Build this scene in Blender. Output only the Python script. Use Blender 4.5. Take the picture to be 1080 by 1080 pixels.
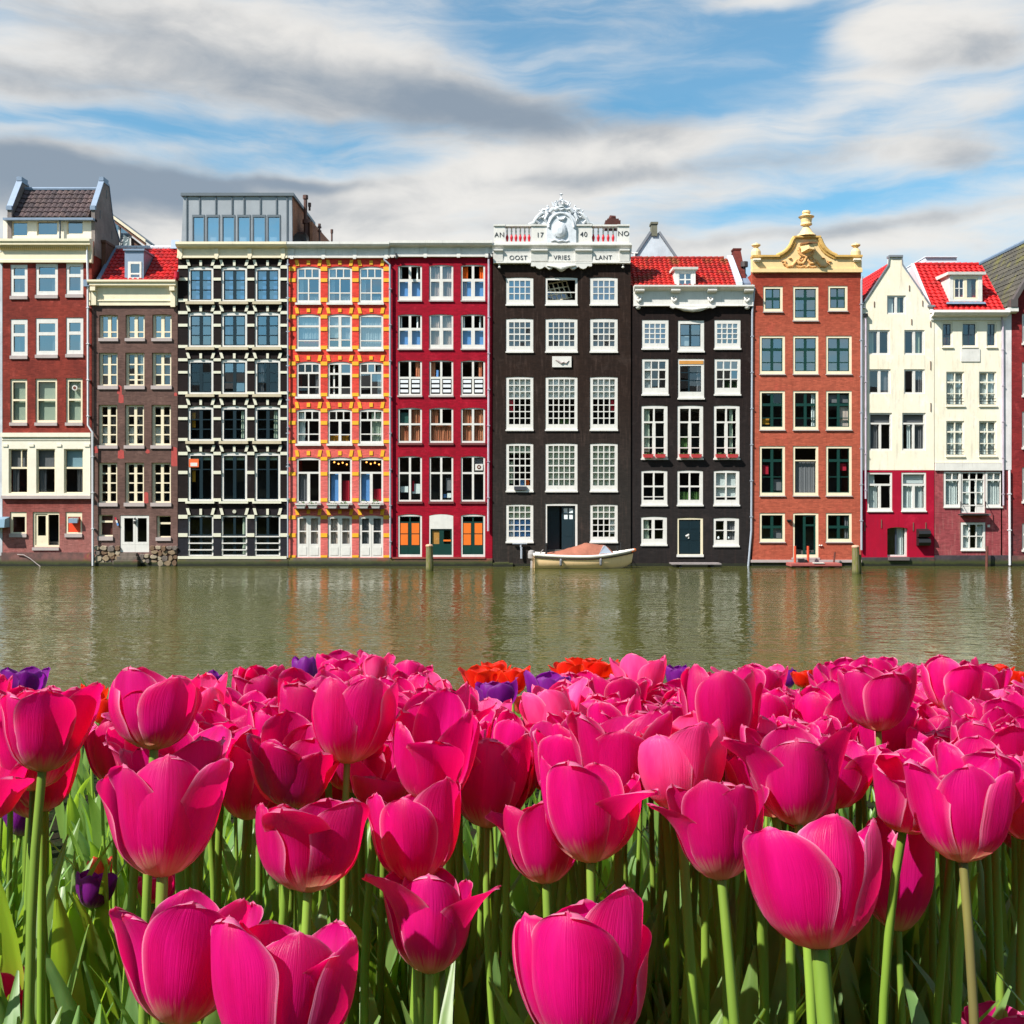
import bpy, math, random
from math import sin, cos, pi, radians, sqrt, atan2, exp
from mathutils import Vector, Matrix, Euler
from mathutils.geometry import tessellate_polygon

for o in list(bpy.data.objects):
    bpy.data.objects.remove(o, do_unlink=True)
SC = bpy.context.scene
COL = SC.collection

# ------------------------------------------------------------------ camera
F = 1137.0            # focal length in photograph pixels (1080 wide)
YF = 56.85            # distance of the row of facades: one pixel there is 5 cm
CZ = 3.85             # eye height above the water
HY = 520.0            # horizon row
cam_d = bpy.data.cameras.new('camera')
cam_d.sensor_width = 36.0
cam_d.lens = 36.0 * F / 1080.0
cam_d.shift_y = -(540 - HY) / 1080.0
cam_d.clip_start = 0.05
cam_d.clip_end = 3000
cam = bpy.data.objects.new('camera', cam_d)
cam.location = (0, 0, CZ)
cam.rotation_euler = (pi / 2, 0, 0)
COL.objects.link(cam)
SC.camera = cam

# ------------------------------------------------------------------ sun, sky, exposure
TO_SUN = Vector((-0.74, -0.51, 0.92)).normalized()
sun_d = bpy.data.lights.new('sun', 'SUN')
sun_d.energy = 4.9
sun_d.angle = radians(0.5)
sun_d.color = (1.0, 0.955, 0.88)
sun = bpy.data.objects.new('sun', sun_d)
sun.rotation_euler = TO_SUN.to_track_quat('Z', 'Y').to_euler()
COL.objects.link(sun)
SKY_STRENGTH = 0.08
SC.view_settings.view_transform = 'Standard'
SC.view_settings.look = 'None'
SC.view_settings.gamma = 1.0
SC.view_settings.exposure = 0.88
SC.render.engine = 'CYCLES'
SC.cycles.max_bounces = 8
SC.cycles.transparent_max_bounces = 10
SC.cycles.caustics_reflective = False
SC.cycles.caustics_refractive = False


class NT:
    """small helper round a node tree"""
    def __init__(s, tree):
        s.t = tree
        s.n = tree.nodes
        s.l = tree.links

    def add(s, typ, **kw):
        n = s.n.new(typ)
        for k, v in kw.items():
            setattr(n, k, v)
        return n

    def put(s, sock, v):
        if isinstance(v, (int, float)):
            sock.default_value = v
        elif isinstance(v, (tuple, list)):
            sock.default_value = v if len(v) == len(sock.default_value) else tuple(v) + (1.0,)
        else:
            s.l.new(v, sock)

    def m(s, op, a, b=None, c=None, clamp=False):
        n = s.add('ShaderNodeMath', operation=op, use_clamp=clamp)
        s.put(n.inputs[0], a)
        if b is not None:
            s.put(n.inputs[1], b)
        if c is not None:
            s.put(n.inputs[2], c)
        return n.outputs[0]

    def mix(s, f, a, b, blend='MIX'):
        n = s.add('ShaderNodeMix', data_type='RGBA', blend_type=blend)
        s.put(n.inputs[0], f)
        s.put(n.inputs[6], a)
        s.put(n.inputs[7], b)
        return n.outputs[2]

    def noise(s, vec, scale, detail=4, rough=0.55, dist=0.0):
        n = s.add('ShaderNodeTexNoise')
        s.l.new(vec, n.inputs['Vector'])
        n.inputs['Scale'].default_value = scale
        n.inputs['Detail'].default_value = detail
        n.inputs['Roughness'].default_value = rough
        n.inputs['Distortion'].default_value = dist
        return n.outputs[0]

    def ramp(s, f, stops):
        n = s.add('ShaderNodeValToRGB')
        e = n.color_ramp.elements
        while len(e) < len(stops):
            e.new(0.5)
        for i, (p, c) in enumerate(stops):
            e[i].position = p
            e[i].color = tuple(c) + (1,) if len(c) == 3 else c
        s.put(n.inputs[0], f)
        return n.outputs[0]

    def sstep(s, x, a, b):
        n = s.add('ShaderNodeMapRange', interpolation_type='SMOOTHSTEP')
        s.put(n.inputs[0], x)
        n.inputs[1].default_value = a
        n.inputs[2].default_value = b
        return n.outputs[0]

    def xyz(s, x, y, z):
        n = s.add('ShaderNodeCombineXYZ')
        for i, v in enumerate((x, y, z)):
            s.put(n.inputs[i], v)
        return n.outputs[0]

    def sep(s, v):
        n = s.add('ShaderNodeSeparateXYZ')
        s.l.new(v, n.inputs[0])
        return n.outputs


def build_sky():
    w = bpy.data.worlds.new('World')
    SC.world = w
    w.use_nodes = True
    g = NT(w.node_tree)
    for n in list(g.n):
        g.n.remove(n)
    out = g.add('ShaderNodeOutputWorld')
    bg = g.add('ShaderNodeBackground')
    bg.inputs[1].default_value = SKY_STRENGTH
    g.l.new(bg.outputs[0], out.inputs[0])
    sky = g.add('ShaderNodeTexSky', sky_type='NISHITA')
    sky.sun_disc = False
    sky.sun_elevation = math.asin(TO_SUN.z)
    sky.sun_rotation = atan2(TO_SUN.x, TO_SUN.y)
    sky.air_density = 1.0
    sky.dust_density = 0.25
    sky.ozone_density = 2.2
    tc = g.add('ShaderNodeTexCoord')
    sx, sy, sz = g.sep(tc.outputs['Generated'])
    # directions as azimuth from north and elevation, in units of about one photograph pixel / 1000
    az = g.m('ARCTAN2', sx, sy)
    hyp = g.m('SQRT', g.m('ADD', g.m('MULTIPLY', sx, sx), g.m('MULTIPLY', sy, sy)))
    el = g.m('ARCTAN2', sz, hyp)
    uv = g.xyz(az, el, 0.0)
    warp = g.noise(uv, 5.0, 4, 0.55)
    warp2 = g.noise(g.xyz(g.m('ADD', az, 7.3), el, 0.0), 5.0, 4, 0.55)
    wa = g.m('ADD', az, g.m('MULTIPLY', g.m('SUBTRACT', warp, 0.5), 0.07))
    we = g.m('ADD', el, g.m('MULTIPLY', g.m('SUBTRACT', warp2, 0.5), 0.045))

    def pa(px):
        return math.atan((px - 540) / F)

    def pe(px, py):
        return math.atan((HY - py) / sqrt(F * F + (px - 540) ** 2))

    def blob(px, py, rx, ry, rot, amp):
        """soft cloud mass: centre and radii given where it stands in the sky"""
        a = radians(rot)
        dx = g.m('SUBTRACT', wa, pa(px))
        dy = g.m('SUBTRACT', we, pe(px, py))
        X = g.m('MULTIPLY', g.m('ADD', g.m('MULTIPLY', dx, cos(a)), g.m('MULTIPLY', dy, sin(a))), F / rx)
        Y = g.m('MULTIPLY', g.m('SUBTRACT', g.m('MULTIPLY', dy, cos(a)), g.m('MULTIPLY', dx, sin(a))), F / ry)
        d = g.m('ADD', g.m('MULTIPLY', X, X), g.m('MULTIPLY', Y, Y))
        return g.m('MULTIPLY', g.m('EXPONENT', g.m('MULTIPLY', d, -1.0)), amp)

    def total(lst):
        t = blob(*lst[0])
        for b in lst[1:]:
            t = g.m('ADD', t, blob(*b))
        return t
    white = total([
        (210, 40, 330, 48, -6, 1.0), (450, 85, 230, 50, -12, .9), (30, 70, 170, 40, 0, .55),
        (330, 238, 330, 40, 3, 1.1), (150, 160, 260, 9, 7, .5), (60, 135, 110, 7, 10, .5), (430, 200, 210, 26, 6, .75),
        (808, -2, 60, 16, 0, 1.1), (1000, 30, 120, 44, -12, 1.35), (915, 50, 50, 26, 0, .9),
        (690, 158, 170, 15, 9, 1.05), (860, 128, 70, 13, 12, .75), (965, 150, 75, 34, 0, .95), (560, 172, 90, 20, 4, .8),
        (1000, 100, 120, 18, -6, .6), (620, 55, 70, 9, 8, .6), (640, 205, 220, 22, 2, .75), (650, 72, 40, 8, 0, .3),
        (930, 240, 260, 26, 2, .6), (860, 80, 110, 8, -10, .35), (1040, 195, 90, 10, 0, .4),
        (540, 272, 700, 26, 0, .8), (-330, 60, 330, 80, -6, .7), (1500, 120, 330, 70, 6, .7), (480, -190, 700, 70, 4, .7),
        (900, -420, 700, 100, 10, .7), (-200, -500, 700, 120, -12, .7)])
    grey = total([
        (300, 82, 280, 38, -9, .72), (540, 116, 160, 26, -7, .8), (60, 85, 150, 20, 0, .45),
        (110, 186, 250, 21, -3, 1.15), (60, 212, 160, 24, 0, .9), (310, 192, 90, 7, 2, .8),
        (700, 184, 200, 12, 4, .5), (1045, 46, 50, 20, 0, .6), (880, 240, 200, 9, 3, .6),
        (960, 72, 60, 9, 0, .3), (560, 246, 120, 8, 0, .3), (1030, 165, 60, 18, 0, .45),
        (480, -170, 500, 40, 4, .5)])
    clear = total([
        (610, 70, 170, 34, 4, .55), (700, 112, 150, 20, 4, .6), (930, 108, 130, 12, 6, .45), (900, 212, 190, 12, 4, .45),
        (170, 128, 230, 9, 6, .5), (330, 150, 160, 8, 8, .4), (820, 30, 40, 14, 0, .5), (870, 8, 40, 12, 0, .5), (60, 20, 120, 10, -4, .25)])
    # streaks drawn out along the wind, and finer billows
    st = g.noise(g.xyz(g.m('ADD', g.m('MULTIPLY', wa, 3.0), g.m('MULTIPLY', we, 2.0)), g.m('MULTIPLY', we, 17.0), 0.0), 2.2, 6, 0.6, 0.4)
    bil = g.noise(g.xyz(g.m('MULTIPLY', az, 1.0), g.m('MULTIPLY', el, 2.3), 3.0), 11.0, 7, 0.58, 0.3)
    # the rest of the sky carries its own broken cloud
    rest = g.m('MULTIPLY', g.sstep(g.noise(tc.outputs['Generated'], 2.2, 5, 0.55), 0.45, 0.7), g.sstep(sy, 0.75, 0.3))
    dens = g.m('ADD', g.m('MULTIPLY', white, .84), g.m('MULTIPLY', g.m('SUBTRACT', st, 0.54), 1.25))
    dens = g.m('ADD', dens, g.m('MULTIPLY', g.m('SUBTRACT', bil, 0.5), 1.0))
    dens = g.m('ADD', dens, g.m('MULTIPLY', grey, 0.7))
    dens = g.m('ADD', dens, g.m('MULTIPLY', rest, 0.8))
    dens = g.m('SUBTRACT', dens, clear)
    veil = g.m('ADD', .10, g.m('MULTIPLY', g.sstep(st, .35, .75), .22))
    cover = g.m('ADD', veil, g.m('MULTIPLY', g.sstep(dens, -0.16, 1.2), g.m('SUBTRACT', 1.0, veil)))
    shade = g.m('ADD', grey, g.m('MULTIPLY', g.m('SUBTRACT', bil, 0.45), 1.2))
    shade = g.sstep(shade, -0.05, 1.25)
    cloud = g.ramp(shade, [(0.0, (6.1, 5.9, 5.6)), (0.45, (4.0, 4.05, 4.1)), (1.0, (1.95, 2.35, 2.85))])
    # low down the grey turns slate blue
    tone = g.mix(g.sstep(el, 0.0, 0.26), (0.72, 0.95, 1.0), (0.52, 1.10, 1.14))
    blue = g.mix(1.0, sky.outputs[0], tone, 'MULTIPLY')
    col = g.mix(g.m('MULTIPLY', cover, 0.96), blue, cloud)
    g.put(bg.inputs[0], col)
    w.cycles.sampling_method = 'MANUAL'
    w.cycles.sample_map_resolution = 512


build_sky()


# ------------------------------------------------------------------ materials
def lin(v):
    v /= 255.0
    return v / 12.92 if v <= 0.04045 else ((v + 0.055) / 1.055) ** 2.4


def C(r, g, b, k=0.8):
    return (lin(r) * k, lin(g) * k, lin(b) * k)


MATS = {}


def new_mat(name):
    m = bpy.data.materials.new(name)
    m.use_nodes = True
    g = NT(m.node_tree)
    p = g.n['Principled BSDF']
    return m, g, p


def bump(g, p, h, strength=0.3, dist=0.02):
    b = g.add('ShaderNodeBump')
    b.inputs['Strength'].default_value = strength
    b.inputs['Distance'].default_value = dist
    g.l.new(h, b.inputs['Height'])
    g.l.new(b.outputs[0], p.inputs['Normal'])


def obj_vec(g):
    return g.add('ShaderNodeTexCoord').outputs['Object']


def paint(name, col, rough=0.5, var=0.12, scale=3.0, bstr=0.08, dirt=0.25, metal=0.0):
    """old paint: blotchy tone, faint rain streaks, slight unevenness"""
    if name in MATS:
        return MATS[name]
    m, g, p = new_mat(name)
    v = obj_vec(g)
    x, y, z = g.sep(v)
    n1 = g.noise(v, scale, 5, 0.6)
    n2 = g.noise(g.xyz(g.m('MULTIPLY', x, 9.0), y, g.m('MULTIPLY', z, 0.7)), 2.0, 4, 0.6)
    k = g.m('ADD', 1.0 - var / 2, g.m('MULTIPLY', g.m('SUBTRACT', n1, 0.35), var * 1.8))
    c = g.mix(1.0, col, g.xyz(k, k, k), 'MULTIPLY')
    d = g.m('MULTIPLY', g.sstep(n2, 0.55, 0.8), dirt)
    c = g.mix(d, c, (col[0] * 0.35 + .01, col[1] * 0.33 + .01, col[2] * 0.3 + .008))
    g.put(p.inputs['Base Color'], c)
    p.inputs['Roughness'].default_value = rough
    p.inputs['Metallic'].default_value = metal
    bump(g, p, g.noise(v, 30, 4, 0.6), bstr, 0.01)
    MATS[name] = m
    return m


def masonry(name, col, mortar=None, var=0.3, brick=True, rough=0.85, col2=None, fade=None, stain=None, stain_amt=0.5):
    """brick (or painted brick) wall in metres: courses of 6.5 cm, blotches, rain streaks; fade = (z0, z1, colour) pales towards the foot"""
    m, g, p = new_mat(name)
    v = obj_vec(g)
    x, y, z = g.sep(v)
    flat = g.xyz(g.m('ADD', x, y), z, 0.0)
    n1 = g.noise(v, 0.55, 5, 0.62)
    n2 = g.noise(v, 3.5, 5, 0.65)
    n3 = g.noise(g.xyz(g.m('MULTIPLY', x, 5.0), y, g.m('MULTIPLY', z, 0.5)), 1.6, 5, 0.65)
    base = col
    c2 = col2 or tuple(min(1, q * 0.72) for q in col)
    c = g.mix(g.sstep(n1, 0.3, 0.7), base, c2)
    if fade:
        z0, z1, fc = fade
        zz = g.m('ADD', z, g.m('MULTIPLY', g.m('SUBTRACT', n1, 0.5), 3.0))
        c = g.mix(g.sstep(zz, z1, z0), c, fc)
    k = g.m('ADD', 1.0 - var * 0.4, g.m('MULTIPLY', g.m('SUBTRACT', n2, 0.4), var * 2.0))
    c = g.mix(1.0, c, g.xyz(k, k, k), 'MULTIPLY')
    n4 = g.noise(v, 13.0, 3, .7)
    k4 = g.m('ADD', 1.0 - .28 * var ** .5, g.m('MULTIPLY', n4, .56 * var ** .5))
    c = g.mix(1.0, c, g.xyz(k4, k4, k4), 'MULTIPLY')
    d = g.m('MULTIPLY', g.sstep(n3, 0.50, 0.74), min(1.0, stain_amt * 1.35))
    sc = stain or tuple(q * 0.45 for q in col)
    c = g.mix(d, c, sc)
    # worn and patched areas, and soot below the openings
    wn = g.noise(g.xyz(g.m('ADD', x, 17.0), y, g.m('MULTIPLY', z, .8)), 1.1, 8, .72, .4)
    lift = tuple(min(.9, q * 1.55 + .018) for q in col)
    c = g.mix(g.m('MULTIPLY', g.sstep(wn, .54, .66), min(.55, .22 + var * .7)), c, lift)
    sn = g.noise(g.xyz(g.m('MULTIPLY', x, 2.6), g.m('ADD', y, 5.0), g.m('MULTIPLY', z, .35)), 1.3, 6, .7)
    c = g.mix(g.m('MULTIPLY', g.sstep(sn, .54, .72), min(.5, .15 + stain_amt * .8)), c, tuple(q * .5 for q in col))
    h = g.noise(v, 40, 3, 0.6)
    if brick:
        b = g.add('ShaderNodeTexBrick')
        g.l.new(flat, b.inputs['Vector'])
        b.inputs['Scale'].default_value = 1.0
        b.inputs['Brick Width'].default_value = 0.22
        b.inputs['Row Height'].default_value = 0.065
        b.inputs['Mortar Size'].default_value = 0.008
        b.inputs['Mortar Smooth'].default_value = 0.2
        b.inputs['Bias'].default_value = 0.0
        b.inputs['Color1'].default_value = (1.18, 1.18, 1.18, 1)
        b.inputs['Color2'].default_value = (0.78, 0.78, 0.78, 1)
        mo = mortar or (0.9, 0.9, 0.9)
        b.inputs['Mortar'].default_value = tuple(mo) + (1,)
        c = g.mix(1.0, c, b.outputs['Color'], 'MULTIPLY')
        h = g.m('ADD', g.m('MULTIPLY', b.outputs['Fac'], -1.0), g.m('MULTIPLY', h, 0.5))
    g.put(p.inputs['Base Color'], c)
    p.inputs['Roughness'].default_value = rough
    p.inputs['Specular IOR Level'].default_value = .2
    bump(g, p, h, 0.35, 0.008)
    MATS[name] = m
    return m


def glass_mat(name, base, tint=(0.75, 0.8, 0.8), rough=0.01):
    """a window pane: what shows through it, under a reflection"""
    m, g, p = new_mat(name)
    g.n.remove(p)
    out = g.n['Material Output']
    tr = g.add('ShaderNodeBsdfTransparent')
    tr.inputs[0].default_value = tuple(tint) + (1,)
    gl = g.add('ShaderNodeBsdfGlossy')
    gl.inputs['Roughness'].default_value = rough
    gl.inputs['Color'].default_value = (0.92, 0.97, 1.0, 1)
    ge = g.add('ShaderNodeNewGeometry')
    dt = g.add('ShaderNodeVectorMath', operation='DOT_PRODUCT')
    g.l.new(ge.outputs['Incoming'], dt.inputs[0])
    g.l.new(ge.outputs['Normal'], dt.inputs[1])
    cosi = g.m('ABSOLUTE', dt.outputs['Value'])
    fres = g.m('ADD', .05, g.m('MULTIPLY', g.m('POWER', g.m('SUBTRACT', 1.0, cosi), 5.0), .95))
    v = obj_vec(g)
    b = g.add('ShaderNodeBump')
    b.inputs['Strength'].default_value = 0.10
    b.inputs['Distance'].default_value = 0.012
    g.l.new(g.noise(v, 1.1, 0, 0.5), b.inputs['Height'])
    g.l.new(b.outputs[0], gl.inputs['Normal'])
    f = g.m('ADD', fres, base, clamp=True)
    mx = g.add('ShaderNodeMixShader')
    g.put(mx.inputs[0], f)
    g.l.new(tr.outputs[0], mx.inputs[1])
    g.l.new(gl.outputs[0], mx.inputs[2])
    g.l.new(mx.outputs[0], out.inputs[0])
    MATS[name] = m
    return m


def cloth(name, col, trans=0.3, stripes=None):
    m, g, p = new_mat(name)
    v = obj_vec(g)
    x, y, z = g.sep(v)
    c = col
    if stripes:
        n = g.noise(g.xyz(g.m('MULTIPLY', x, 14.0), 0.0, g.m('MULTIPLY', z, 0.3)), 1.5, 3, 0.6)
        c = g.mix(g.sstep(n, 0.42, 0.6), col, stripes)
    g.put(p.inputs['Base Color'], c)
    p.inputs['Roughness'].default_value = 0.9
    MATS[name] = m
    return m


def tiles_mat(name, col, col2, moss=None, moss_amt=0.0):
    m, g, p = new_mat(name)
    uv = g.add('ShaderNodeTexCoord').outputs['UV']
    v = obj_vec(g)
    x, y, z = g.sep(uv)
    cell = g.add('ShaderNodeTexWhiteNoise', noise_dimensions='2D')
    g.l.new(g.xyz(g.m('FLOOR', x), g.m('FLOOR', y), 0.0), cell.inputs['Vector'])
    c = g.mix(cell.outputs['Value'], col, col2)
    n = g.noise(v, 1.1, 5, 0.65)
    if moss:
        c = g.mix(g.m('MULTIPLY', g.sstep(n, 0.5, 0.68), moss_amt), c, moss)
    k = g.m('ADD', 0.35, g.m('MULTIPLY', g.noise(v, 3.5, 6, 0.7), 1.2))
    c = g.mix(1.0, c, g.xyz(k, k, k), 'MULTIPLY')
    g.put(p.inputs['Base Color'], c)
    p.inputs['Roughness'].default_value = 0.6
    bump(g, p, g.noise(v, 25, 3), 0.2, 0.01)
    MATS[name] = m
    return m


# ------------------------------------------------------------------ objects and meshes
def tag(o, label=None, cat=None, group=None, kind=None):
    if label:
        o['label'] = label
    if cat:
        o['category'] = cat
    if group:
        o['group'] = group
    if kind:
        o['kind'] = kind
    return o


def empty(name, loc, label, cat, group=None):
    o = bpy.data.objects.new(name, None)
    o.empty_display_size = 0.2
    o.location = loc
    COL.objects.link(o)
    return tag(o, label, cat, group)


def mesh_obj(name, verts, faces, mats, parent=None, mi=None, smooth=False, uvs=None):
    me = bpy.data.meshes.new(name)
    me.from_pydata([tuple(v) for v in verts], [], faces)
    for m in (mats if isinstance(mats, (list, tuple)) else [mats]):
        me.materials.append(m)
    if mi:
        me.polygons.foreach_set('material_index', mi)
    if smooth:
        me.polygons.foreach_set('use_smooth', [True] * len(me.polygons))
    if uvs:
        ul = me.uv_layers.new(name='UVMap')
        for lp in me.loops:
            ul.data[lp.index].uv = uvs[lp.vertex_index]
    me.update()
    o = bpy.data.objects.new(name, me)
    COL.objects.link(o)
    if parent:
        o.parent = parent
    return o


class MB:
    """collects shapes, then links them as ONE mesh object"""
    def __init__(s):
        s.v = []
        s.f = []
        s.mi = []
        s.cur = 0

    def _add(s, vs, fs):
        b = len(s.v)
        s.v += [tuple(q) for q in vs]
        for f in fs:
            s.f.append(tuple(i + b for i in f))
            s.mi.append(s.cur)
        return s

    def box(s, a, b):
        (x0, y0, z0), (x1, y1, z1) = a, b
        x0, x1 = min(x0, x1), max(x0, x1)
        y0, y1 = min(y0, y1), max(y0, y1)
        z0, z1 = min(z0, z1), max(z0, z1)
        vs = [(x0, y0, z0), (x1, y0, z0), (x1, y1, z0), (x0, y1, z0), (x0, y0, z1), (x1, y0, z1), (x1, y1, z1), (x0, y1, z1)]
        return s._add(vs, [(0, 3, 2, 1), (4, 5, 6, 7), (0, 1, 5, 4), (1, 2, 6, 5), (2, 3, 7, 6), (3, 0, 4, 7)])

    def hexa(s, p):
        """eight corners: bottom ring then top ring"""
        return s._add(p, [(0, 3, 2, 1), (4, 5, 6, 7), (0, 1, 5, 4), (1, 2, 6, 5), (2, 3, 7, 6), (3, 0, 4, 7)])

    def plate(s, outer, holes, y0, y1):
        """flat plate in x,z with holes, from depth y0 to y1"""
        loops = [[Vector((p[0], p[1], 0)) for p in outer]] + [[Vector((p[0], p[1], 0)) for p in h] for h in holes]
        tris = tessellate_polygon(loops)
        flat = [p for lp in loops for p in lp]
        n = len(flat)

        def area2(q):
            return abs(sum(q[i].x * q[(i + 1) % len(q)].y - q[(i + 1) % len(q)].x * q[i].y for i in range(len(q)))) / 2
        want = area2(loops[0]) - sum(area2(q) for q in loops[1:])
        got = sum(area2([flat[i] for i in t]) for t in tris)
        if abs(want - got) > .004 * abs(want) + 1e-4:
            if any(len(q) != 4 for q in loops):
                print('PLATE area differs', want, got)
            xs = sorted({round(p.x, 4) for p in flat})
            zs = sorted({round(p.y, 4) for p in flat})
            bb = [(min(p.x for p in q), max(p.x for p in q), min(p.y for p in q), max(p.y for p in q)) for q in loops[1:]]
            for xa, xb in zip(xs, xs[1:]):
                za0 = None
                for za, zb in list(zip(zs, zs[1:])) + [(None, None)]:
                    solid = za is not None and not any(a < (xa + xb) / 2 < b and c < (za + zb) / 2 < d for a, b, c, d in bb)
                    if solid and za0 is None:
                        za0 = za
                    if solid:
                        zl = zb
                    if not solid and za0 is not None:
                        s.quad((xa, y0, za0), (xb, y0, za0), (xb, y0, zl), (xa, y0, zl))
                        s.quad((xb, y1, za0), (xa, y1, za0), (xa, y1, zl), (xb, y1, zl))
                        za0 = None
            tris = []
        vs = [(p.x, y0, p.y) for p in flat] + [(p.x, y1, p.y) for p in flat]
        fs = []
        for t in tris:
            a, b, c = [flat[i] for i in t]
            ar = (b.x - a.x) * (c.y - a.y) - (c.x - a.x) * (b.y - a.y)
            if abs(ar) < 1e-9:
                continue
            t = tuple(t) if ar > 0 else (t[0], t[2], t[1])
            fs.append(t)
            fs.append((t[0] + n, t[2] + n, t[1] + n))
        k = 0
        for li, lp in enumerate(loops):
            m = len(lp)
            area = sum(lp[i].x * lp[(i + 1) % m].y - lp[(i + 1) % m].x * lp[i].y for i in range(m))
            ccw = (area > 0) == (li == 0)
            for i in range(m):
                a, b = k + i, k + (i + 1) % m
                fs.append((a, b, b + n, a + n) if not ccw else (b, a, a + n, b + n))
            k += m
        return s._add(vs, fs)

    def prism_x(s, x0, x1, prof):
        """profile of (y, z) swept along x"""
        n = len(prof)
        vs = [(x0, y, z) for y, z in prof] + [(x1, y, z) for y, z in prof]
        fs = [tuple(range(n)), tuple(range(2 * n - 1, n - 1, -1))]
        for i in range(n):
            j = (i + 1) % n
            fs.append((j, i, i + n, j + n))
        return s._add(vs, fs)

    def tube(s, pts, rad, n=8, caps=True):
        pts = [Vector(p) for p in pts]
        rads = rad if isinstance(rad, (list, tuple)) else [rad] * len(pts)
        vs, fs = [], []
        up = Vector((0.13, 0.27, 1.0)).normalized()
        for i, p in enumerate(pts):
            t = (pts[min(i + 1, len(pts) - 1)] - pts[max(i - 1, 0)]).normalized()
            u = t.cross(up)
            if u.length < 0.05:
                u = t.cross(Vector((1, 0, 0)))
            u.normalize()
            w = t.cross(u).normalized()
            for k in range(n):
                a = 2 * pi * k / n
                vs.append(p + (u * cos(a) + w * sin(a)) * rads[i])
        for i in range(len(pts) - 1):
            for k in range(n):
                k2 = (k + 1) % n
                fs.append((i * n + k, i * n + k2, (i + 1) * n + k2, (i + 1) * n + k))
        if caps:
            fs.append(tuple(range(n - 1, -1, -1)))
            fs.append(tuple((len(pts) - 1) * n + k for k in range(n)))
        return s._add(vs, fs)

    def lathe(s, c, prof, n=12):
        cx, cy, cz = c
        vs, fs = [], []
        for r, z in prof:
            for k in range(n):
                a = 2 * pi * k / n
                vs.append((cx + r * cos(a), cy + r * sin(a), cz + z))
        for i in range(len(prof) - 1):
            for k in range(n):
                k2 = (k + 1) % n
                fs.append((i * n + k, i * n + k2, (i + 1) * n + k2, (i + 1) * n + k))
        fs.append(tuple(range(n - 1, -1, -1)))
        fs.append(tuple((len(prof) - 1) * n + k for k in range(n)))
        return s._add(vs, fs)

    def quad(s, a, b, c, d):
        return s._add([a, b, c, d], [(0, 1, 2, 3)])

    def build(s, name, mats, parent=None, smooth=False):
        return mesh_obj(name, s.v, s.f, mats, parent, s.mi, smooth)
# ------------------------------------------------------------------ palette
WHITE = paint('white paint', C(246, 242, 235, .72), 0.5, .2, dirt=.4)
CREAM = paint('cream paint', C(250, 235, 202, .80), 0.5, .14, dirt=.28)
PALE = paint('pale cream paint', C(250, 241, 220, .80), 0.5, .14, dirt=.25)
GREYSILL = paint('grey stone sill', C(190, 175, 172), 0.8, .2, dirt=.3)
GREEN = paint('dark green paint', C(12, 60, 52), 0.4, .2)
NAVY = paint('blue green black paint', C(22, 42, 50), 0.35, .2)
LEAD = paint('weathered lead', C(140, 160, 185, .7), 0.5, .25, metal=0.15)
ZINC = paint('weathered zinc', C(165, 170, 176, .8), 0.45, .25, 1.2, metal=0.1)
ZINCD = paint('dark zinc seam', C(105, 114, 122, .8), 0.45, .2, metal=0.1)
PIPE = paint('grey drainpipe', C(170, 178, 190), 0.45, .15)
PIPEW = paint('white drainpipe', C(232, 232, 236), 0.45, .12)
PIPEP = paint('peeling pipe', C(200, 185, 200), 0.6, .5, 2.0, dirt=.6)
IRON = paint('black iron', C(30, 30, 32), 0.5, .2)
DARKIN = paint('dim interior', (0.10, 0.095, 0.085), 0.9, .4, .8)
STONE = masonry('quay stone', C(128, 116, 100), brick=False, var=.6, stain=C(70, 62, 50))
ORANGE = paint('orange board', C(250, 120, 20), 0.6, .15)
ORANGE2 = paint('orange red board', C(255, 70, 10), 0.6, .3, 5)
WOODIN = paint('ochre wood', C(215, 150, 70), 0.6, .2)
G_SKY = glass_mat('reflecting glass', 0.26, (0.72, 0.78, 0.80))
G_MID = glass_mat('window glass', 0.09, (.9, .93, .92))
G_DARK = glass_mat('clear glass', 0.015, (.93, .96, .95))
G_ROOF = glass_mat('roof glass', 0.45, (0.8, 0.85, 0.9))
CUR_W = cloth('white curtain', C(225, 235, 235))
CUR_G = cloth('greenish blind', C(185, 200, 180))
CUR_B = cloth('beige curtain', C(190, 170, 165), stripes=C(225, 205, 190))
CUR_O = cloth('orange pink curtain', C(222, 150, 110), stripes=C(175, 90, 60))
CUR_OR = cloth('orange curtain', C(250, 105, 10))
CUR_BL = cloth('blue sheet and sky reflection', C(95, 150, 215))  # blue cloth; also paints reflected sky behind some top panes
CUR_GR = cloth('grey blind', C(120, 120, 125))
CUR_Y = cloth('ochre cloth', C(200, 140, 30))
CUR_R = cloth('red cloth', C(190, 20, 50))
SLATW = paint('white slats', C(240, 244, 250), .5, .05)
LEAFG = paint('pot plant leaves', C(70, 110, 45), .6, .5, 20)
ALGAE_STONE = None


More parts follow.
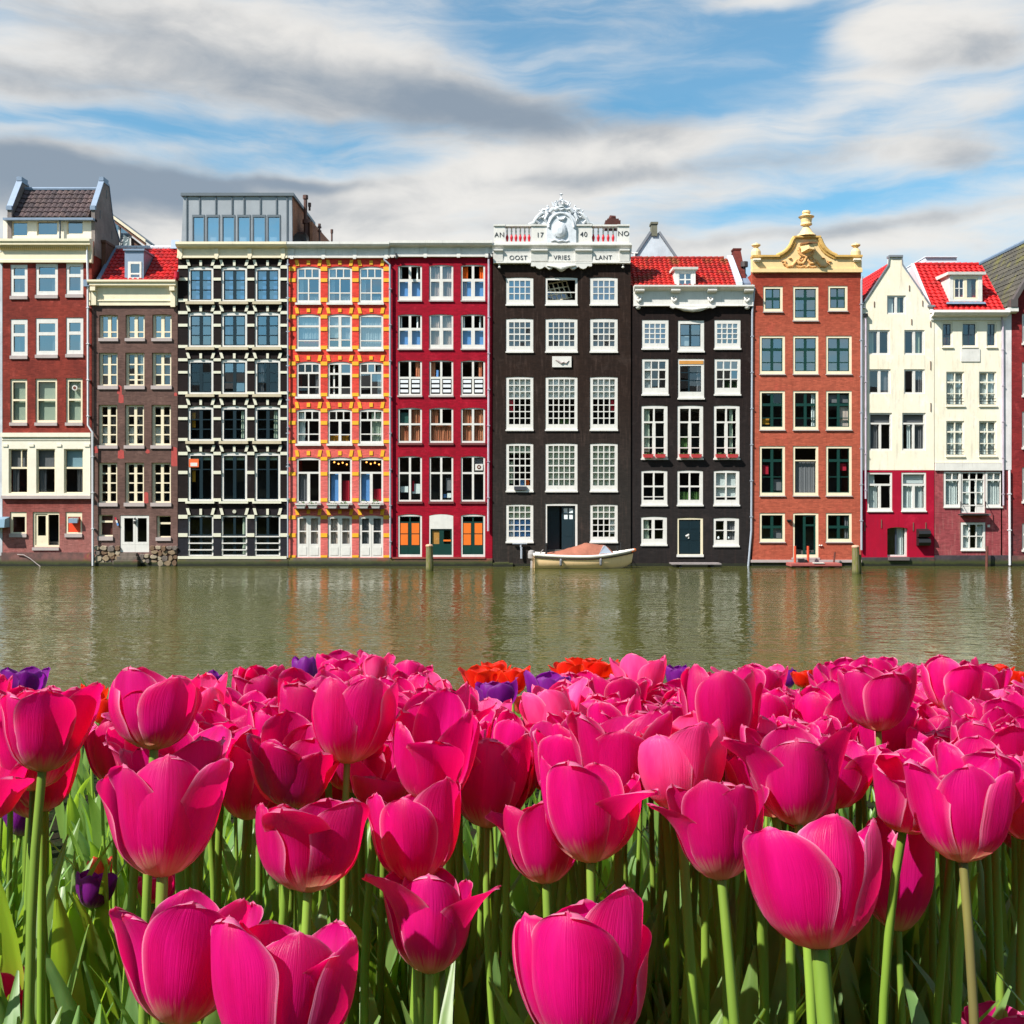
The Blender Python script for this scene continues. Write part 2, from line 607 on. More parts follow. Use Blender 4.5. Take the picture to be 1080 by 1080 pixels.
def quay_mat(name, col, col2, algae=True):
    """stone or brick at the waterline with its band of algae"""
    m, g, p = new_mat(name)
    v = obj_vec(g)
    x, y, z = g.sep(v)
    n = g.noise(v, 2.5, 6, 0.7)
    n2 = g.noise(v, 0.7, 4, 0.6)
    c = g.mix(g.sstep(n, .35, .65), col, col2)
    c = g.mix(g.m('MULTIPLY', g.sstep(n2, .55, .68), .7), c, C(150, 60, 62))
    c = g.mix(g.m('MULTIPLY', g.sstep(g.noise(g.xyz(g.m('ADD', x, 31.0), y, z), .8, 4), .6, .7), .7), c, C(140, 125, 30))
    zz = g.m('ADD', z, g.m('MULTIPLY', g.m('SUBTRACT', n, .5), .25))
    c = g.mix(g.sstep(zz, 0.42, 0.16), c, C(62, 70, 18, .7))
    c = g.mix(g.sstep(zz, 0.20, 0.06), c, C(22, 26, 8, .7))
    g.put(p.inputs['Base Color'], c)
    p.inputs['Roughness'].default_value = .8
    bump(g, p, n, .6, .03)
    MATS[name] = m
    return m


QUAY = quay_mat('grey quay wall', C(125, 110, 98), C(92, 82, 74))
QUAYB = quay_mat('brick quay wall', C(128, 84, 78), C(92, 66, 62))
QUAYD = quay_mat('dark quay wall', C(72, 62, 68), C(52, 46, 50))
QUAYK = quay_mat('black tarred foot', C(50, 45, 44), C(36, 33, 32))

rng = random.Random(7)


def build_each(mb, name, mats, parent):
    """one object for every separate piece collected in mb"""
    par = list(range(len(mb.v)))

    def find(a):
        while par[a] != a:
            par[a] = par[par[a]]
            a = par[a]
        return a
    for f in mb.f:
        r = find(f[0])
        for i in f[1:]:
            par[find(i)] = r
    groups = {}
    for f, mi in zip(mb.f, mb.mi):
        groups.setdefault(find(f[0]), []).append((f, mi))
    for fl in groups.values():
        ids = sorted({i for f, _ in fl for i in f})
        mp = {i: k for k, i in enumerate(ids)}
        mesh_obj(name, [mb.v[i] for i in ids], [tuple(mp[i] for i in f) for f, _ in fl], mats, parent, [m for _, m in fl])


class House:
    def __init__(s, name, label, x0, x1, dy=0.0, group='canal houses standing in one row', inside=None):
        s.x0, s.x1, s.dy = x0, x1, dy
        s.xc = (x0 + x1) / 2
        s.D = YF + dy
        s.k = s.D / F
        s.root = empty(name, ((s.xc - 540) * s.k, s.D, 0), label, 'house', group)
        s.op = []
        s.rows = set()
        s.inside = inside or DARKIN

    def X(s, px, d=0.0):
        return (px - 540) * (s.D + d) / F - (s.xc - 540) * s.k

    def Z(s, py, d=0.0):
        return CZ - (py - HY) * (s.D + d) / F

    def P(s, px, py, d=0.0):
        """the point at depth d behind the facade that stands at that row and column of the photograph"""
        return (s.X(px, d), d, s.Z(py, d))

    def pts(s, l, d=0.0):
        return [(s.X(a, d), s.Z(b, d)) for a, b in l]

    def rect(s, x0, y0, x1, y1):
        return s.pts([(x0, y1), (x1, y1), (x1, y0), (x0, y0)])

    def arch(s, x0, y0, x1, y1, a):
        if a <= 0:
            return s.rect(x0, y0, x1, y1)
        l = [(x0, y1), (x1, y1)]
        for i in range(9):
            t = i / 8
            l.append((x1 + (x0 - x1) * t, y0 + a * (2 * t - 1) ** 2))
        return s.pts(l)

    def bx(s, mb, x0, y0, x1, y1, d0, d1):
        return mb.box((s.X(x0), d0, s.Z(y1)), (s.X(x1), d1, s.Z(y0)))

    def box(s, name, x0, y0, x1, y1, d0, d1, mat, parent=None):
        return s.bx(MB(), x0, y0, x1, y1, d0, d1).build(name, mat, parent or s.root)

    def cornice(s, name, x0, x1, prof, mat, parent=None):
        """moulding: list of (depth, row) from the top down to the bottom, closed along the wall"""
        pr = [(d, s.Z(y)) for d, y in prof]
        return MB().prism_x(s.X(x0), s.X(x1), pr).build(name, mat, parent or s.root)

    def win(s, x0, y0, x1, y1, sashes, fr=2, col=None, tb=2, bar=1, arch=0, rec=.09, glass=None, sash=None, sb=1.2,
            cur=(), sill=None, skip=(), name='window', hole=True, thick=.09, tilt=.010):
        if not cur and not skip and y1 - y0 > 24 and rng.random() < .45:
            cm_ = rng.choice((CUR_W, CUR_GR, CUR_G))
            e_ = rng.uniform(.14, .3)
            cur = [(0, 0, e_, 1, cm_, .03)] if rng.random() < .5 else [(1 - e_, 0, 1, 1, cm_, .03)]
        col = col or WHITE
        glass = glass or G_MID
        if not isinstance(fr, (tuple, list)):
            fr = (fr, fr, fr, fr)
        l, t, r, b = fr
        if hole:
            s.op.append((x0, y0, x1, y1, arch))
            s.rows.add(round(y1))
        e = .35
        outer = s.arch(x0 - e, y0 - e, x1 + e, y1 + e, arch)
        ix0, iy0, ix1, iy1 = x0 + l, y0 + t, x1 - r, y1 - b
        lights = []
        hs = sum(q[0] for q in sashes)
        y = iy0
        H = (iy1 - iy0) - tb * (len(sashes) - 1)
        for q in sashes:
            hh = H * q[0] / hs
            bv = q[3] if len(q) > 3 else bar
            cs = q[1] if isinstance(q[1], (list, tuple)) else [1] * q[1]
            rs = q[2] if isinstance(q[2], (list, tuple)) else [1] * q[2]
            o = sb if sash else 0
            wx = (ix1 - ix0 - 2 * o) - bv * (len(cs) - 1)
            wy = (hh - 2 * o) - bar * (len(rs) - 1)
            yy = y + o
            for rr in rs:
                h2 = wy * rr / sum(rs)
                xx = ix0 + o
                for cc in cs:
                    w2 = wx * cc / sum(cs)
                    lights.append((xx, yy, xx + w2, yy + h2))
                    xx += w2 + bv
                yy += h2 + bar
            y += hh + tb
        lh = [s.rect(*q) for q in lights]
        if sash:
            wo = MB().plate(outer, [s.rect(ix0, iy0, ix1, iy1)], rec, rec + thick).build(name, col, s.root)
            e2 = .25
            MB().plate(s.rect(ix0 - e2, iy0 - e2, ix1 + e2, iy1 + e2), lh, rec + .04, rec + .04 + thick * .7).build('sash', sash, wo)
        else:
            wo = MB().plate(outer, lh, rec, rec + thick).build(name, col, s.root)
        mb = MB()
        e3 = .3
        yp = rec + .07
        for i, (a, bb, c, dd) in enumerate(lights):
            if i in skip:
                continue
            t1, t2 = rng.gauss(0, tilt), rng.gauss(0, tilt)
            xa, xb, za, zb = s.X(a - e3), s.X(c + e3), s.Z(dd + e3), s.Z(bb - e3)
            hw, hh2 = (xb - xa) / 2, (zb - za) / 2
            mb.quad((xa, yp - hw * t1 - hh2 * t2, za), (xb, yp + hw * t1 - hh2 * t2, za), (xb, yp + hw * t1 + hh2 * t2, zb), (xa, yp - hw * t1 + hh2 * t2, zb))
        if mb.v:
            mb.build('pane', glass, wo)
        for fx0, fy0, fx1, fy1, mat, amp in cur:
            s.curtain(wo, ix0 + (ix1 - ix0) * fx0, iy0 + (iy1 - iy0) * fy0, ix0 + (ix1 - ix0) * fx1, iy0 + (iy1 - iy0) * fy1, mat, amp, rec + .17)
        if sill:
            sh, sm, ov = sill
            s.box('sill', x0 - ov, y1 - .3, x1 + ov, y1 + sh, -.07, rec + .05, sm, wo)
        return wo

    def curtain(s, par, x0, y0, x1, y1, mat, amp, d):
        n = max(2, int((x1 - x0) * 2.2)) if amp else 1
        vs, fs = [], []
        ph = rng.uniform(0, 6)
        for i in range(n + 1):
            x = s.X(x0 + (x1 - x0) * i / n)
            y = d + amp * (sin(i * 1.55 + ph) + .5 * sin(i * .63 + 2 * ph))
            vs += [(x, y, s.Z(y1)), (x, y + .01, s.Z(y0))]
        for i in range(n):
            fs.append((2 * i, 2 * i + 2, 2 * i + 3, 2 * i + 1))
        mesh_obj('curtain' if amp else 'blind', vs, fs, mat, par, smooth=True)

    def wall(s, poly, mat, d0=0.0, thick=.28, name='wall'):
        xs = [p[0] for p in poly]
        ys = [p[1] for p in poly]
        hs = []
        for (a, b, c, d, ar) in s.op:
            mx, my = (a + c) / 2, (b + d) / 2
            if min(xs) < mx < max(xs) and min(ys) < my < max(ys):
                hs.append(s.arch(a, b, c, d, ar))
        return MB().plate(s.pts(poly), hs, d0, d0 + thick).build(name, mat, s.root)

    def body(s, top, mat, depth=10.0, x0=None, x1=None, roof=None):
        """side and back walls, a flat roof slab, dim rooms behind the front"""
        x0 = s.x0 + .5 if x0 is None else x0
        x1 = s.x1 - .5 if x1 is None else x1
        xa, xb, zt = s.X(x0), s.X(x1), s.Z(top)
        mb = MB()
        mb.box((xa, .29, -.6), (xa + .2, depth, zt))
        mb.box((xb - .2, .29, -.6), (xb, depth, zt))
        mb.box((xa + .2, depth - .2, -.6), (xb - .2, depth, zt))
        mb.cur = 1
        mb.box((xa + .2, .29, zt - .2), (xb - .2, depth - .2, zt - .003))
        mb.build('side_wall', [mat, roof or ZINCD], s.root)
        rm = MB()
        rm.box((xa + .21, 2.6, -.3), (xb - .21, 2.7, zt - .25))
        for r in sorted(s.rows):
            z = s.Z(r) - .45
            if z < zt - .6:
                rm.box((xa + .21, .31, z - .2), (xb - .21, 2.59, z))
        xm = s.xc + rng.uniform(-9, 9)
        rm.build('interior', s.inside, s.root)

    def plinth(s, y0, mat, x0=None, x1=None, d=-.06, name='plinth', y1=609):
        return s.box(name, (s.x0 if x0 is None else x0) + .1, y0, (s.x1 if x1 is None else x1) - .1, y1, d, .27, mat)

    def pipe(s, pts, r, mat, name='drainpipe', d=-.12, parent=None):
        o = MB().tube([(s.X(a), d, s.Z(b)) for a, b in pts], r, 8)
        n = len(pts)
        # brackets
        for i in range(n - 1):
            (a, b), (a2, b2) = pts[i], pts[i + 1]
            if abs(b2 - b) > 60:
                yy = b + 25
                while yy < b2 - 5:
                    o.box((s.X(a + (a2 - a) * (yy - b) / (b2 - b)) - r * 1.3, d - r * 1.3, s.Z(yy) - .02), (s.X(a + (a2 - a) * (yy - b) / (b2 - b)) + r * 1.3, .01, s.Z(yy) + .02))
                    yy += 38
        return o.build(name, mat, parent or s.root, smooth=False)

    def tiles(s, eL, eR, rR, rL, mat, tile=.26, row=.32, name='roof', slab=.12):
        """pan-tiled slope: corner points eave left, eave right, ridge right, ridge left"""
        eL, eR, rR, rL = [Vector(p) for p in (eL, eR, rR, rL)]
        nrm = (eR - eL).cross(rL - eL).normalized()
        if nrm.y > 0 and abs(nrm.y) > .3:
            nrm = -nrm
        if nrm.z < 0:
            nrm = -nrm
        wid = max((eR - eL).length, (rR - rL).length)
        hei = ((rL - eL).length + (rR - eR).length) / 2
        nx = max(4, int(round(wid / tile)))
        ny = max(3, int(round(hei / row)))
        vs, fs, uvs = [], [], []
        px = [i / (nx * 6) for i in range(nx * 6 + 1)]
        sub = [0.0, .02, .5, .98]
        py = []
        for j in range(ny):
            for q in sub:
                py.append((j + q, q))
        py.append((ny - .001, 1.0))
        jit = [[rng.uniform(-.006, .006) for _ in range(nx + 1)] for _ in range(ny + 1)]
        for (yy, q) in py:
            t = yy / ny
            for u in px:
                p = eL.lerp(eR, u).lerp(rL.lerp(rR, u), t)
                w = u * nx
                h = .032 * sin(2 * pi * w) + .012 * sin(4 * pi * w + .6) + (.045 * (1 - q) if q > .01 else -.005) + jit[int(yy)][int(min(w, nx))]
                vs.append(p + nrm * (h + .03))
                uvs.append((w, yy + 1e-4))
        m = len(px)
        for j in range(len(py) - 1):
            for i in range(m - 1):
                fs.append((j * m + i, j * m + i + 1, (j + 1) * m + i + 1, (j + 1) * m + i))
        # the boarded underside closes the slope into a slab
        b = len(vs)
        for p in (eL, eR, rR, rL):
            vs.append(p - nrm * slab)
            uvs.append((0, 0))
        for p in (eL, eR, rR, rL):
            vs.append(p - nrm * .004)
            uvs.append((0, 0))
        fs += [(b + 3, b + 2, b + 1, b)]
        for i in range(4):
            j = (i + 1) % 4
            fs.append((b + i, b + j, b + 4 + j, b + 4 + i))
        return mesh_obj(name, vs, fs, mat, s.root, smooth=False, uvs=uvs)


def lettering(txt, h, px, py, size_px, mat, parent, d=-.03, name='lettering', sx=1.0):
    cu = bpy.data.curves.new('lettering', 'FONT')
    cu.body = txt
    cu.align_x = 'CENTER'
    cu.align_y = 'CENTER'
    cu.size = size_px * .05 * 1.35
    cu.extrude = .008
    cu.space_character = 1.12
    t = bpy.data.objects.new('lettering', cu)
    COL.objects.link(t)
    bpy.context.view_layer.update()
    dg = bpy.context.evaluated_depsgraph_get()
    me = bpy.data.meshes.new_from_object(t.evaluated_get(dg))
    bpy.data.objects.remove(t, do_unlink=True)
    bpy.data.curves.remove(cu)
    me.transform(Matrix.Translation((h.X(px), d, h.Z(py))) @ Matrix.Rotation(pi / 2, 4, 'X') @ Matrix.Diagonal((sx, 1, 1, 1)))
    me.materials.clear()
    me.materials.append(mat)
    o = bpy.data.objects.new(name, me)
    COL.objects.link(o)
    o.parent = parent
    return o
# ================================================================== 0  pale house at the left edge
h = House('canal_house', 'pale plastered house cut off by the left edge of the photo, grey hood on it', -110, 2.6)
PALEW = masonry('pale plaster', C(216, 220, 226), brick=False, var=.12, stain_amt=.2)
for i, (ya, yb) in enumerate(((290, 330), (350, 395), (415, 465), (485, 530))):
    for xa in (-98, -62, -28):
        h.win(xa, ya, xa + 18, yb, [(.4, 1, 1), (.6, 2, 1)], sill=(3, GREYSILL, .5))
h.wall([(-110, 597), (2.4, 597), (2.4, 262), (-110, 262)], PALEW)
h.body(262, PALEW)
h.cornice('cornice', -111, 2.4, [(-.1, 252), (-.3, 252), (-.3, 256), (-.12, 262), (-.12, 266), (-.003, 266), (-.003, 252)], WHITE)
h.plinth(586, QUAY)
hm = MB()
hm.prism_x(h.X(-9), h.X(10.2), [(-.003, h.Z(545)), (-.55, h.Z(547.5)), (-.62, h.Z(556)), (-.003, h.Z(556))])
hm.build('awning', paint('grey awning sheet', C(135, 165, 185), .4, .1), h.root)

# ================================================================== 1  red brick house with grey gabled attic
h = House('canal_house', 'red brick house with cream shopfront storey and dark tiled attic roof at left', 2.6, 97)
RB = masonry('red brick', C(148, 58, 46, .85), col2=C(122, 48, 40), fade=(1.2, 4.6, C(168, 108, 102)), stain_amt=.3)
WF = dict(fr=(3.1, 4, 3.1, 4.5), col=WHITE, tb=3.4, glass=G_SKY, rec=.03, sill=(3.2, GREYSILL, .3))
cg = [(0, 0, .45, 1, CUR_GR, .03)]
for r, (dy0, ht, th) in enumerate(((0, 33.5, 3.6), (57.5, 39, 5.5))):
    for i, (xa, xb, ya) in enumerate(((11, 29, 279), (37.6, 61, 278), (69.6, 87.8, 277.3))):
        w = dict(WF)
        w['fr'] = (3.1, th, 3.1, 4.5)
        h.win(xa, ya + dy0, xb, ya + dy0 + ht, [(.36, 1, 1), (.64, [1], 1)], cur=cg if i == 0 else [(.75, 0, 1, 1, CUR_GR, .03)], **w)
for i, (xa, xb) in enumerate(((10.6, 28.6), (37.2, 60.2), (69.4, 87))):
    w3 = h.win(xa, 399.6 - .4 * i, xb, 446, [(.47, 1, 1), (.53, 1, 1)], fr=(2.6, 3.4, 2.2, 3), col=CREAM, tb=2, glass=G_MID, rec=.06, sill=(3, GREYSILL, .4),
               cur=[(0, 0, 1, 1, CUR_G, 0)])
    if i == 2:
        v = MB().tube([(h.X(78.5), .02, h.Z(409)), (h.X(78.5), .14, h.Z(409))], [.14, .14], 16)
        v.cur = 1
        v.tube([(h.X(78.5), .012, h.Z(409)), (h.X(78.5), .03, h.Z(409))], [.085, .085], 14)
        v.build('vent', [WHITE, paint('vent rust', C(110, 55, 30))], w3)
# cream storey
s2 = []
for i, (xa, xb) in enumerate(((10, 30), (39, 59), (68.2, 88.6))):
    rects = [(xa, 473.5, xb, 520)]
    h.op.append((xa, 473.5, xb, 520, 0))
    h.rows.add(520)
shop = MB().plate(h.rect(3, 461, 96, 523), [h.rect(*o[:4]) for o in h.op[-3:]], -.10, .0)
h.bx(shop, 2.2, 456.6, 96.6, 461, -.2, 0)
h.bx(shop, 3, 463.4, 96, 464.4, -.13, -.101)
for xa in (4, 31.5, 60.5, 90):
    h.bx(shop, xa, 468.5, xa + 5.2, 471.2, -.14, -.101)
shop.build('shop_front', PALE, h.root)
for xa, xb, pat in ((10, 30, [(.42, [2, 1], 1), (.58, 1, 1)]), (39, 59, [(.42, 1, 1), (.58, 1, 1)]), (68.2, 88.6, [(.42, 1, 1), (.58, 1, 1)])):
    h.win(xa, 473.5, xb, 520, pat, fr=(1.4, 1.2, 1.2, 1), col=CREAM, tb=2, glass=G_MID, rec=-.02, hole=False,
          cur=[(0, 0, 1, .41, cloth('pale blue blind', C(150, 185, 200)) if xa > 60 else CUR_GR, 0), (.02 if xa < 60 else .62, .44, .45 if xa < 60 else .95, 1, CUR_GR, .04)])
h.box('sill', 2.4, 522.6, 96.6, 526, -.16, 0, GREYSILL)
# ground floor
for k, (xa, xb) in enumerate(((10.6, 28), (69, 86.6))):
    w = h.win(xa, 540, xb, 563, [(1, 1, 1)], fr=(2.4, 5, 2, 1.6), col=CREAM, rec=.04, glass=G_DARK, sill=(3.6, GREYSILL, .4))
    if k:
        h.box('board', xa + 2.4, 545, xb - 2, 561.4, .06, .1, ORANGE2, w)
        q = MB().prism_x(h.X(74), h.X(83.4), [(.055, h.Z(545.8)), (-.22, h.Z(546.8)), (-.25, h.Z(551.5)), (.055, h.Z(550))])
        q.build('hood', paint('bright metal', C(200, 205, 212), .25, .1, metal=.8), w)
h.op.append((34.5, 540, 62.6, 577, 0))
h.rows.add(577)
dr = MB().plate(h.rect(34.2, 539.7, 62.9, 577.3), [h.rect(50.6, 542.8, 61.6, 575), h.rect(36.6, 542, 49.8, 575)], .05, .15).build('door', CREAM, h.root)
MB().plate(h.rect(36.7, 542.2, 49.7, 575), [h.rect(39.2, 544, 47.6, 565)], .09, .14).build('door_leaf', CREAM, dr)
MB().quad(*[(h.X(a), .12, h.Z(b)) for a, b in ((39, 565.2), (47.8, 565.2), (47.8, 543.8), (39, 543.8))]).build('pane', G_DARK, dr)
h.box('sill', 34.4, 577.3, 62.6, 580.4, -.08, .1, GREYSILL)
h.wall([(2.8, 609), (96.6, 609), (96.6, 277), (2.8, 277)], RB)
h.plinth(582.6, QUAYB, d=-.14)
MB().tube([(h.X(20), -.2, h.Z(584.5)), (h.X(27), -.21, h.Z(585)), (h.X(34), -.22, h.Z(589)), (h.X(45), -.24, h.Z(597.5))], .022, 6).build('hose', GREYSILL, h.root)
# cornice
YEL = paint('ochre moulding', C(235, 195, 110), .5, .1)
h.cornice('cornice', -.5, 97.6, [(.1, 252), (-.42, 253.5), (-.42, 256), (-.36, 258), (-.36, 259.5), (-.2, 260.5), (-.12, 265), (-.10, 265.5), (-.10, 274), (-.16, 274.6), (-.16, 277.4), (.1, 277.4)], CREAM)
dt = MB()
x = 2.0
while x < 95:
    h.bx(dt, x, 261, x + 1, 264, -.24, -.1)
    x += 2.1
dt.build('dentils', YEL, h.root)
h.body(253, RB, roof=ZINCD)
# attic storey set back a little
at0 = .35
hh = h.op
h.op = []
for xa, xb, ya, yb in ((13, 28.8, 233.4, 248.6), (39.4, 60.2, 233, 247.8), (71, 87, 232, 246.8)):
    pass
AT = [(3.4, 253), (97.2, 252), (97.2, 230), (3.4, 231)]
holes = [h.pts([(a, d), (b, d), (b, c), (a, c)], at0) for a, b, c, d in ((12.4, 29.2, 233, 249), (38.8, 60.8, 232.6, 248.2), (70.4, 87.6, 231.6, 247.2))]
MB().plate(h.pts(AT, at0), holes, at0, at0 + .2).build('attic_wall', PALE, h.root)
for a, b, c, d in ((12.4, 29.2, 233, 249), (38.8, 60.8, 232.6, 248.2), (70.4, 87.6, 231.6, 247.2)):
    mb = MB().plate(h.pts([(a - .3, d + .3), (b + .3, d + .3), (b + .3, c - .3), (a - .3, c - .3)], at0), [h.pts([(a + 1, d - 1), (b - 1, d - 1), (b - 1, c + 1.4), (a + 1, c + 1.4)], at0)], at0 + .05, at0 + .12)
    wo = mb.build('attic_window', CREAM, h.root)
    MB().quad(*[h.P(p, q, at0 + .09) for p, q in ((a, d), (b, d), (b, c), (a, c))]).build('pane', G_SKY, wo)
    MB().quad(*[h.P(p, q, at0 + .5) for p, q in ((a, d), (b, d), (b, c), (a, c))]).build('blind', CUR_GR, wo)
h.box('attic_cap', 2.4, 229.2, 97.6, 231.6, .05, .6, LEAD)
MB().tube([h.P(63.5, 229, .2), h.P(63.2, 252, .2)], .05, 6).build('drainpipe', ZINCD, h.root)
# attic roof between its two coped gables
BROWNT = tiles_mat('brown pan tiles', C(92, 72, 72), C(66, 52, 54), C(120, 95, 85), .4)
zr0, zr1 = h.Z(229, .5), h.Z(201, 1.9)
h.tiles((h.X(8, .5), .5, zr0), (h.X(93.5, .5), .5, zr0), (h.X(93.5, .5), 1.9, zr1), (h.X(8, .5), 1.9, zr1), BROWNT, .3, .36)
h.tiles((h.X(93.5, .5), 3.6, zr0 - .2), (h.X(8, .5), 3.6, zr0 - .2), (h.X(8, .5), 1.95, zr1), (h.X(93.5, .5), 1.95, zr1), BROWNT, .3, .36)
MB().tube([(h.X(8, .5), 1.92, zr1 + .08), (h.X(93.5, .5), 1.92, zr1 + .08)], .11, 8).build('ridge', LEAD, h.root)
GWALL = masonry('grey rendered gable', C(150, 138, 132), brick=False, var=.25, stain_amt=.4)
zp, zq, zc, zb = h.Z(221.5, .4), h.Z(213, .6), h.Z(193.5, 1.7), h.Z(268)
for xa, xb in ((3.6, 10), (92.6, 98.4)):
    xl, xr = h.X(xa), h.X(xb)
    prof = [(.32, zb), (.32, zp), (.45, zp + .25), (1.5, zc), (2.3, zc), (2.9, zp + .1), (3.9, zp - .9), (3.9, zb)]
    gb = MB()
    gb.prism_x(xl + .06, xr - .04, prof)
    if xa > 50:   # three small iron slots in the side that faces the neighbour
        gb.cur = 1
        for yy, zz in ((1.9, zc - .75), (1.0, zp - .3), (2.7, zp - 1.0)):
            gb.box((xr - .05, yy, zz), (xr - .03, yy + .1, zz + .45))
    gb.build('gable', [GWALL, IRON], h.root)
    cp = MB()
    for (ya, za), (yb2, zb2) in (((.28, zp + .0), (.45, zp + .25)), ((.45, zp + .25), (1.5, zc)), ((1.5, zc), (2.3, zc)), ((2.3, zc), (2.9, zp + .1)), ((2.9, zp + .1), (3.95, zp - .9))):
        cp.hexa([(xl, ya, za), (xr, ya, za), (xr, yb2, zb2), (xl, yb2, zb2), (xl, ya, za + .1), (xr, ya, za + .1), (xr, yb2, zb2 + .1), (xl, yb2, zb2 + .1)])
    cp.box((xl + .02, 1.45, zc + .08), (xr - .02, 2.2, zc + .3))
    cp.box((xl + .01, .25, zp - .02), (xr - .01, .42, zp + .2))
    cp.build('coping', LEAD, h.root)
h.pipe([(93.2, 261), (94, 300), (94.2, 449), (99, 456.5), (99.2, 596.5)], .055, PIPEW, d=-.17)
hp = MB()
h.bx(hp, 90.2, 296, 96.2, 303, -.3, -.005)
hp.build('rainwater_hopper', LEAD, h.root)
PATCH = paint('red lead patch', C(190, 72, 66), .8, .4, 6, dirt=.3)

# ================================================================== rear annexe between 1 and 2
ra = empty('rear_building', ((125 - 540) * (YF + 7) / F, YF + 7, 0), 'glazed lean-to with sloping board roof behind the small red roof at left', 'house')
h0 = h


def RP(px, py, d):
    return ((px - 125) * (YF + d) / F + (px * 0), d - 7, CZ - (py - HY) * (YF + d) / F)


def rpx(px, d):
    return (px - 540) * (YF + d) / F - (125 - 540) * (YF + 7) / F


xa, xb, xc = rpx(108, 7), rpx(151, 7), rpx(156, 7)
zt, ze, z0 = CZ - (222 - HY) * (YF + 7) / F, CZ - (258 - HY) * (YF + 7) / F, 0
MB().plate([(xa, 0), (xb, 0), (xb, ze - .1), (xa, zt - .25)], [], .09, .2).build('wall', paint('brown boards', C(105, 70, 50)), ra)
w = MB().plate([(xa + .3, ze - .65), (xa + 1.7, ze - .65), (xa + 1.7, zt - 1.3), (xa + .3, zt - .35)], [[(xa + .38, ze - .55), (xa + .62, ze - .55), (xa + .62, zt - .66), (xa + .38, zt - .5)], [(xa + .68, ze - .55), (xa + .95, ze - .55), (xa + .95, zt - .9), (xa + .68, zt - .72)], [(xa + 1.05, ze - .55), (xa + 1.62, ze - .55), (xa + 1.62, zt - 1.38), (xa + 1.05, zt - .98)]], -.02, .1).build('window', WHITE, ra)
MB().quad((xa + .3, .06, ze - .65), (xa + 1.7, .06, ze - .65), (xa + 1.7, .06, zt - 1.3), (xa + .3, .06, zt - .35)).build('pane', G_SKY, w)
MB().quad((xa + .3, .085, ze - .65), (xa + 1.7, .085, ze - .65), (xa + 1.7, .085, zt - 1.3), (xa + .3, .085, zt - .35)).build('blind', CUR_W, w)
for nm, o1, o2, y0, y1, mt in (('bargeboard', .02, .2, -.45, -.36, CREAM), ('bargeboard', -.16, .017, -.34, -.26, paint('brown barge', C(120, 75, 50))), ('roof', .1, .22, -.35, 5, ZINCD)):
    q = MB()
    q.hexa([(xa - .5, y0, zt + .35 + o1), (xc, y0, ze + o1), (xc, y1, ze + o1), (xa - .5, y1, zt + .35 + o1), (xa - .5, y0, zt + .35 + o2), (xc, y0, ze + o2), (xc, y1, ze + o2), (xa - .5, y1, zt + .35 + o2)])
    q.build(nm, mt, ra)
MB().box((xa + .01, .21, 0), (xb - .01, 4.9, ze - .3)).build('rear_wall', paint('brown boards', (0, 0, 0)), ra)

# ================================================================== 2  brown house with the small red roof
h = House('canal_house', 'brown plastered house with small red tiled roof, lead dormer and rubble stone foot', 97, 187.5, .03)
BR = masonry('brown plaster', C(112, 84, 76, .85), col2=C(98, 74, 68, .85), brick=True, var=.2, fade=(.8, 3.5, C(128, 98, 92)), stain_amt=.25)
CW = dict(col=CREAM, glass=G_MID, tb=2, bar=1.3, rec=.13)
cols = ((104.6, 124.4), (132.5, 152.6), (160.6, 181))
for i, (xa, xb) in enumerate(cols):
    h.win(xa, 332 - i * .3, xb, 357, [(1, 2, [.76, .24], 3.4)], fr=(2.4, 1.6, 2.2, 1.6), sill=(3, GREYSILL, .6), arch=.6, cur=[(0, 0, .42, 1, CUR_GR, .03)] + ([(.5, 0, 1, 1, CUR_GR, 0)] if i < 1 else []), **{**CW, 'glass': G_SKY})
    h.win(xa - .4, 372, xb - .4, 407, [(1, 2, [1, 1, 1] if i != 1 else [1, 1, .45, .45], 3)], fr=(2.8, 2, 2, 1.8), sill=(3.6, GREYSILL, .8), cur=[(0, 0, 1, 1, CUR_GR, 0)] if i != 1 else [], **CW)
    h.win(xa - .8, 427, xb - .8, 470, [(1, 2, 4, 3)], fr=(2.8, 2, 2, 2.4), sill=(3.2, GREYSILL, .8), cur=[(0, .55, .4, 1, CUR_W, .03), (.6, .2, 1, .9, CUR_GR, .03)], **CW)
    h.win(xa - .8, 488, xb - .8, 530.5, [(1, 2, 4, 3)], fr=(2.8, 2, 2, 1.8), sill=(3.6, GREYSILL, .8), **{**CW, 'glass': G_DARK})
h.win(103.6, 543, 119, 566, [(.28, 1, 1), (.72, 1, 1)], fr=(2.6, 1, .8, 1.6), sill=(4, GREYSILL, .5), cur=[(0, 0, 1, 1, paint('brown red blind', C(110, 55, 50)), 0)], **{**CW, 'rec': .1})
h.win(165, 544, 180, 567, [(.32, 1, 1), (.68, 1, 1)], fr=(2.2, 1, .8, 1.4), sill=(3.4, GREYSILL, .5), **{**CW, 'glass': G_DARK})
h.op.append((126.8, 543.6, 157.2, 582.4, 0))
h.rows.add(582)
dr = MB().plate(h.rect(126.5, 543.3, 157.5, 582.4), [h.rect(130.9, 546.4, 140.3, 571.6), h.rect(145, 546.4, 154.6, 571.6)], .02, .1)
h.bx(dr, 141.9, 544.5, 142.3, 582, .014, .02)
h.bx(dr, 128.2, 573.5, 156, 574, .014, .02)
dr = dr.build('door', WHITE, h.root)
MB().quad(*[(h.X(a), .06, h.Z(b)) for a, b in ((130, 572), (156, 572), (156, 546), (130, 546))]).build('pane', G_DARK, dr)
lm = MB().box((h.X(141.5), -.12, h.Z(552.5)), (h.X(143.6), .02, h.Z(549.5)))
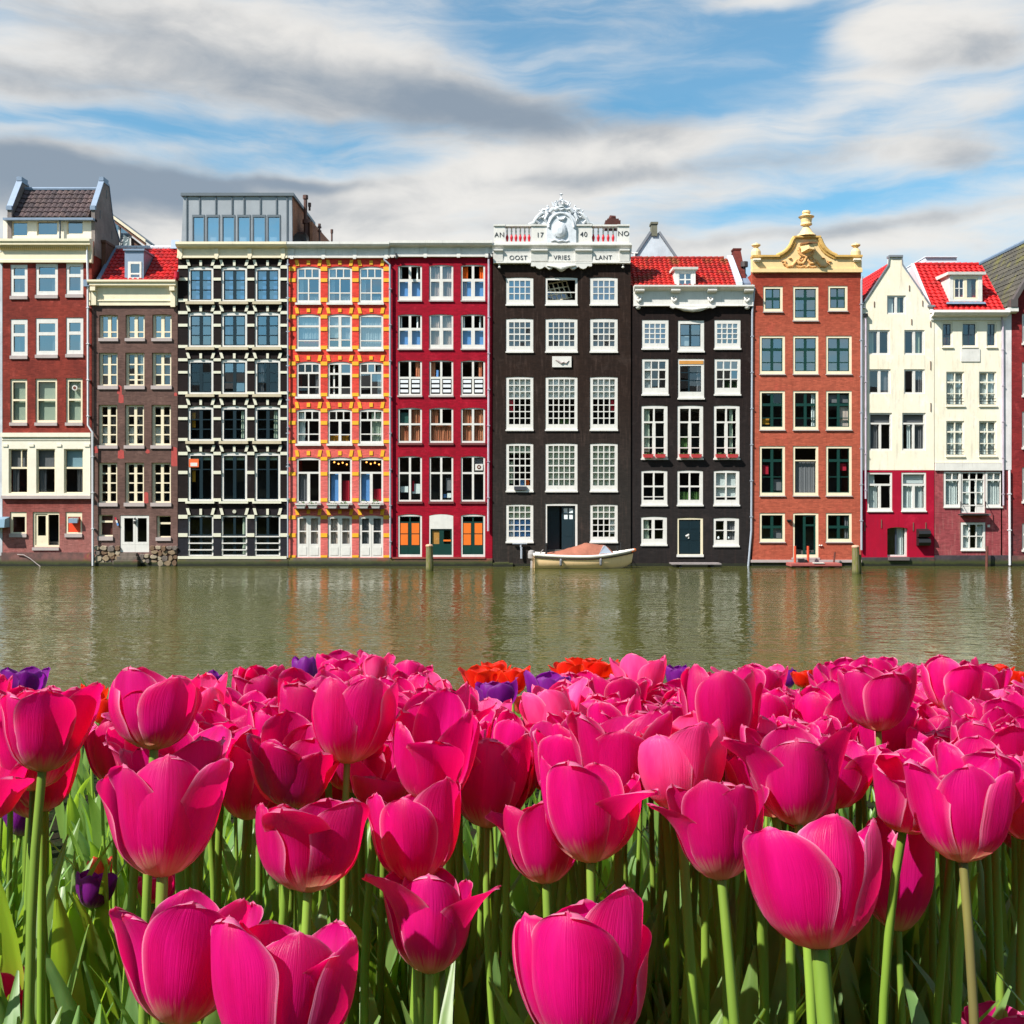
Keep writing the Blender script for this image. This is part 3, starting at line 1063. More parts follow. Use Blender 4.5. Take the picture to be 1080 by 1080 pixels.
lm.tube([(h.X(142.5), 0, h.Z(547)), (h.X(142.5), -.1, h.Z(547.3))], .05, 8)
lm.build('lantern', IRON, dr)
h.wall([(97.2, 609), (187.3, 609), (187.3, 321), (97.2, 321)], BR)
pt = MB()
for xa, ya, xb, yb in ((123.6, 406.5, 128.5, 416), (125, 415.9, 130.5, 425.3), (124.2, 474.5, 131, 484), (180.5, 471.5, 187, 492), (153.5, 474, 158, 478.4), (151.8, 519, 156.6, 531), (98.5, 471, 104, 478), (183.5, 414, 187, 418)):
    pt.plate(h.pts([(xa, yb - 1), (xa + (xb - xa) * .4, yb), (xb, yb - .6), (xb - .3, ya + 1), (xa + (xb - xa) * .5, ya - .3), (xa + .3, ya + .5)]), [], -.004, .001)
build_each(pt, 'paint_patch', PATCH, h.root)
fl = MB()
for i, mt in enumerate((0, 1, 2)):
    fl.cur = i
    fl.hexa([h.P(120.6 + i * 1.05, 546 + i * 2.9, -.06), h.P(122.3 + i * 1.05, 545.4 + i * 2.9, -.06), h.P(122.3 + i * 1.05, 545.4 + i * 2.9, -.05), h.P(120.6 + i * 1.05, 546 + i * 2.9, -.05),
             h.P(121.6 + i * 1.05, 548.8 + i * 2.9, -.06), h.P(123.3 + i * 1.05, 548.2 + i * 2.9, -.06), h.P(123.3 + i * 1.05, 548.2 + i * 2.9, -.05), h.P(121.6 + i * 1.05, 548.8 + i * 2.9, -.05)])
fl.build('flag', [CUR_R, WHITE, CUR_BL], h.root)
# rubble
RUB = [masonry('rubble ' + n, c, brick=False, var=.5, stain_amt=.5) for n, c in (('ochre', C(168, 145, 118)), ('grey', C(134, 122, 114)), ('brown', C(140, 112, 90)), ('pale', C(186, 170, 146)))]
rb = MB()
rr = random.Random(3)
for (xa, xb, ytop) in ((98.5, 128, 575.5), (157.5, 187, 575.5), (145, 158, 584)):
    yy = ytop
    while yy < 595:
        x = xa + rr.uniform(0, 2)
        while x < xb - 2:
            w_, h_ = rr.uniform(4, 9), rr.uniform(3.5, 7)
            if x + w_ > xb + 1:
                w_ = xb + 1 - x
            rb.cur = rr.randrange(4)
            n = 7
            d = rr.uniform(.05, .16)
            po = []
            for k in range(n):
                a = 2 * pi * k / n + rr.uniform(-.25, .25)
                po.append((x + w_ / 2 + w_ * .56 * cos(a) * rr.uniform(.85, 1.1), yy + h_ / 2 + h_ * .58 * sin(a) * rr.uniform(.85, 1.1)))
            vs = [(h.X(p), -.0, h.Z(q)) for p, q in po] + [(h.X(x + w_ / 2 + (p - x - w_ / 2) * .8), -d, h.Z(yy + h_ / 2 + (q - yy - h_ / 2) * .8)) for p, q in po]
            rb._add(vs, [tuple(range(n, 2 * n))] + [(k, (k + 1) % n, n + (k + 1) % n, n + k) for k in range(n)])
            x += w_ * .96
        yy += 5.0
build_each(rb, 'rubble_stone', RUB, h.root)
h.box('plinth', 97.3, 593, 187.3, 609, -.08, .27, QUAY)
st = MB()
h.bx(st, 128, 583, 145, 586.5, -.25, .0)
h.bx(st, 126, 586.5, 147, 590.5, -.4, .0)
h.bx(st, 124, 590.5, 149, 604, -.6, .0)
st.build('steps', QUAY, h.root)
# cornice with end brackets
h.cornice('cornice', 94.6, 187.2, [(.1, 296), (-.4, 296.4), (-.4, 298.4), (-.33, 300), (-.33, 302), (-.1, 303.4), (-.08, 303.6), (-.08, 316.5), (-.13, 317), (-.13, 318), (-.09, 318.2), (-.09, 322.4), (.1, 322.4)], CREAM)
bk = MB()
for xa in (97.4, 180.6):
    h.bx(bk, xa, 303.4, xa + 5.4, 307.6, -.34, -.08)
    h.bx(bk, xa + .3, 307.6, xa + 5.1, 322.2 + (2 if xa > 150 else 0), -.18, -.08)
build_each(bk, 'bracket', CREAM, h.root)
h.body(300, BR)
RED1 = tiles_mat('red glazed tiles', C(214, 20, 18), C(160, 10, 16), C(80, 40, 28), .5)
zr0, zr1 = h.Z(296.5, .15), h.Z(262.5, 2.6)
xl, xr = h.X(103.5, .1), h.X(187.2, .1)
h.tiles((xl, .15, zr0), (xr, .15, zr0), (xr, 2.6, zr1), (xl, 2.6, zr1), RED1, .27, .33)
h.tiles((xr, 5.2, zr0), (xl, 5.2, zr0), (xl, 2.65, zr1), (xr, 2.65, zr1), RED1, .27, .33)
rd = MB()
n = int((xr - xl) / .3)
for i in range(n):
    rd.tube([(xl + .3 * i, 2.62, zr1 + .06), (xl + .3 * i + .29, 2.62, zr1 + .075)], [.12, .13], 8)
rd.build('ridge', paint('whitened ridge', C(225, 228, 235)), h.root)
vg = MB()
for xx in (xl, xr - .1):
    vg.hexa([(xx - .08, .1, zr0), (xx + .1, .1, zr0), (xx + .1, 2.6, zr1), (xx - .08, 2.6, zr1), (xx - .08, .1, zr0 + .14), (xx + .1, .1, zr0 + .14), (xx + .1, 2.6, zr1 + .14), (xx - .08, 2.6, zr1 + .14)])
build_each(vg, 'verge', LEAD, h.root)
# dormer
a0, a1 = h.X(131.5, .3), h.X(151.5, .3)
zt, z0 = h.Z(264.5, .3), h.Z(296, .3)
dm = MB().plate([(a0, z0), (a1, z0), (a1, zt), (a0, zt)], [[(h.X(135, .3), h.Z(295.2, .3)), (h.X(149.4, .3), h.Z(295.2, .3)), (h.X(149.4, .3), h.Z(276, .3)), (h.X(135, .3), h.Z(276, .3))]], .3, .36)
dm.prism_x(a0, a0 + .06, [(.36, z0), (.36, zt), (2.6, zt), (.5, z0)])
dm.prism_x(a1 - .06, a1, [(.36, z0), (.36, zt), (2.6, zt), (.5, z0)])
dm.box((a0 - .06, .22, zt), (a1 + .06, 2.7, zt + .09))
dm = dm.build('dormer', LEAD, h.root)
q = lambda a, b, c, d: [(h.X(a, .3), h.Z(d, .3)), (h.X(c, .3), h.Z(d, .3)), (h.X(c, .3), h.Z(b, .3)), (h.X(a, .3), h.Z(b, .3))]
MB().plate(q(135.1, 276, 149.3, 295.2), [q(138, 278.4, 147.4, 288), q(138, 289.6, 147.4, 292.6)], .27, .34).build('frame', WHITE, dm)
MB().quad(*[h.P(a, b, .315) for a, b in ((137, 294), (148, 294), (148, 277), (137, 277))]).build('pane', G_SKY, dm)
MB().quad(*[h.P(a, b, .6) for a, b in ((134, 295), (150, 295), (150, 276), (134, 276))]).build('blind', CUR_GR, dm)
ch = MB()
ch.box((h.X(97.8), 1.2, h.Z(300)), (h.X(102.5), 2.6, h.Z(256, 1.2)))
ch.box((h.X(97.4), 1.1, h.Z(256, 1.2)), (h.X(103.2), 2.7, h.Z(253.5, 1.2)))
ch.build('chimney', paint('brown chimney', C(105, 70, 52), .8, .5), h.root)
al = MB().tube([h.P(186.3, 294, -.25), h.P(186.3, 286.5, -.25)], .12, 10)
al.box(h.P(185.6, 294.8, -.4), h.P(187, 293.8, .1))
al.build('alarm_box', CUR_R, h.root)
sk = MB().hexa([h.P(180, 262, 2.4), h.P(188, 262, 2.4), h.P(188, 262, 3.2), h.P(180, 262, 3.2), h.P(181, 253, 2.6), h.P(189, 253, 2.6), h.P(189, 253, 3.2), h.P(181, 253, 3.2)])
sk.build('skylight', LEAD, h.root)

# ================================================================== 3  black brick house with white bands
h = House('canal_house', 'black brick house with cream bands, keystones and a zinc clad penthouse on top', 187.5, 304, 0)
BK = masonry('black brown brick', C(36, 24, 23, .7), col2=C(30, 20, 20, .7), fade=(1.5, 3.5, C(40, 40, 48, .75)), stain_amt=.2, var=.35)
BAND = paint('off white band', C(232, 228, 205), .6, .1, dirt=.25)
LEDGE = paint('tan ledge', C(205, 190, 160), .6, .2, dirt=.5)
colsx = ((198.2, 225), (233.4, 260.6), (268.6, 295.6))
piers = ((188.3, 198), (225.3, 233.2), (260.8, 268.4), (295.8, 303))
R = ((280.6, 318, 274, 280.2), (328.6, 366, 322.2, 328.4), (378.2, 415.6, 372, 378), (427.8, 465, 420.6, 427), (476.6, 528.4, 470, 476.2), (543.2, 586.4, 536, 543))
bands = ((280, 283.4, 293, 296, 315.4, 318.4), (328.2, 331.4, 341.6, 344.6, 364, 367), (378, 381, 391.4, 394, 413, 416), (427.4, 430.4, 440, 443, 462, 465), (476.6, 480, 496.6, 500, 525.6, 529), (543, 547, 562.4, 566.2))
bd = MB()
ks = MB()
for r, (ya, yb, ka, kb) in enumerate(R):
    for i, (xa, xb) in enumerate(colsx):
        gl = G_SKY if r < 2 or (r == 2 and i == 1) else G_DARK
        if r < 5:
            sp = [(1, 2, 3 if r < 4 else [.3, .7], 3.4)]
            w = h.win(xa, ya, xb, yb, sp, fr=(2.4, 4, 2.2, 1.8), col=WHITE, sash=NAVY, sb=1.0, bar=1.1, arch=1.6, rec=.04, glass=gl,
                      cur=([(0, 0, 1, 1, CUR_BL, 0)] if r == 0 else []) + ([(0, .02, .45, .1, CUR_G, 0), (.55, .02, 1, .1, CUR_G, 0)] if r == 4 else []) + ([(.0, .1, .2, .6, CUR_Y, .02)] if (r, i) in ((3, 0), (4, 0)) else []))  # top row: the blue blind paints the sky's reflection into the panes
            h.box('sill', xa - 1.8, yb + .2, xb + 1.6, yb + (3.2 if r < 4 else 2.6), -.16, .06, LEDGE if r != 4 else BAND, w)
            if (r, i) == (4, 0):
                h.box('notice', 199.2, 484, 209.4, 492.6, .02, .035, paint('orange notice', C(250, 105, 40), .6, .05), w)
                h.box('notice', 200.8, 488, 208, 491.6, .012, .018, WHITE, w)
        else:
            w = h.win(xa, ya, xb, yb, [(.5, 2, 1, 2.6), (.5, 2, 1, 2.6)], fr=(1.6, 2, 1.6, 1.2), col=WHITE, sash=NAVY, sb=.8, bar=1, tb=1.4, arch=1.2, rec=.04, glass=G_DARK)
            rl = MB()
            for q in (566, 573, 580):
                h.bx(rl, xa + .6, q - .7, xb - .6, q + .5, -.03, .03)
            rl.build('railing', WHITE, w)
        for k, xx in enumerate((xa - 1.6, (xa + xb) / 2 - 1.3, xb - 1.6)):
            sl = (1.3, 0, -1.3)[k]
            ww = 3.1 if k != 1 else 2.7
            yt = ka + (.6 if k == 1 else 0)
            if r == 5 and i == 1 and k == 1:
                ks.tube([h.P(xx + 1.4, (ka + kb) / 2, .005), h.P(xx + 1.4, (ka + kb) / 2, -.06)], .1, 10)
                continue
            ks.hexa([h.P(xx + sl, kb, -.06), h.P(xx + sl + ww, kb, -.06), h.P(xx + sl + ww, kb, .01), h.P(xx + sl, kb, .01),
                     h.P(xx - sl * .4, yt, -.06), h.P(xx - sl * .4 + ww, yt, -.06), h.P(xx - sl * .4 + ww, yt, .01), h.P(xx - sl * .4, yt, .01)])
    b = bands[r]
    for pa_, pb_ in piers:
        for k in range(0, len(b), 2):
            h.bx(bd, pa_, b[k], pb_, b[k + 1], -.045, .01)
build_each(bd, 'stone_band', BAND, h.root)
build_each(ks, 'keystone', BAND, h.root)
h.wall([(187.8, 609), (303.8, 609), (303.8, 262), (187.8, 262)], BK)
h.body(258, BK)
h.box('ledge', 188.2, 586.6, 302.6, 589.4, -.12, .0, BAND)
h.plinth(589.4, QUAY, d=-.09)
CORN = [(.1, 256.4), (-.45, 256.8), (-.45, 259.4), (-.38, 261.4), (-.3, 261.8), (-.12, 262.6), (-.10, 262.8), (-.10, 270), (-.18, 270.4), (-.18, 272.6), (.1, 272.6)]
h.cornice('cornice', 187.6, 303.8, CORN, CREAM)
bk = MB()
for xa in (189, 227, 262, 297):
    h.bx(bk, xa, 262.8, xa + 4.4, 271.4, -.2, -.1)
    h.bx(bk, xa + .8, 271.4, xa + 3.6, 273.8, -.2, -.1)
build_each(bk, 'bracket', CREAM, h.root)
# anchors and thin pipe on the party line
h.pipe([(304, 274), (304, 588)], .04, PIPE, d=-.1)
an = MB()
for yy in (279.5, 314.5, 350, 386, 422, 457, 492, 526):
    h.bx(an, 302.2, yy - .5, 305.8, yy + .5, -.16, -.1)
    h.bx(an, 303.4, yy - 1.6, 304.6, yy + 1.6, -.17, -.1)
an.build('wall_anchors', PIPE, h.root)
# penthouse, set back
d = 1.0
PA = dict(d=d)
ph = MB()
x0, x1, y0, y1 = 192, 307, 207.5, 258
wins = [(203, 215.6), (217.8, 231.4), (234.2, 247.6), (250.4, 264), (266.4, 280), (282, 295.6)]
front = [(191.2, 259), (308.4, 259), (307.6, 207), (193.4, 207)]
ph.plate(h.pts(front, d), [h.pts([(a, 256.4), (b, 256.4), (b, 226.8), (a, 226.8)], d) for a, b in wins], d, d + .15)
xL, xR = h.X(193.2, d), h.X(307.8, d)
zb, zt = h.Z(259, d), h.Z(207, d)
ph.box((xL, d + .15, zb), (xL + .15, d + 6, zt))
ph.box((xL, d + 6, zb), (xR, d + 6.2, zt))
po = ph.build('penthouse', ZINC, h.root)
PW = masonry('orange brick side', C(196, 132, 100), brick=True, stain_amt=.3)
MB().box((xR - .15, d + .152, zb), (xR - .003, d + 5.99, zt - .002)).build('side_wall', PW, po)
MB().box((xL - .1, d - .12, zt), (xR + .12, d + 6.3, zt + .16)).build('roof', ZINCD, po)
sm = MB()
for px in (197, 210.6, 227.6, 244.8, 257.4, 274.6, 291.6, 302.8):
    sm.box((h.X(px, d) - .03, d - .05, h.Z(226, d) if 200 < px < 300 else h.Z(258, d)), (h.X(px, d) + .03, d, zt))
build_each(sm, 'seam', ZINCD, po)
for a, b in wins:
    wf = MB().plate(h.pts([(a - .2, 256.6), (b + .2, 256.6), (b + .2, 226.6), (a - .2, 226.6)], d), [h.pts([(a + 1, 255.8), (b - .8, 255.8), (b - .8, 229), (a + 1, 229)], d)], d - .03, d + .1).build('window', ZINCD, po)
    q = [h.P(p, r_, d + .06) for p, r_ in ((a, 256), (b, 256), (b, 227), (a, 227))]
    MB().quad(*[(x_, y_ + (z_ - h.Z(256, d)) * .1 * 0, z_) for x_, y_, z_ in q]).build('pane', G_ROOF, wf)
    MB().quad(*[h.P(p, r_, d + .5) for p, r_ in ((a, 256), (b, 256), (b, 227), (a, 227))]).build('blind', CUR_W, wf)
cm = MB()
for px, ya, yb, r_, dd in ((322.2, 207, 258, .1, 3.0), (323.6, 233, 258, .16, 2.6), (326.5, 215, 222, .06, 3.2), (337, 237, 258, .05, 3.0), (350, 243, 258, .05, 3.0)):
    cm.tube([h.P(px, yb, dd), h.P(px, ya, dd)], r_, 8)
    cm.tube([h.P(px, ya + 3, dd), h.P(px, ya - 1, dd)], r_ * 1.5, 8)
for yy in (239, 243):
    cm.tube([h.P(337, yy, 3.0), h.P(337, yy + 1.5, 3.0)], .11, 8)
cm.build('chimney_pipes', paint('rusty flue', C(100, 62, 50), .6, .4), h.root)
ds = MB()
ds.lathe((0, 0, 0), [(.02, 0), (.2, .03), (.36, .1), (.45, .2), (.44, .2), (.35, .13), (.02, .04)], 16)
ds.v = [(h.X(318, 1.6) + x_, 1.6 - z_, h.Z(254, 1.6) + y_) for x_, y_, z_ in ds.v]
ds.tube([h.P(318, 260, 1.7), h.P(318, 254, 1.7)], .03, 6)
ds.build('satellite_dish', IRON, h.root)
rw = MB()
rw.prism_x(h.X(327, 2.5), h.X(330, 2.5), [(2.4, h.Z(258, 2.4)), (2.4, h.Z(234, 2.4)), (9, h.Z(258, 9))])
rw.build('rear_gable', PW, h.root)
# ================================================================== 4  orange red house with yellow blocks
h = House('canal_house', 'bright orange red house with yellow stone blocks and white sash windows', 304, 411.6, .02)
OR = masonry('orange red painted brick', C(234, 74, 58, .85), col2=C(218, 66, 56, .85), fade=(3.5, 10.5, C(222, 112, 106, .85)), stain_amt=.18, stain=C(190, 110, 105), var=.16)
YB = paint('yellow stone blocks', C(252, 184, 28), .6, .1, dirt=.1)
colsx = ((312.6, 338), (345.6, 371.2), (378.6, 404.2))
piers = ((304.9, 311.8), (338.2, 345.2), (371.4, 378.2), (404.4, 410.8))
R = ((280.8, 319.4, 274, 280.4), (331, 368.4, 324.6, 330.6), (381.2, 418.4, 374.6, 380.8), (431, 468, 424, 430.6), (482, 530.4, 474.8, 481.6), (543.6, 588, 536.6, 543.2))
bands = ((281.4, 285.8, 293.6, 297.4, 314, 318.4), (332, 336, 345, 349, 364.6, 368.4), (381.4, 385.4, 394.4, 398, 414.4, 418), (431, 435, 444, 448, 464, 467.4), (482, 485.6, 497.8, 501.6, 525.4, 529), (543.6, 547.6, 562.4, 566.6, 585.6, 588))
S3 = [(.27, 3, 1), (.73, 2, [.66, .34], 1.3)]
S1 = [(.3, 1, 1), (.7, 1, [.7, .3])]
SM = [(.3, 2, 1, 3), (.7, 2, [.66, .34], 3)]
SO = [(.28, 3, 1), (.72, 2, [.68, .32], 2.8)]
SD = [(.3, 1, 1), (.7, 2, 1, 3)]
plan = ((S3, S3, S3), (S1, SM, S1), (S3, SM, S3), (S3, SO, S3), (SD, SD, SD))
bd = MB()
ks = MB()
for r, (ya, yb, ka, kb) in enumerate(R):
    for i, (xa, xb) in enumerate(colsx):
        if r < 5:
            gl = G_SKY if r < 2 or (r == 2 and i > 0) else G_DARK
            cu = []
            if r == 0:
                cu = [(.0, 0, .22, 1, CUR_W, .03), (.55, .86, .95, 1, CUR_W, .03)]
            if r == 1:
                cu = [(0, 0, 1, 1, CUR_W, .03)] if i == 2 else [(0, 0, 1, .72, CUR_W, .03), (0, .75, 1, 1, CUR_R if i == 0 else LEAFG, .03)]
            if (r, i) == (2, 2):
                cu = [(.78, 0, 1, 1, CUR_W, .03)]
            if r == 3:
                cu = [[(0, 0, .3, 1, CUR_W, .03)], [(0, .8, .9, 1, CUR_Y, .04)], [(.5, 0, 1, 1, CUR_G, .03)]][i]
            if r == 4:
                cu = [[(0, .3, .4, 1, CUR_GR, .03)], [(.05, .33, .42, 1, CUR_BL, 0), (.6, .5, 1, 1, CUR_R, .03)], [(0, .33, .45, 1, CUR_BL, 0), (.6, .7, 1, 1, CUR_R, .02)]][i]
            w = h.win(xa, ya, xb, yb, plan[r][i], fr=(2, 3.2, 2, 2.8 if r < 4 else 1.8), arch=1.8, tb=2, bar=1.1, rec=.04, glass=gl, cur=cu, skip=((0, 2, 4) if (r, i) == (2, 1) else ()))
            h.box('sill', xa - 1, yb, xb + .8, yb + 2.2, -.1, .06, WHITE if r < 4 else GREYSILL, w)
            if (r, i) == (2, 1):
                # the left leaf stands open into the room
                lv = MB()
                x_ = h.X(xa + 3)
                lv.box((x_ + .12, .16, h.Z(yb - 3)), (x_ + .2, .2, h.Z(ya + 3)))
                lv.box((x_ + .02, .6, h.Z(yb - 3)), (x_ + .1, .66, h.Z(ya + 3)))
                for yy in (ya + 3, yb - 14, yb - 3.6):
                    lv.hexa([(x_ + .12, .2, h.Z(yy + 1)), (x_ + .17, .2, h.Z(yy + 1)), (x_ + .1, .6, h.Z(yy + 1)), (x_ + .05, .6, h.Z(yy + 1)), (x_ + .12, .2, h.Z(yy)), (x_ + .17, .2, h.Z(yy)), (x_ + .1, .6, h.Z(yy)), (x_ + .05, .6, h.Z(yy))])
                lv.build('open_leaf', WHITE, w)
            if r == 4 and i:
                bl = MB()
                for q in range(4):
                    c_ = h.P(xa + 6 + q * 4.4 + i, ya + 5.5 + (q % 2) * 1.4 + .3 * q, .32)
                    bl.lathe(c_, [(.005, -.05), (.045, -.02), (.045, .02), (.005, .05)], 8)
                m_, g_, p_ = new_mat('lit bulb')
                p_.inputs['Emission Color'].default_value = (1, .35, .05, 1)
                p_.inputs['Emission Strength'].default_value = 2.0
                bl.build('lit_bulbs', m_, w)
        else:
            h.op.append((xa, ya, xb, yb, 1.4))
            h.rows.add(588)
            xm = (xa + xb) / 2
            lh = []
            for a, b in ((xa + 3, xm - 2.4), (xm + 2.4, xb - 2.6)):
                lh += [h.rect(a, ya + 3.2, b, ya + 16.2), h.rect(a, ya + 17.4, b, ya + 30)]
            dr = MB().plate(h.arch(xa - .3, ya - .3, xb + .3, yb, 1.4), lh, .04, .12)
            h.bx(dr, xm - .2, ya + 2, xm + .2, yb - .5, .03, .04)
            for a, b in ((xa + 2.6, xm - 2), (xm + 2, xb - 2.2)):
                h.bx(dr, a, ya + 33.5, b, yb - 2.4, .025, .039)
            dr = dr.build('door', WHITE, h.root)
            MB().quad(*[h.P(p, q, .08) for p, q in ((xa + 2, ya + 31), (xb - 2, ya + 31), (xb - 2, ya + 2.6), (xa + 2, ya + 2.6))]).build('pane', G_DARK, dr)
            h.curtain(dr, xa + 2.6, ya + 3, xb - 2.4, ya + 30, CUR_B if i < 2 else CUR_GR, .02, .22)
        for k, xx in enumerate((xa - 1.4, (xa + xb) / 2 - 1.8, xb - 2.4)):
            sl = (.9, 0, -.9)[k]
            yt = ka + (.8 if k == 1 else 0)
            yb_ = kb - (1.4 if k == 1 else 0)
            ks.hexa([h.P(xx + sl, yb_, -.03), h.P(xx + sl + 3.6, yb_, -.03), h.P(xx + sl + 3.6, yb_, .01), h.P(xx + sl, yb_, .01),
                     h.P(xx - sl * .4, yt, -.03), h.P(xx - sl * .4 + 3.6, yt, -.03), h.P(xx - sl * .4 + 3.6, yt, .01), h.P(xx - sl * .4, yt, .01)])
    b = bands[r]
    for pa_, pb_ in piers:
        for k in range(0, len(b), 2):
            h.bx(bd, pa_, b[k], pb_, b[k + 1], -.025, .01)
build_each(bd, 'stone_band', YB, h.root)
build_each(ks, 'keystone', YB, h.root)
h.wall([(304.2, 609), (411.4, 609), (411.4, 262), (304.2, 262)], OR)
h.body(258, OR)
h.plinth(588.4, QUAY, d=-.09)
h.cornice('cornice', 303.8, 411.4, CORN, WHITE)
bk = MB()
for xa in (306.6, 339.6, 372.6, 405.8):
    h.bx(bk, xa, 262.8, xa + 4, 271.6, -.17, -.1)
    h.bx(bk, xa + .2, 271.6, xa + 3.4, 273.8, -.2, -.1)
build_each(bk, 'bracket', WHITE, h.root)
h.pipe([(405.4, 272), (406, 275), (411.6, 280), (412, 588)], .055, PIPE, d=-.13)
H4 = h
# window boxes on the fifth storey sills
k = 0
ordn = ('left window', 'middle window', 'right window')
for i, (xa, xb) in enumerate(colsx):
    for j, (a, b) in enumerate(((xa + 1, xa + 11), (xa + 13.4, xa + 23.4))):
        bxm = MB()
        x0, x1 = h.X(a), h.X(b)
        zt, zb = h.Z(531.8), h.Z(536)
        y0, y1 = -.42, -.12
        bxm.hexa([(x0 + .06, y0 + .05, zb), (x1 - .06, y0 + .05, zb), (x1 - .06, y1 - .03, zb), (x0 + .06, y1 - .03, zb), (x0, y0, zt), (x1, y0, zt), (x1, y1, zt), (x0, y1, zt)])
        bxm.box((x0 - .015, y0 - .02, zt - .03), (x1 + .015, y0 + .01, zt + .012))
        root = empty('planter', ((a + b) / 2 * h.k - 540 * h.k, h.D - .27, h.Z(536)), 'white planter box, %s of the pair under the %s, orange red house' % (('left', 'right')[j], ordn[i]), 'planter', 'white window boxes on the orange red house')
        ox = Vector(root.location) - Vector(h.root.location)
        bxm.v = [tuple(Vector(v) - ox) for v in bxm.v]
        bxm.build('trough', WHITE, root)
        lf = MB()
        for q in range(26 if j else 14):
            c_ = Vector((rng.uniform(x0 + .06, x1 - .06), rng.uniform(y0 + .06, y1 - .04), zt + rng.uniform(-.02, .14 + .1 * (i == 2)))) - ox
            e1 = Vector((rng.gauss(0, 1), rng.gauss(0, 1), rng.gauss(0, 1))).normalized() * .06
            e2 = Vector((rng.gauss(0, 1), rng.gauss(0, 1), rng.gauss(0, 1))).normalized() * .035
            lf.quad(c_ - e1, c_ + e2, c_ + e1, c_ - e2)
        lf.build('plant', LEAFG, root)
br = MB()
for xa, xb in colsx:
    h.bx(br, xa - 2, 530.9, xb + 1.6, 531.7, -.44, -.1) if False else None
    h.bx(br, xa - 1, 536.1, xb + .6, 536.7, -.43, .0)
br.build('shelf', IRON, h.root)

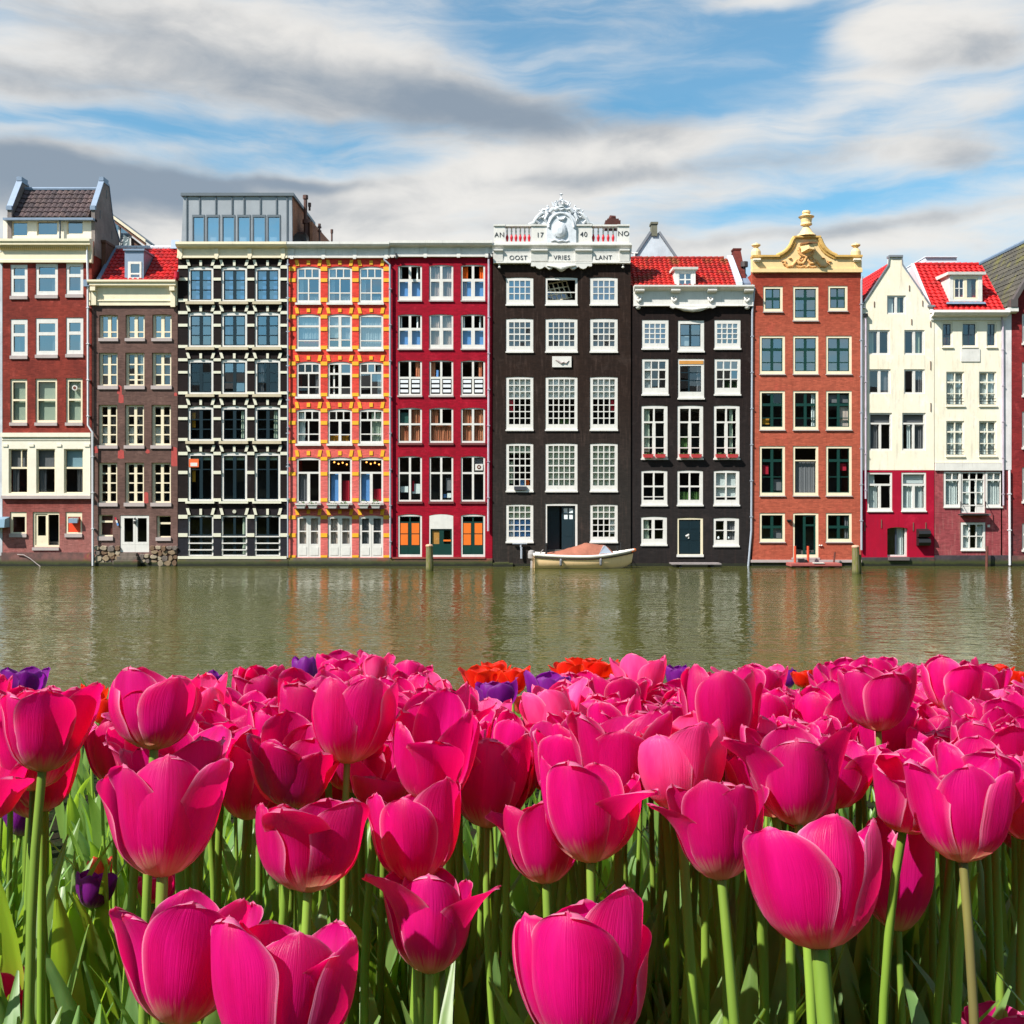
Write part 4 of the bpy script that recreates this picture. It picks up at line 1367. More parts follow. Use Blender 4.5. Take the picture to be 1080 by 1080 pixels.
# ================================================================== 5  crimson house
h = House('canal_house', 'deep crimson house with white cross windows and green and orange doors', 411.6, 519.4, .03)
CR = masonry('crimson painted wall', C(166, 4, 38, .85), col2=C(150, 4, 34, .85), stain_amt=.22, stain=C(110, 6, 32), brick=True, var=.12)
colsx = ((419.6, 445), (452.6, 478), (486, 511.6))
S22 = [(.47, 2, 1, 2.6), (.53, 2, 1, 2.6)]
for i, (xa, xb) in enumerate(colsx):
    # rows 1 and 2: the upper lights stand open, the lower ones hold a sheet
    for r, (ya, yb) in enumerate(((279.6 - .3 * i, 317.2), (331.4, 368.2))):
        if i == 1:
            cu = [(0, 0, .5, 1, CUR_B, .03), (.52, 0, 1, 1, CUR_B, .03)]
            gl = G_MID
        else:
            cu = [(0, .5, 1, 1, CUR_BL, 0)] + ([(.0, 0, .1, .5, CUR_W, .02), (.8, 0, .88, .5, CUR_W, .02)] if i == 0 or r == 1 else [(0, 0, .26, .45, CUR_OR, .03), (.8, 0, 1, .45, CUR_OR, .03), (0, .5, .2, 1, CUR_B, .03)])
            gl = G_DARK
        h.win(xa, ya, xb, yb, [(.46, 2, 1, 2.6), (.54, 2, 1, 4)], fr=(1.8, 1.6, 1.8, 4.8), tb=2.8, arch=1.2, rec=.04, glass=gl, cur=cu, sill=(1, GREYSILL, .2), skip=(0, 1) if i != 1 else ())
    # row 3: white slatted guards in the lower lights
    w = h.win(xa, 380, xb, 417.4, [(.5, 2, 1, 2.2), (.5, 2, 1, 2.2)], fr=(1.8, 1.4, 1.8, 2), tb=2.2, arch=1.3, rec=.04, glass=G_DARK,
              cur=[(.75, 0, .95, .5, CUR_O, .03)] if i != 1 else [(0, 0, .2, .5, CUR_O, .03), (.25, .25, .36, .5, CUR_BL, .02)], sill=(1.4, GREYSILL, .5), skip=(0, 1))
    sl = MB()
    for a, b in ((xa + 2.6, (xa + xb) / 2 - 2), ((xa + xb) / 2 + 2, xb - 2.6)):
        for q in (400.6, 405.4, 410.6):
            h.bx(sl, a, q, b, q + 3.1, .05, .075)
    sl.build('slats', SLATW, w)
    # row 4: gathered curtains
    cu = [[(0, .1, .45, .46, paint('green screen', C(40, 90, 80)), 0), (.55, 0, 1, .48, CUR_O, .03), (0, .52, 1, 1, CUR_O, .03)], [(0, 0, .35, .48, CUR_O, .03), (0, .5, 1, 1, CUR_O, .04)], [(0, 0, 1, .48, CUR_O, .03), (0, .5, 1, 1, CUR_O, .03)]][i]
    h.win(xa, 430, xb, 467.4, [(.47, 2, 1, 2.4), (.53, 2 if i != 1 else 1, 1, 2.4)], fr=(1.8, 1.6, 1.8, 2.4), tb=2, arch=1.3, rec=.04, glass=G_DARK, cur=cu, sill=(2, paint('brown sill', C(120, 60, 60)), .5))
    # row 5
    w = h.win(xa, 481, xb, 529.2, [(.36, 2, 1, 2.2), (.64, 2, 1, 2.2)], fr=(1.8, 1.6, 1.8, 2), tb=2, arch=1.3, rec=.04, glass=G_DARK, sill=(2, paint('brown sill', (0, 0, 0)), .8),
              cur=[[(.02, .68, .4, .82, CUR_W, 0), (.6, .62, .98, .85, CUR_W, 0), (.6, .55, .7, .8, CUR_R, 0)], [(.72, .48, .98, .78, CUR_GR, 0), (.6, .86, .75, .95, CUR_BL, 0), (.78, .84, .98, .95, CUR_W, 0)], [(.56, .0, 1, .34, CUR_GR, 0)]][i])
    if i == 2:
        v = MB()
        h.bx(v, 501.2, 489.4, 509.2, 496, .0, .1)
        v.cur = 1
        v.tube([h.P(505.2, 492.6, -.012), h.P(505.2, 492.6, .01)], .11, 16)
        v.cur = 0
        v.tube([h.P(505.2, 492.6, -.02), h.P(505.2, 492.6, .005)], .045, 12)
        v.build('fan_vent', [WHITE, paint('vent rust', (0, 0, 0))], w)
    # ground floor
    ya, yb = 542.2, 587.4
    h.op.append((xa, ya, xb, yb, 1.6))
    h.rows.add(587)
    fr = MB()
    if i != 1:
        fr.plate(h.arch(xa - .3, ya - .3, xb + .3, yb, 1.6), [h.rect(xa + 1.8, ya + 2.4, xb - 1.8, yb - 2.6)], .03, .14)
        dr = fr.build('door', WHITE, h.root)
        xm = (xa + xb) / 2
        lv = MB().plate(h.rect(xa + 1.7, ya + 2.3, xb - 1.7, yb - 2.5), [h.rect(xa + 2.8, ya + 3.4, xm - .8, ya + 8), h.rect(xm + .8, ya + 3.4, xb - 2.8, ya + 8)], .06, .12)
        for a, b in ((xa + 2.8, xm - 1.8), (xm + 1.8, xb - 2.8)):
            h.bx(lv, a, ya + 35, b, yb - 4, .05, .061)
        lv = lv.build('door_leaves', GREEN, dr)
        ob = MB()
        for a, b in ((xa + 2.8, xm - 2.2), (xm + 1.8, xb - 3)):
            h.bx(ob, a, ya + 9.6, b, ya + 20.4, .045, .062)
            h.bx(ob, a, ya + 21.4, b, ya + 32.6, .045, .062)
        ob.build('panels', ORANGE, dr)
        MB().quad(*[h.P(p, q, .09) for p, q in ((xa + 2.4, ya + 8.4), (xb - 2.4, ya + 8.4), (xb - 2.4, ya + 3), (xa + 2.4, ya + 3))]).build('pane', G_DARK, dr)
    else:
        fr.plate(h.arch(xa - .3, ya - .3, xb + .3, yb, 2.4), [h.rect(xa + 1.4, ya + 15.6, xb - 1.4, yb - 2)], .01, .14)
        dr = fr.build('door', WHITE, h.root)
        lv = MB().plate(h.rect(xa + 1.3, ya + 15.5, xb - 1.3, yb - 1.9), [h.rect(xa + 3, ya + 17.4, xa + 10.6, ya + 31.6), h.rect(xb - 10, ya + 17.4, xb - 3, ya + 31.6)], .06, .12).build('door_leaves', GREEN, dr)
        MB().quad(*[h.P(p, q, .09) for p, q in ((xa + 2.6, ya + 32), (xb - 2.6, ya + 32), (xb - 2.6, ya + 17), (xa + 2.6, ya + 17))]).build('pane', G_DARK, dr)
        h.box('board', xa + 2.8, ya + 17.2, xa + 10.8, ya + 31.8, .12, .14, WOODIN, dr)
        h.box('letter_plate', xb - 10.4, ya + 27, xb - 2.6, ya + 28.8, .03, .055, ORANGE, dr)
h.wall([(411.8, 609), (519.2, 609), (519.2, 262), (411.8, 262)], CR)
h.body(258, CR)
h.plinth(589, QUAYB, d=-.1)
h.box('ledge', 412, 587.6, 512, 589.2, -.14, .0, paint('reddish ledge', C(150, 70, 60), .8, .4))
h.cornice('cornice', 411.6, 519.4, [(d_, y_ - 1.2) for d_, y_ in CORN], WHITE)
bk = MB()
for xa in (412.4, 446.8, 481.8, 511.4):
    h.bx(bk, xa, 261.6, xa + 4, 270.4, -.17, -.1)
    h.bx(bk, xa + .3, 270.4, xa + 3.6, 272.4, -.2, -.1)
build_each(bk, 'bracket', WHITE, h.root)
lm = MB()
for xx in (418, 516):
    lm.box(h.P(xx - 1, 270.5, -.5), h.P(xx + 1, 268.5, -.15))
    lm.tube([h.P(xx, 270, -.55), h.P(xx, 272.4, -.62)], .07, 8)
lm.build('floodlight', IRON, h.root)
h.pipe([(515.6, 272), (515.6, 310), (515, 560)], .06, PIPEP, d=-.12)

# ================================================================== 6  tall black house with the white crested parapet
h = House('canal_house', 'tall black brown house with ornate white crested parapet lettered OOST VRIES LANT', 519.4, 665.4, 0)
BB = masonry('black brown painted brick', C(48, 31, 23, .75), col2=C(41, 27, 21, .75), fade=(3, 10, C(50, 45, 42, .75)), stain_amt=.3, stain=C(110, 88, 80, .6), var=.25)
colsx = ((533.6, 562.4), (575.2, 609), (622.2, 651.4))
F6 = dict(col=WHITE, rec=.02, thick=.12, bar=.95, tb=1.4, arch=.6)
for i, (xa, xb) in enumerate(colsx):
    n = 5 if i == 1 else 4
    sl = (1.2, WHITE, .4)
    if i == 1:
        w = h.win(xa, 292.6, xb, 321.4, [(1, 1, [.62, .38])], fr=(2.2, 2.6, 2.2, 5), sill=sl, skip=(0, 1), **F6)
        # pivoted sash swung inward
        sw = MB()
        L = [(0, 0), (1, 0), (1, 1), (0, 1)]
        W_, H_ = (xb - xa - 6) * .05, 1.05
        hol = []
        for a in range(n):
            for b in range(3):
                hol.append([(.06 + (W_ - .06) * a / n, .06 + (H_ - .06) * b / 3), ((W_ - .06) * (a + 1) / n, .06 + (H_ - .06) * b / 3), ((W_ - .06) * (a + 1) / n, (H_ - .06) * (b + 1) / 3), (.06 + (W_ - .06) * a / n, (H_ - .06) * (b + 1) / 3)])
        sw.plate([(0, 0), (W_, 0), (W_, H_), (0, H_)], hol, 0, .05)
        M_ = Matrix.Translation((h.X(xa + 3.2), .30, h.Z(317.6))) @ Matrix.Rotation(radians(-13), 4, 'Y') @ Matrix.Rotation(radians(16), 4, 'Z') @ Matrix.Rotation(radians(-12), 4, 'X')
        sw.v = [tuple(M_ @ Vector(q)) for q in sw.v]
        sw = sw.build('open_sash', CREAM, w)
        MB().quad(*[tuple(M_ @ Vector(q)) for q in ((.03, .025, .03), (W_ - .03, .025, .03), (W_ - .03, .025, H_ - .03), (.03, .025, H_ - .03))]).build('pane', G_SKY, w)
    else:
        h.win(xa, 292.6, xb, 321.4, [(1, n, 3)], fr=(3.4, 3.4, 3.2, 5.4), sill=sl, glass=G_SKY, cur=[(0, 0, 1, 1, CUR_BL, 0)], **F6)
    h.win(xa, 336, xb, 371, [(.5, n, 2), (.5, n, 2)], fr=(3.4, 3.8, 3.2, 6), sill=sl, glass=G_MID, cur=[(0, 0, 1, 1, CUR_GR, .02)], **F6)
    h.win(xa, 397.4, xb, 453.4, [(.42, n, 3), (.58, n, 4)], fr=(3.2, 2.6, 3, 6), sill=sl, glass=G_DARK, cur=[(0, 0, 1, .44, CUR_W, .02), (0 if i == 0 else .82, .46, .2 if i == 0 else 1, .7, CUR_R, .02)] if i != 1 else [(0, 0, 1, .44, CUR_W, .02), (.4, .88, .8, 1, LEAFG, .03)], **F6)
    h.win(xa, 467.6, xb, 518, [(.5, n, 3), (.5, n, 3)], fr=(3.2, 2.6, 3, 6), sill=sl, glass=G_DARK, cur=[(0, 0, 1, 1 if i else .2, CUR_G, .02)] + ([] if i else [(0, .4, .18, .95, CUR_G, .03), (.5, .85, .7, 1, CUR_BL, 0), (.78, .84, .95, 1, CUR_OR, 0)]), **F6)
    if i != 1:
        h.win(xa, 532, xb, 571.4, [(.4, 4, 2), (.6, 4, 3)], fr=(3, 2, 3, 5.2), sill=(1.4, WHITE, .4), glass=G_DARK, cur=[(0, 0, 1, .4, CUR_G, .02)] + ([(0, .42, 1, 1, CUR_BL, 0), (0, .42, .2, 1, CUR_W, .03)] if i == 0 else [(.8, .42, 1, .9, CUR_W, .03)]), **F6)
h.op.append((575.2, 531, 609, 589, .4))
h.rows.add(589)
dr = MB().plate(h.arch(574.9, 530.7, 609.3, 589, .4), [h.rect(577, 533.4, 606.8, 588.6)], .02, .16).build('door', WHITE, h.root)
lf = MB()
M_ = Matrix.Translation((h.X(606.6), .1, h.Z(588.6))) @ Matrix.Rotation(radians(-14), 4, 'Z')
wd, hg = -14.4 * .05, 55 * .05
rc = [(wd + .08, hg - .1), (-.1, hg - .1), (-.1, hg - .7), (wd + .08, hg - .7)]
xm = (wd - .02) / 2
hol = [[(wd + .1, hg - .38), (xm - .03, hg - .38), (xm - .03, hg - .12), (wd + .1, hg - .12)], [(xm + .03, hg - .38), (-.12, hg - .38), (-.12, hg - .12), (xm + .03, hg - .12)],
       [(wd + .1, hg - .7), (xm - .03, hg - .7), (xm - .03, hg - .44), (wd + .1, hg - .44)], [(xm + .03, hg - .7), (-.12, hg - .7), (-.12, hg - .44), (xm + .03, hg - .44)]]
lf.plate([(wd, 0), (-.02, 0), (-.02, hg), (wd, hg)], hol, 0, .05)
lf.box((wd + .12, -.012, .2), (-.14, .0, 1.0))
lf.box((wd + .12, -.012, 1.15), (-.14, .0, 1.9))
lf.v = [tuple(M_ @ Vector(q)) for q in lf.v]
lf.build('door_leaf', NAVY, dr)
MB().quad(*[tuple(M_ @ Vector(q)) for q in ((wd + .08, .03, hg - .72), (-.1, .03, hg - .72), (-.1, .03, hg - .1), (wd + .08, .03, hg - .1))]).build('blind', CUR_W, dr)
MB().box((h.X(577.2), .5, h.Z(588)), (h.X(590.5), .54, h.Z(534))).build('door_leaf', NAVY, dr)
h.box('step', 574, 588.8, 610, 590.6, -.1, .15, GREYSILL)
h.wall([(519.6, 609), (665.2, 609), (665.2, 266), (519.6, 266)], BB)
h.body(262, BB)
h.plinth(594.6, QUAYK, d=-.05)
sb = MB()
h.bx(sb, 519.8, 593.6, 541, 598, -.45, -.05)
h.bx(sb, 522, 592.6, 537, 593.7, -.38, -.05)
sb.build('stone_sill', QUAY, h.root)
h.box('window_box', 542.2, 513, 555.4, 516.8, -.16, -.0, paint('grey box', C(60, 62, 72)))
# stone plaque with a relief
pq = h.box('plaque', 582.4, 376, 602.6, 387.4, -.07, .02, WHITE)
MB().tube([h.P(586, 379.5, -.08), h.P(589, 381, -.09), h.P(592, 383, -.09), h.P(594.5, 382, -.09), h.P(597, 383.2, -.09), h.P(600, 380.2, -.08)], [.03, .05, .06, .05, .04, .02], 6).build('relief', GREYSILL, pq)
# entablature
BLK = paint('black lettering', C(40, 44, 52), .6, .1)
en = MB()
Xa, Xb = h.X(520.4), h.X(664.6)


def ent(x0, x1, prof):
    en.prism_x(h.X(x0), h.X(x1), [(a, h.Z(b)) for a, b in prof])


ent(520.4, 664.6, [(.1, 267.2), (-.18, 267.4), (-.18, 276.6), (-.1, 277.2), (-.1, 278.6), (.1, 278.6)])      # frieze
ent(519.2, 665.8, [(.12, 258.2), (-.36, 258.6), (-.36, 260.2), (-.28, 261.6), (-.24, 262), (-.2, 263.2), (-.19, 267.3), (.12, 267.3)])
for xa, xb in ((521, 530.4), (560, 577.4), (606.4, 624), (652.8, 663.4)):
    ent(xa, xb, [(-.17, 264), (-.34, 264.2), (-.34, 265.6), (-.27, 267), (-.24, 268.5), (-.2, 276), (-.17, 276.2)])
for xa, xb in ((520.6, 560), (607, 664.4)):
    ent(xa, xb, [(.1, 276.8), (-.25, 277), (-.25, 278.4), (.1, 278.4)])
for xx in (526.6, 657):
    en.lathe(h.P(xx, 283, -.12), [(.02, 0), (.075, .03), (.08, .06), (.03, .13), (.05, .2), (.02, .22)], 10)
# scalloped apron
ap = [(560, 276.5)]
sc = [(560, 281.6), (562, 282), (564.5, 281.4), (566, 283.4), (569, 284.6), (572, 283.8), (574, 282), (576, 283), (578.6, 285), (581.6, 284.4), (584, 281.8), (586, 282.6), (588.6, 285.6), (592, 287), (595.4, 285.6), (598, 282.6), (600, 281.8), (602.4, 284.4), (605.4, 285), (608, 283), (610, 282), (612, 283.8), (615, 284.6), (618, 283.4), (619.5, 281.4), (622, 282), (624, 281.6)]
en.plate(h.pts(list(reversed([(560, 277.6)] + sc + [(624, 277.6)]))), [], -.24, .0)
en.tube([h.P(577, 280, -.26), h.P(584, 280.8, -.3), h.P(592, 283, -.32), h.P(600, 280.8, -.3), h.P(607, 280, -.26)], [.04, .08, .12, .08, .04], 8)
# attic parapet
for xa, xb in ((520.8, 532.6), (560.4, 577.4), (607, 624), (651, 663.4)):
    h.bx(en, xa, 239, xb, 257.4, -.16, .3)
    h.bx(en, xa - .3, 237.6, xb + .3, 239.2, -.22, .36)
for xa, xb in ((532.6, 560.4), (624, 651)):
    h.bx(en, xa, 237.8, xb, 239.4, -.2, .3)
    h.bx(en, xa, 255.6, xb, 257.2, -.15, .3)
h.bx(en, 519.8, 257.2, 664.8, 258.4, -.28, .4)
en = en.build('parapet', WHITE, h.root)
RB_ = paint('red balusters', C(205, 20, 45), .5, .1)
bl = MB()
for xa, xb, n in ((532.6, 560.4, 6), (624, 651, 5)):
    for q in range(n):
        cx = xa + (xb - xa) * (q + .5) / n if n == 6 else xa + 1.8 + q * 5.2
        bl.cur = 1
        c0 = h.P(cx, 255.6, .05)
        bl.lathe((c0[0], c0[1], c0[2] + .42), [(.05, 0), (.035, .05), (.05, .16), (.03, .26), (.06, .36)], 10)
        bl.cur = 0
        bl.lathe(c0, [(.06, 0), (.04, .05), (.075, .2), (.08, .26), (.035, .4), (.04, .419)], 10)
bl.build('baluster', [RB_, WHITE], en)
lettering('OOST', h, 546.6, 272.9, 4.9, BLK, en, -.19)
lettering('VRIES', h, 592.4, 272.7, 4.9, BLK, en, -.19)
lettering('LANT', h, 636.2, 272.6, 4.9, BLK, en, -.19)
lettering('AN', h, 526.8, 248.6, 5.2, BLK, en, -.17)
lettering('17', h, 569.4, 248.8, 5.4, BLK, en, -.17)
lettering('40', h, 615.4, 248.2, 5.4, BLK, en, -.17)
lettering('NO', h, 657.2, 247.4, 5.4, BLK, en, -.17)
# crest: shell shaped cartouche, scrolls, crown
cr = MB()
out = []
for i in range(25):
    a = pi * i / 24
    out.append((592 + 15.4 * cos(a), 240 - 17.5 * sin(a) + .8 * sin(9 * a)))
out = [(607.4, 257)] + out + [(576.6, 257)]
cr.plate(list(h.pts(list(reversed(out)))), [], -.25, .15)


def disk_relief(cx, cy, rx, ry, d0, d1, n=20):
    vs = [h.P(cx + rx * cos(2 * pi * k / n), cy + ry * sin(2 * pi * k / n), d0) for k in range(n)]
    v2 = [h.P(cx + rx * .75 * cos(2 * pi * k / n), cy + ry * .75 * sin(2 * pi * k / n), (d0 + d1 * 2) / 3) for k in range(n)]
    v3 = [h.P(cx + rx * .35 * cos(2 * pi * k / n), cy + ry * .35 * sin(2 * pi * k / n), d1) for k in range(n)]
    fs = [tuple(range(2 * n, 3 * n))]
    for k in range(n):
        k2 = (k + 1) % n
        fs += [(k, k2, n + k2, n + k), (n + k, n + k2, 2 * n + k2, 2 * n + k)]
    cr._add(vs + v2 + v3, fs)


disk_relief(590.4, 243, 8, 9.5, -.25, -.42)
cr.tube([h.P(592 + 13.4 * cos(pi * i / 20), 240 - 15.2 * sin(pi * i / 20), -.27) for i in range(21)], .06, 6)
cr.tube([h.P(581, 254.4, -.26), h.P(585, 253, -.3), h.P(589, 254.6, -.3), h.P(593, 253.6, -.3), h.P(597, 254.8, -.28), h.P(600, 253.8, -.26)], .05, 6)
for s_ in (-1, 1):
    def SP(dx, y_, d_):
        return h.P(592 + s_ * dx, y_, d_)
    # solid shoulder behind the scrolls
    sh = [(14, 239), (35, 238.4), (33, 236.4), (29, 235.4), (26, 232), (22, 230.6), (20, 226.6), (17.5, 226), (15, 222.5), (12, 221), (10, 226)]
    pts_ = h.pts([(592 + s_ * a, b) for a, b in sh])
    cr.plate(pts_, [], -.1, .12)
    cr.tube([SP(34.5, 236.6, -.1), SP(29, 235, -.14), SP(26, 230, -.16), (SP(22.6, 226.4, -.16)), SP(19, 224.6, -.16), SP(17.6, 227.4, -.16), SP(20, 229.4, -.16), SP(22, 227.8, -.16)], [.05, .09, .1, .1, .09, .08, .07, .04], 7)
    cr.tube([SP(15, 236, -.16), SP(17, 231, -.2), SP(14.6, 226, -.2), SP(16, 221.6, -.18), SP(19.4, 221.4, -.16), SP(21.4, 224, -.16), SP(23.4, 221.8, -.14)], [.06, .09, .1, .1, .08, .06, .03], 7)
    cr.tube([SP(12.4, 224, -.2), SP(9, 220.4, -.22), SP(6, 221, -.24), SP(3, 219.6, -.25), SP(0, 221.4, -.25)], [.09, .1, .1, .09, .09], 7)
    cr.tube([SP(23, 236, -.13), SP(26, 233, -.15), SP(29, 236.4, -.13)], [.07, .09, .05], 6)
    cr.lathe(SP(14.4, 222.6, -.1), [(.02, 0), (.09, .05), (.1, .12), (.04, .2), (.06, .26), (.01, .32)], 8)
    cr.tube([SP(4.4, 228.4, -.27), SP(2.4, 231, -.3), SP(0, 231.6, -.3)], .05, 6)
# crown
c0 = h.P(592, 220.6, .02)
cr.lathe(c0, [(.36, 0), (.4, .04), (.37, .09), (.40, .14), (.4, .17), (.3, .17), (.3, 0)], 16)
for k in range(8):
    a = 2 * pi * k / 8 + .2
    p0 = Vector((c0[0] + .4 * cos(a), c0[1] + .4 * sin(a), c0[2] + .15))
    p1 = Vector((c0[0] + .52 * cos(a), c0[1] + .5 * sin(a), c0[2] + .36))
    p2 = Vector((c0[0] + .33 * cos(a), c0[1] + .33 * sin(a), c0[2] + .42))
    p3 = Vector((c0[0] + .04 * cos(a), c0[1] + .04 * sin(a), c0[2] + .46))
    cr.tube([p0, p1], [.06, .025], 6)
    cr.tube([p0, (p0 + p2) / 2 + Vector((0, 0, .05)), p3], [.035, .03, .025], 6)
cr.lathe((c0[0], c0[1], c0[2] + .42), [(.03, 0), (.08, .06), (.09, .11), (.05, .18), (.02, .2), (.03, .3), (.1, .36), (.02, .42)], 10)
cr.build('crest', paint('crest stone', C(226, 230, 236), .6, .25, 5, dirt=.5), h.root)
ch = MB()
ch.box(h.P(638.6, 240, 2), h.P(653, 236, 2.8))
ch.box(h.P(640.6, 236, 2.1), h.P(651.6, 233.4, 2.7))
ch.tube([h.P(644, 234, 2.4), h.P(645.4, 230.6, 2.4), h.P(649.4, 230.2, 2.4)], [.2, .22, .14], 8)
ch.build('chimney', paint('dark red chimney', C(84, 36, 28), .8, .4), h.root)
# slim bracket on the wall
tb = MB()
h.bx(tb, 540.4, 571.9, 556, 573, -.5, -.08) if False else None
tb.tube([h.P(550, 589, -.12), h.P(550, 577, -.12)], .06, 8)
tb.tube([h.P(549.4, 577, -.12), h.P(549.4, 573.6, -.12)], .05, 8)
tb.box(h.P(540.4, 573.8, -.18), h.P(556, 572.9, -.09))
tb.build('wall_bracket', PIPE, h.root)

# ================================================================== 7  black house with red roof and white cornice
h = House('canal_house', 'black house with red tiled roof, white dormer and white carved cornice', 665.4, 793, .05)
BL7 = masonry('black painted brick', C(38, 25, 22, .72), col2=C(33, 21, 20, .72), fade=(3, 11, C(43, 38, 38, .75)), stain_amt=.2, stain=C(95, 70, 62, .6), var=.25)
colsx = ((677, 705), (715, 742.6), (753.4, 781))
F7 = dict(rec=.02, thick=.12, tb=1.8)
for i, (xa, xb) in enumerate(colsx):
    sl = (1.4, WHITE, .5)
    if i != 1:
        h.win(xa, 337.4, xb, 367.6, [(.5, 4, 2), (.5, 4, 2)], fr=(3, 4, 3.2, 5.6), sill=sl, glass=G_SKY, cur=[(0, 0, 1, 1, CUR_BL, 0)] if i == 0 else [(0, 0, 1, .22, CUR_W, .02)], **{**F7, 'tb': 1})
    else:
        h.win(xa, 338, xb, 370.4, [(1, 2, 2, 2)], fr=(2.4, 3.6, 3.6, 5), sash=NAVY, sb=.7, sill=sl, glass=G_SKY, cur=[(0, .5, .45, 1, CUR_W, 0)], **F7)
    if i != 1:
        h.win(xa, 378.6, xb, 416, [(.3, 3, 1), (.7, 3, 2)], fr=(2.8, 2.6, 3, 7), sill=sl, glass=G_SKY if i == 2 else G_MID, cur=[(.35, .72, 1, 1, LEAFG, .04)] if i == 2 else [], **F7)
    else:
        w = h.win(xa, 378.4, xb, 420, [(1, [.42, .58], [.25, .3, .45], 1.6)], fr=(2.2, 7.4, 3, 6.8), sash=NAVY, sb=.4, sill=sl, glass=G_MID, **F7)
        h.box('board', xa + 1.4, 380.4, xb - .8, 384, -.0, .05, WOODIN, w)
    w = h.win(xa - .6, 427.6, xb - 1, 483.6, [(.29, 2, 1, 1.6), (.71, 2, [.46, .34, .2], 3.2)], fr=(2.8, 3.4, 3.6, 4.6), sill=sl, glass=G_DARK, arch=.6,
              cur=[[(.0, 0, .3, .95, CUR_G, .03)], [(0, .6, .4, .9, LEAFG, .03)], [(.68, 0, .85, .95, CUR_G, .03)]][i], **F7)
    h.win(xa - .8, 496, xb - 1.2, 532.6, [(.5, 2, 1, 1.6), (.5, 2, 1 if i == 1 else [.78, .22], 1.6)], fr=(2.6, 2.8, 3.4, 5.4), sill=sl, glass=G_DARK if i < 2 else G_MID, arch=.8,
          cur=[[(0, 0, 1, .9, CUR_GR, 0)] if False else [], [(0, .7, 1, 1, LEAFG, .04)], [(0, 0, 1, .9, CUR_W, 0)]][i], **F7)
    if i != 1:
        w = h.win(xa - 1, 544.8 + .6 * i, xb - 1.6, 574.4 + .6 * i, [(1, 2, 2, 3)], fr=(2.6, 3.4, 4, 6), sill=sl, glass=G_DARK, arch=.8, cur=[(0, 0, .3, 1, CUR_G, .03)] if i == 0 else [(.55, 0, 1, 1, CUR_GR, .03)], **{**F7, 'bar': .9})
        if i == 2:
            bb = MB()
            for xx in (757.6, 768.2):
                bb.lathe(h.P(xx, 568.6, .13), [(.02, 0), (.06, .03), (.07, .08), (.04, .14), (.01, .15)], 10)
            bb.build('ornament', CUR_W, w)
h.op.append((714.2, 546, 741.4, 587, .5))
h.rows.add(587)
dr = MB().plate(h.arch(713.9, 545.7, 741.7, 587, .5), [h.rect(716, 548, 739, 584.6)], .02, .14).build('door', CREAM, h.root)
lf = MB().plate(h.rect(715.8, 547.8, 739.2, 584.8), [], .07, .12)
for a, b in ((717.4, 726.6), (728.6, 737.8)):
    for c, d_ in ((549.6, 558), (560, 570), (572, 583)):
        h.bx(lf, a, c, b, d_, .058, .071)
lf.build('door_leaf', NAVY, dr)
kn = MB()
kn.tube([h.P(726, 564.4, .05), h.P(723.4, 565.6, .02)], .05, 8)
kn.box(h.P(725.4, 568, .05), h.P(726.8, 563, .03))
kn.build('handle', WHITE, dr)
h.box('sill', 713.6, 584.8, 742, 587.4, -.06, .14, WHITE)
h.wall([(667, 609), (792.8, 609), (792.8, 312), (667, 312)], BL7)
h.wall([(665.6, 609), (666.9, 609), (666.9, 300), (665.6, 300)], BL7, d0=.06, name='party_strip')
h.body(306, BL7)
h.plinth(594.4, QUAYK, d=-.05)
ent7 = MB()


def e7(x0, x1, prof):
    ent7.prism_x(h.X(x0), h.X(x1), [(a, h.Z(b)) for a, b in prof])


e7(668, 793.6, [(.1, 302), (-.5, 302.4), (-.5, 304), (-.4, 305.6), (-.34, 306), (-.2, 307.4), (-.15, 307.6), (-.15, 322.2), (-.22, 322.6), (-.22, 323.4), (.1, 323.4)])
for xa in (669, 706.6, 745, 783.4):
    e7(xa, xa + 9.6, [(-.14, 306), (-.46, 306.4), (-.46, 308), (-.36, 309.4), (-.14, 309.6)])
    x_ = xa + 4.6
    ent7.tube([h.P(x_ - 3.4, 312.6, -.17), h.P(x_ - 1.6, 316.6, -.22), h.P(x_, 317.8, -.23), h.P(x_ + 1.6, 316.6, -.22), h.P(x_ + 3.4, 312.6, -.17)], [.04, .06, .07, .06, .04], 6)
    ent7.lathe(h.P(x_, 314.6, -.16), [(.02, 0), (.06, .03), (.06, .08), (.02, .12)], 8)
for xa in (673, 788):
    ent7.lathe(h.P(xa, 326.4, -.1), [(.02, 0), (.1, .03), (.14, .08), (.15, .12), (.06, .16)], 8)
apn = [(706, 323), (706, 324.6), (709, 326), (712, 325.2), (716, 326.4), (721, 328.4), (730, 329.4), (739, 328.4), (744, 326.4), (748, 325.2), (751, 326), (754, 324.6), (754, 323)]
ent7.plate(h.pts(list(reversed(apn))), [], -.24, .0)
ent7.tube([h.P(714, 324.4, -.26), h.P(722, 325.6, -.28), h.P(730, 326.6, -.28), h.P(738, 325.6, -.28), h.P(746, 324.4, -.26)], [.03, .06, .07, .06, .03], 6)
ent7.build('cornice', WHITE, h.root)
RED2 = tiles_mat('weathered red tiles', C(205, 28, 16), C(150, 26, 18), C(120, 70, 25), .85)
z0, z1 = h.Z(301.5, .1), h.Z(273.4, 2.4)
xl, xr = h.X(664, .1), h.X(778.5, .1)
h.tiles((xl, .1, z0), (xr, .1, z0), (xr, 2.4, z1), (xl, 2.4, z1), RED2, .26, .26)
h.tiles((xr, 4.8, z0), (xl, 4.8, z0), (xl, 2.45, z1), (xr, 2.45, z1), RED2, .26, .26)
rd = MB()
n = int((xr - xl) / .32)
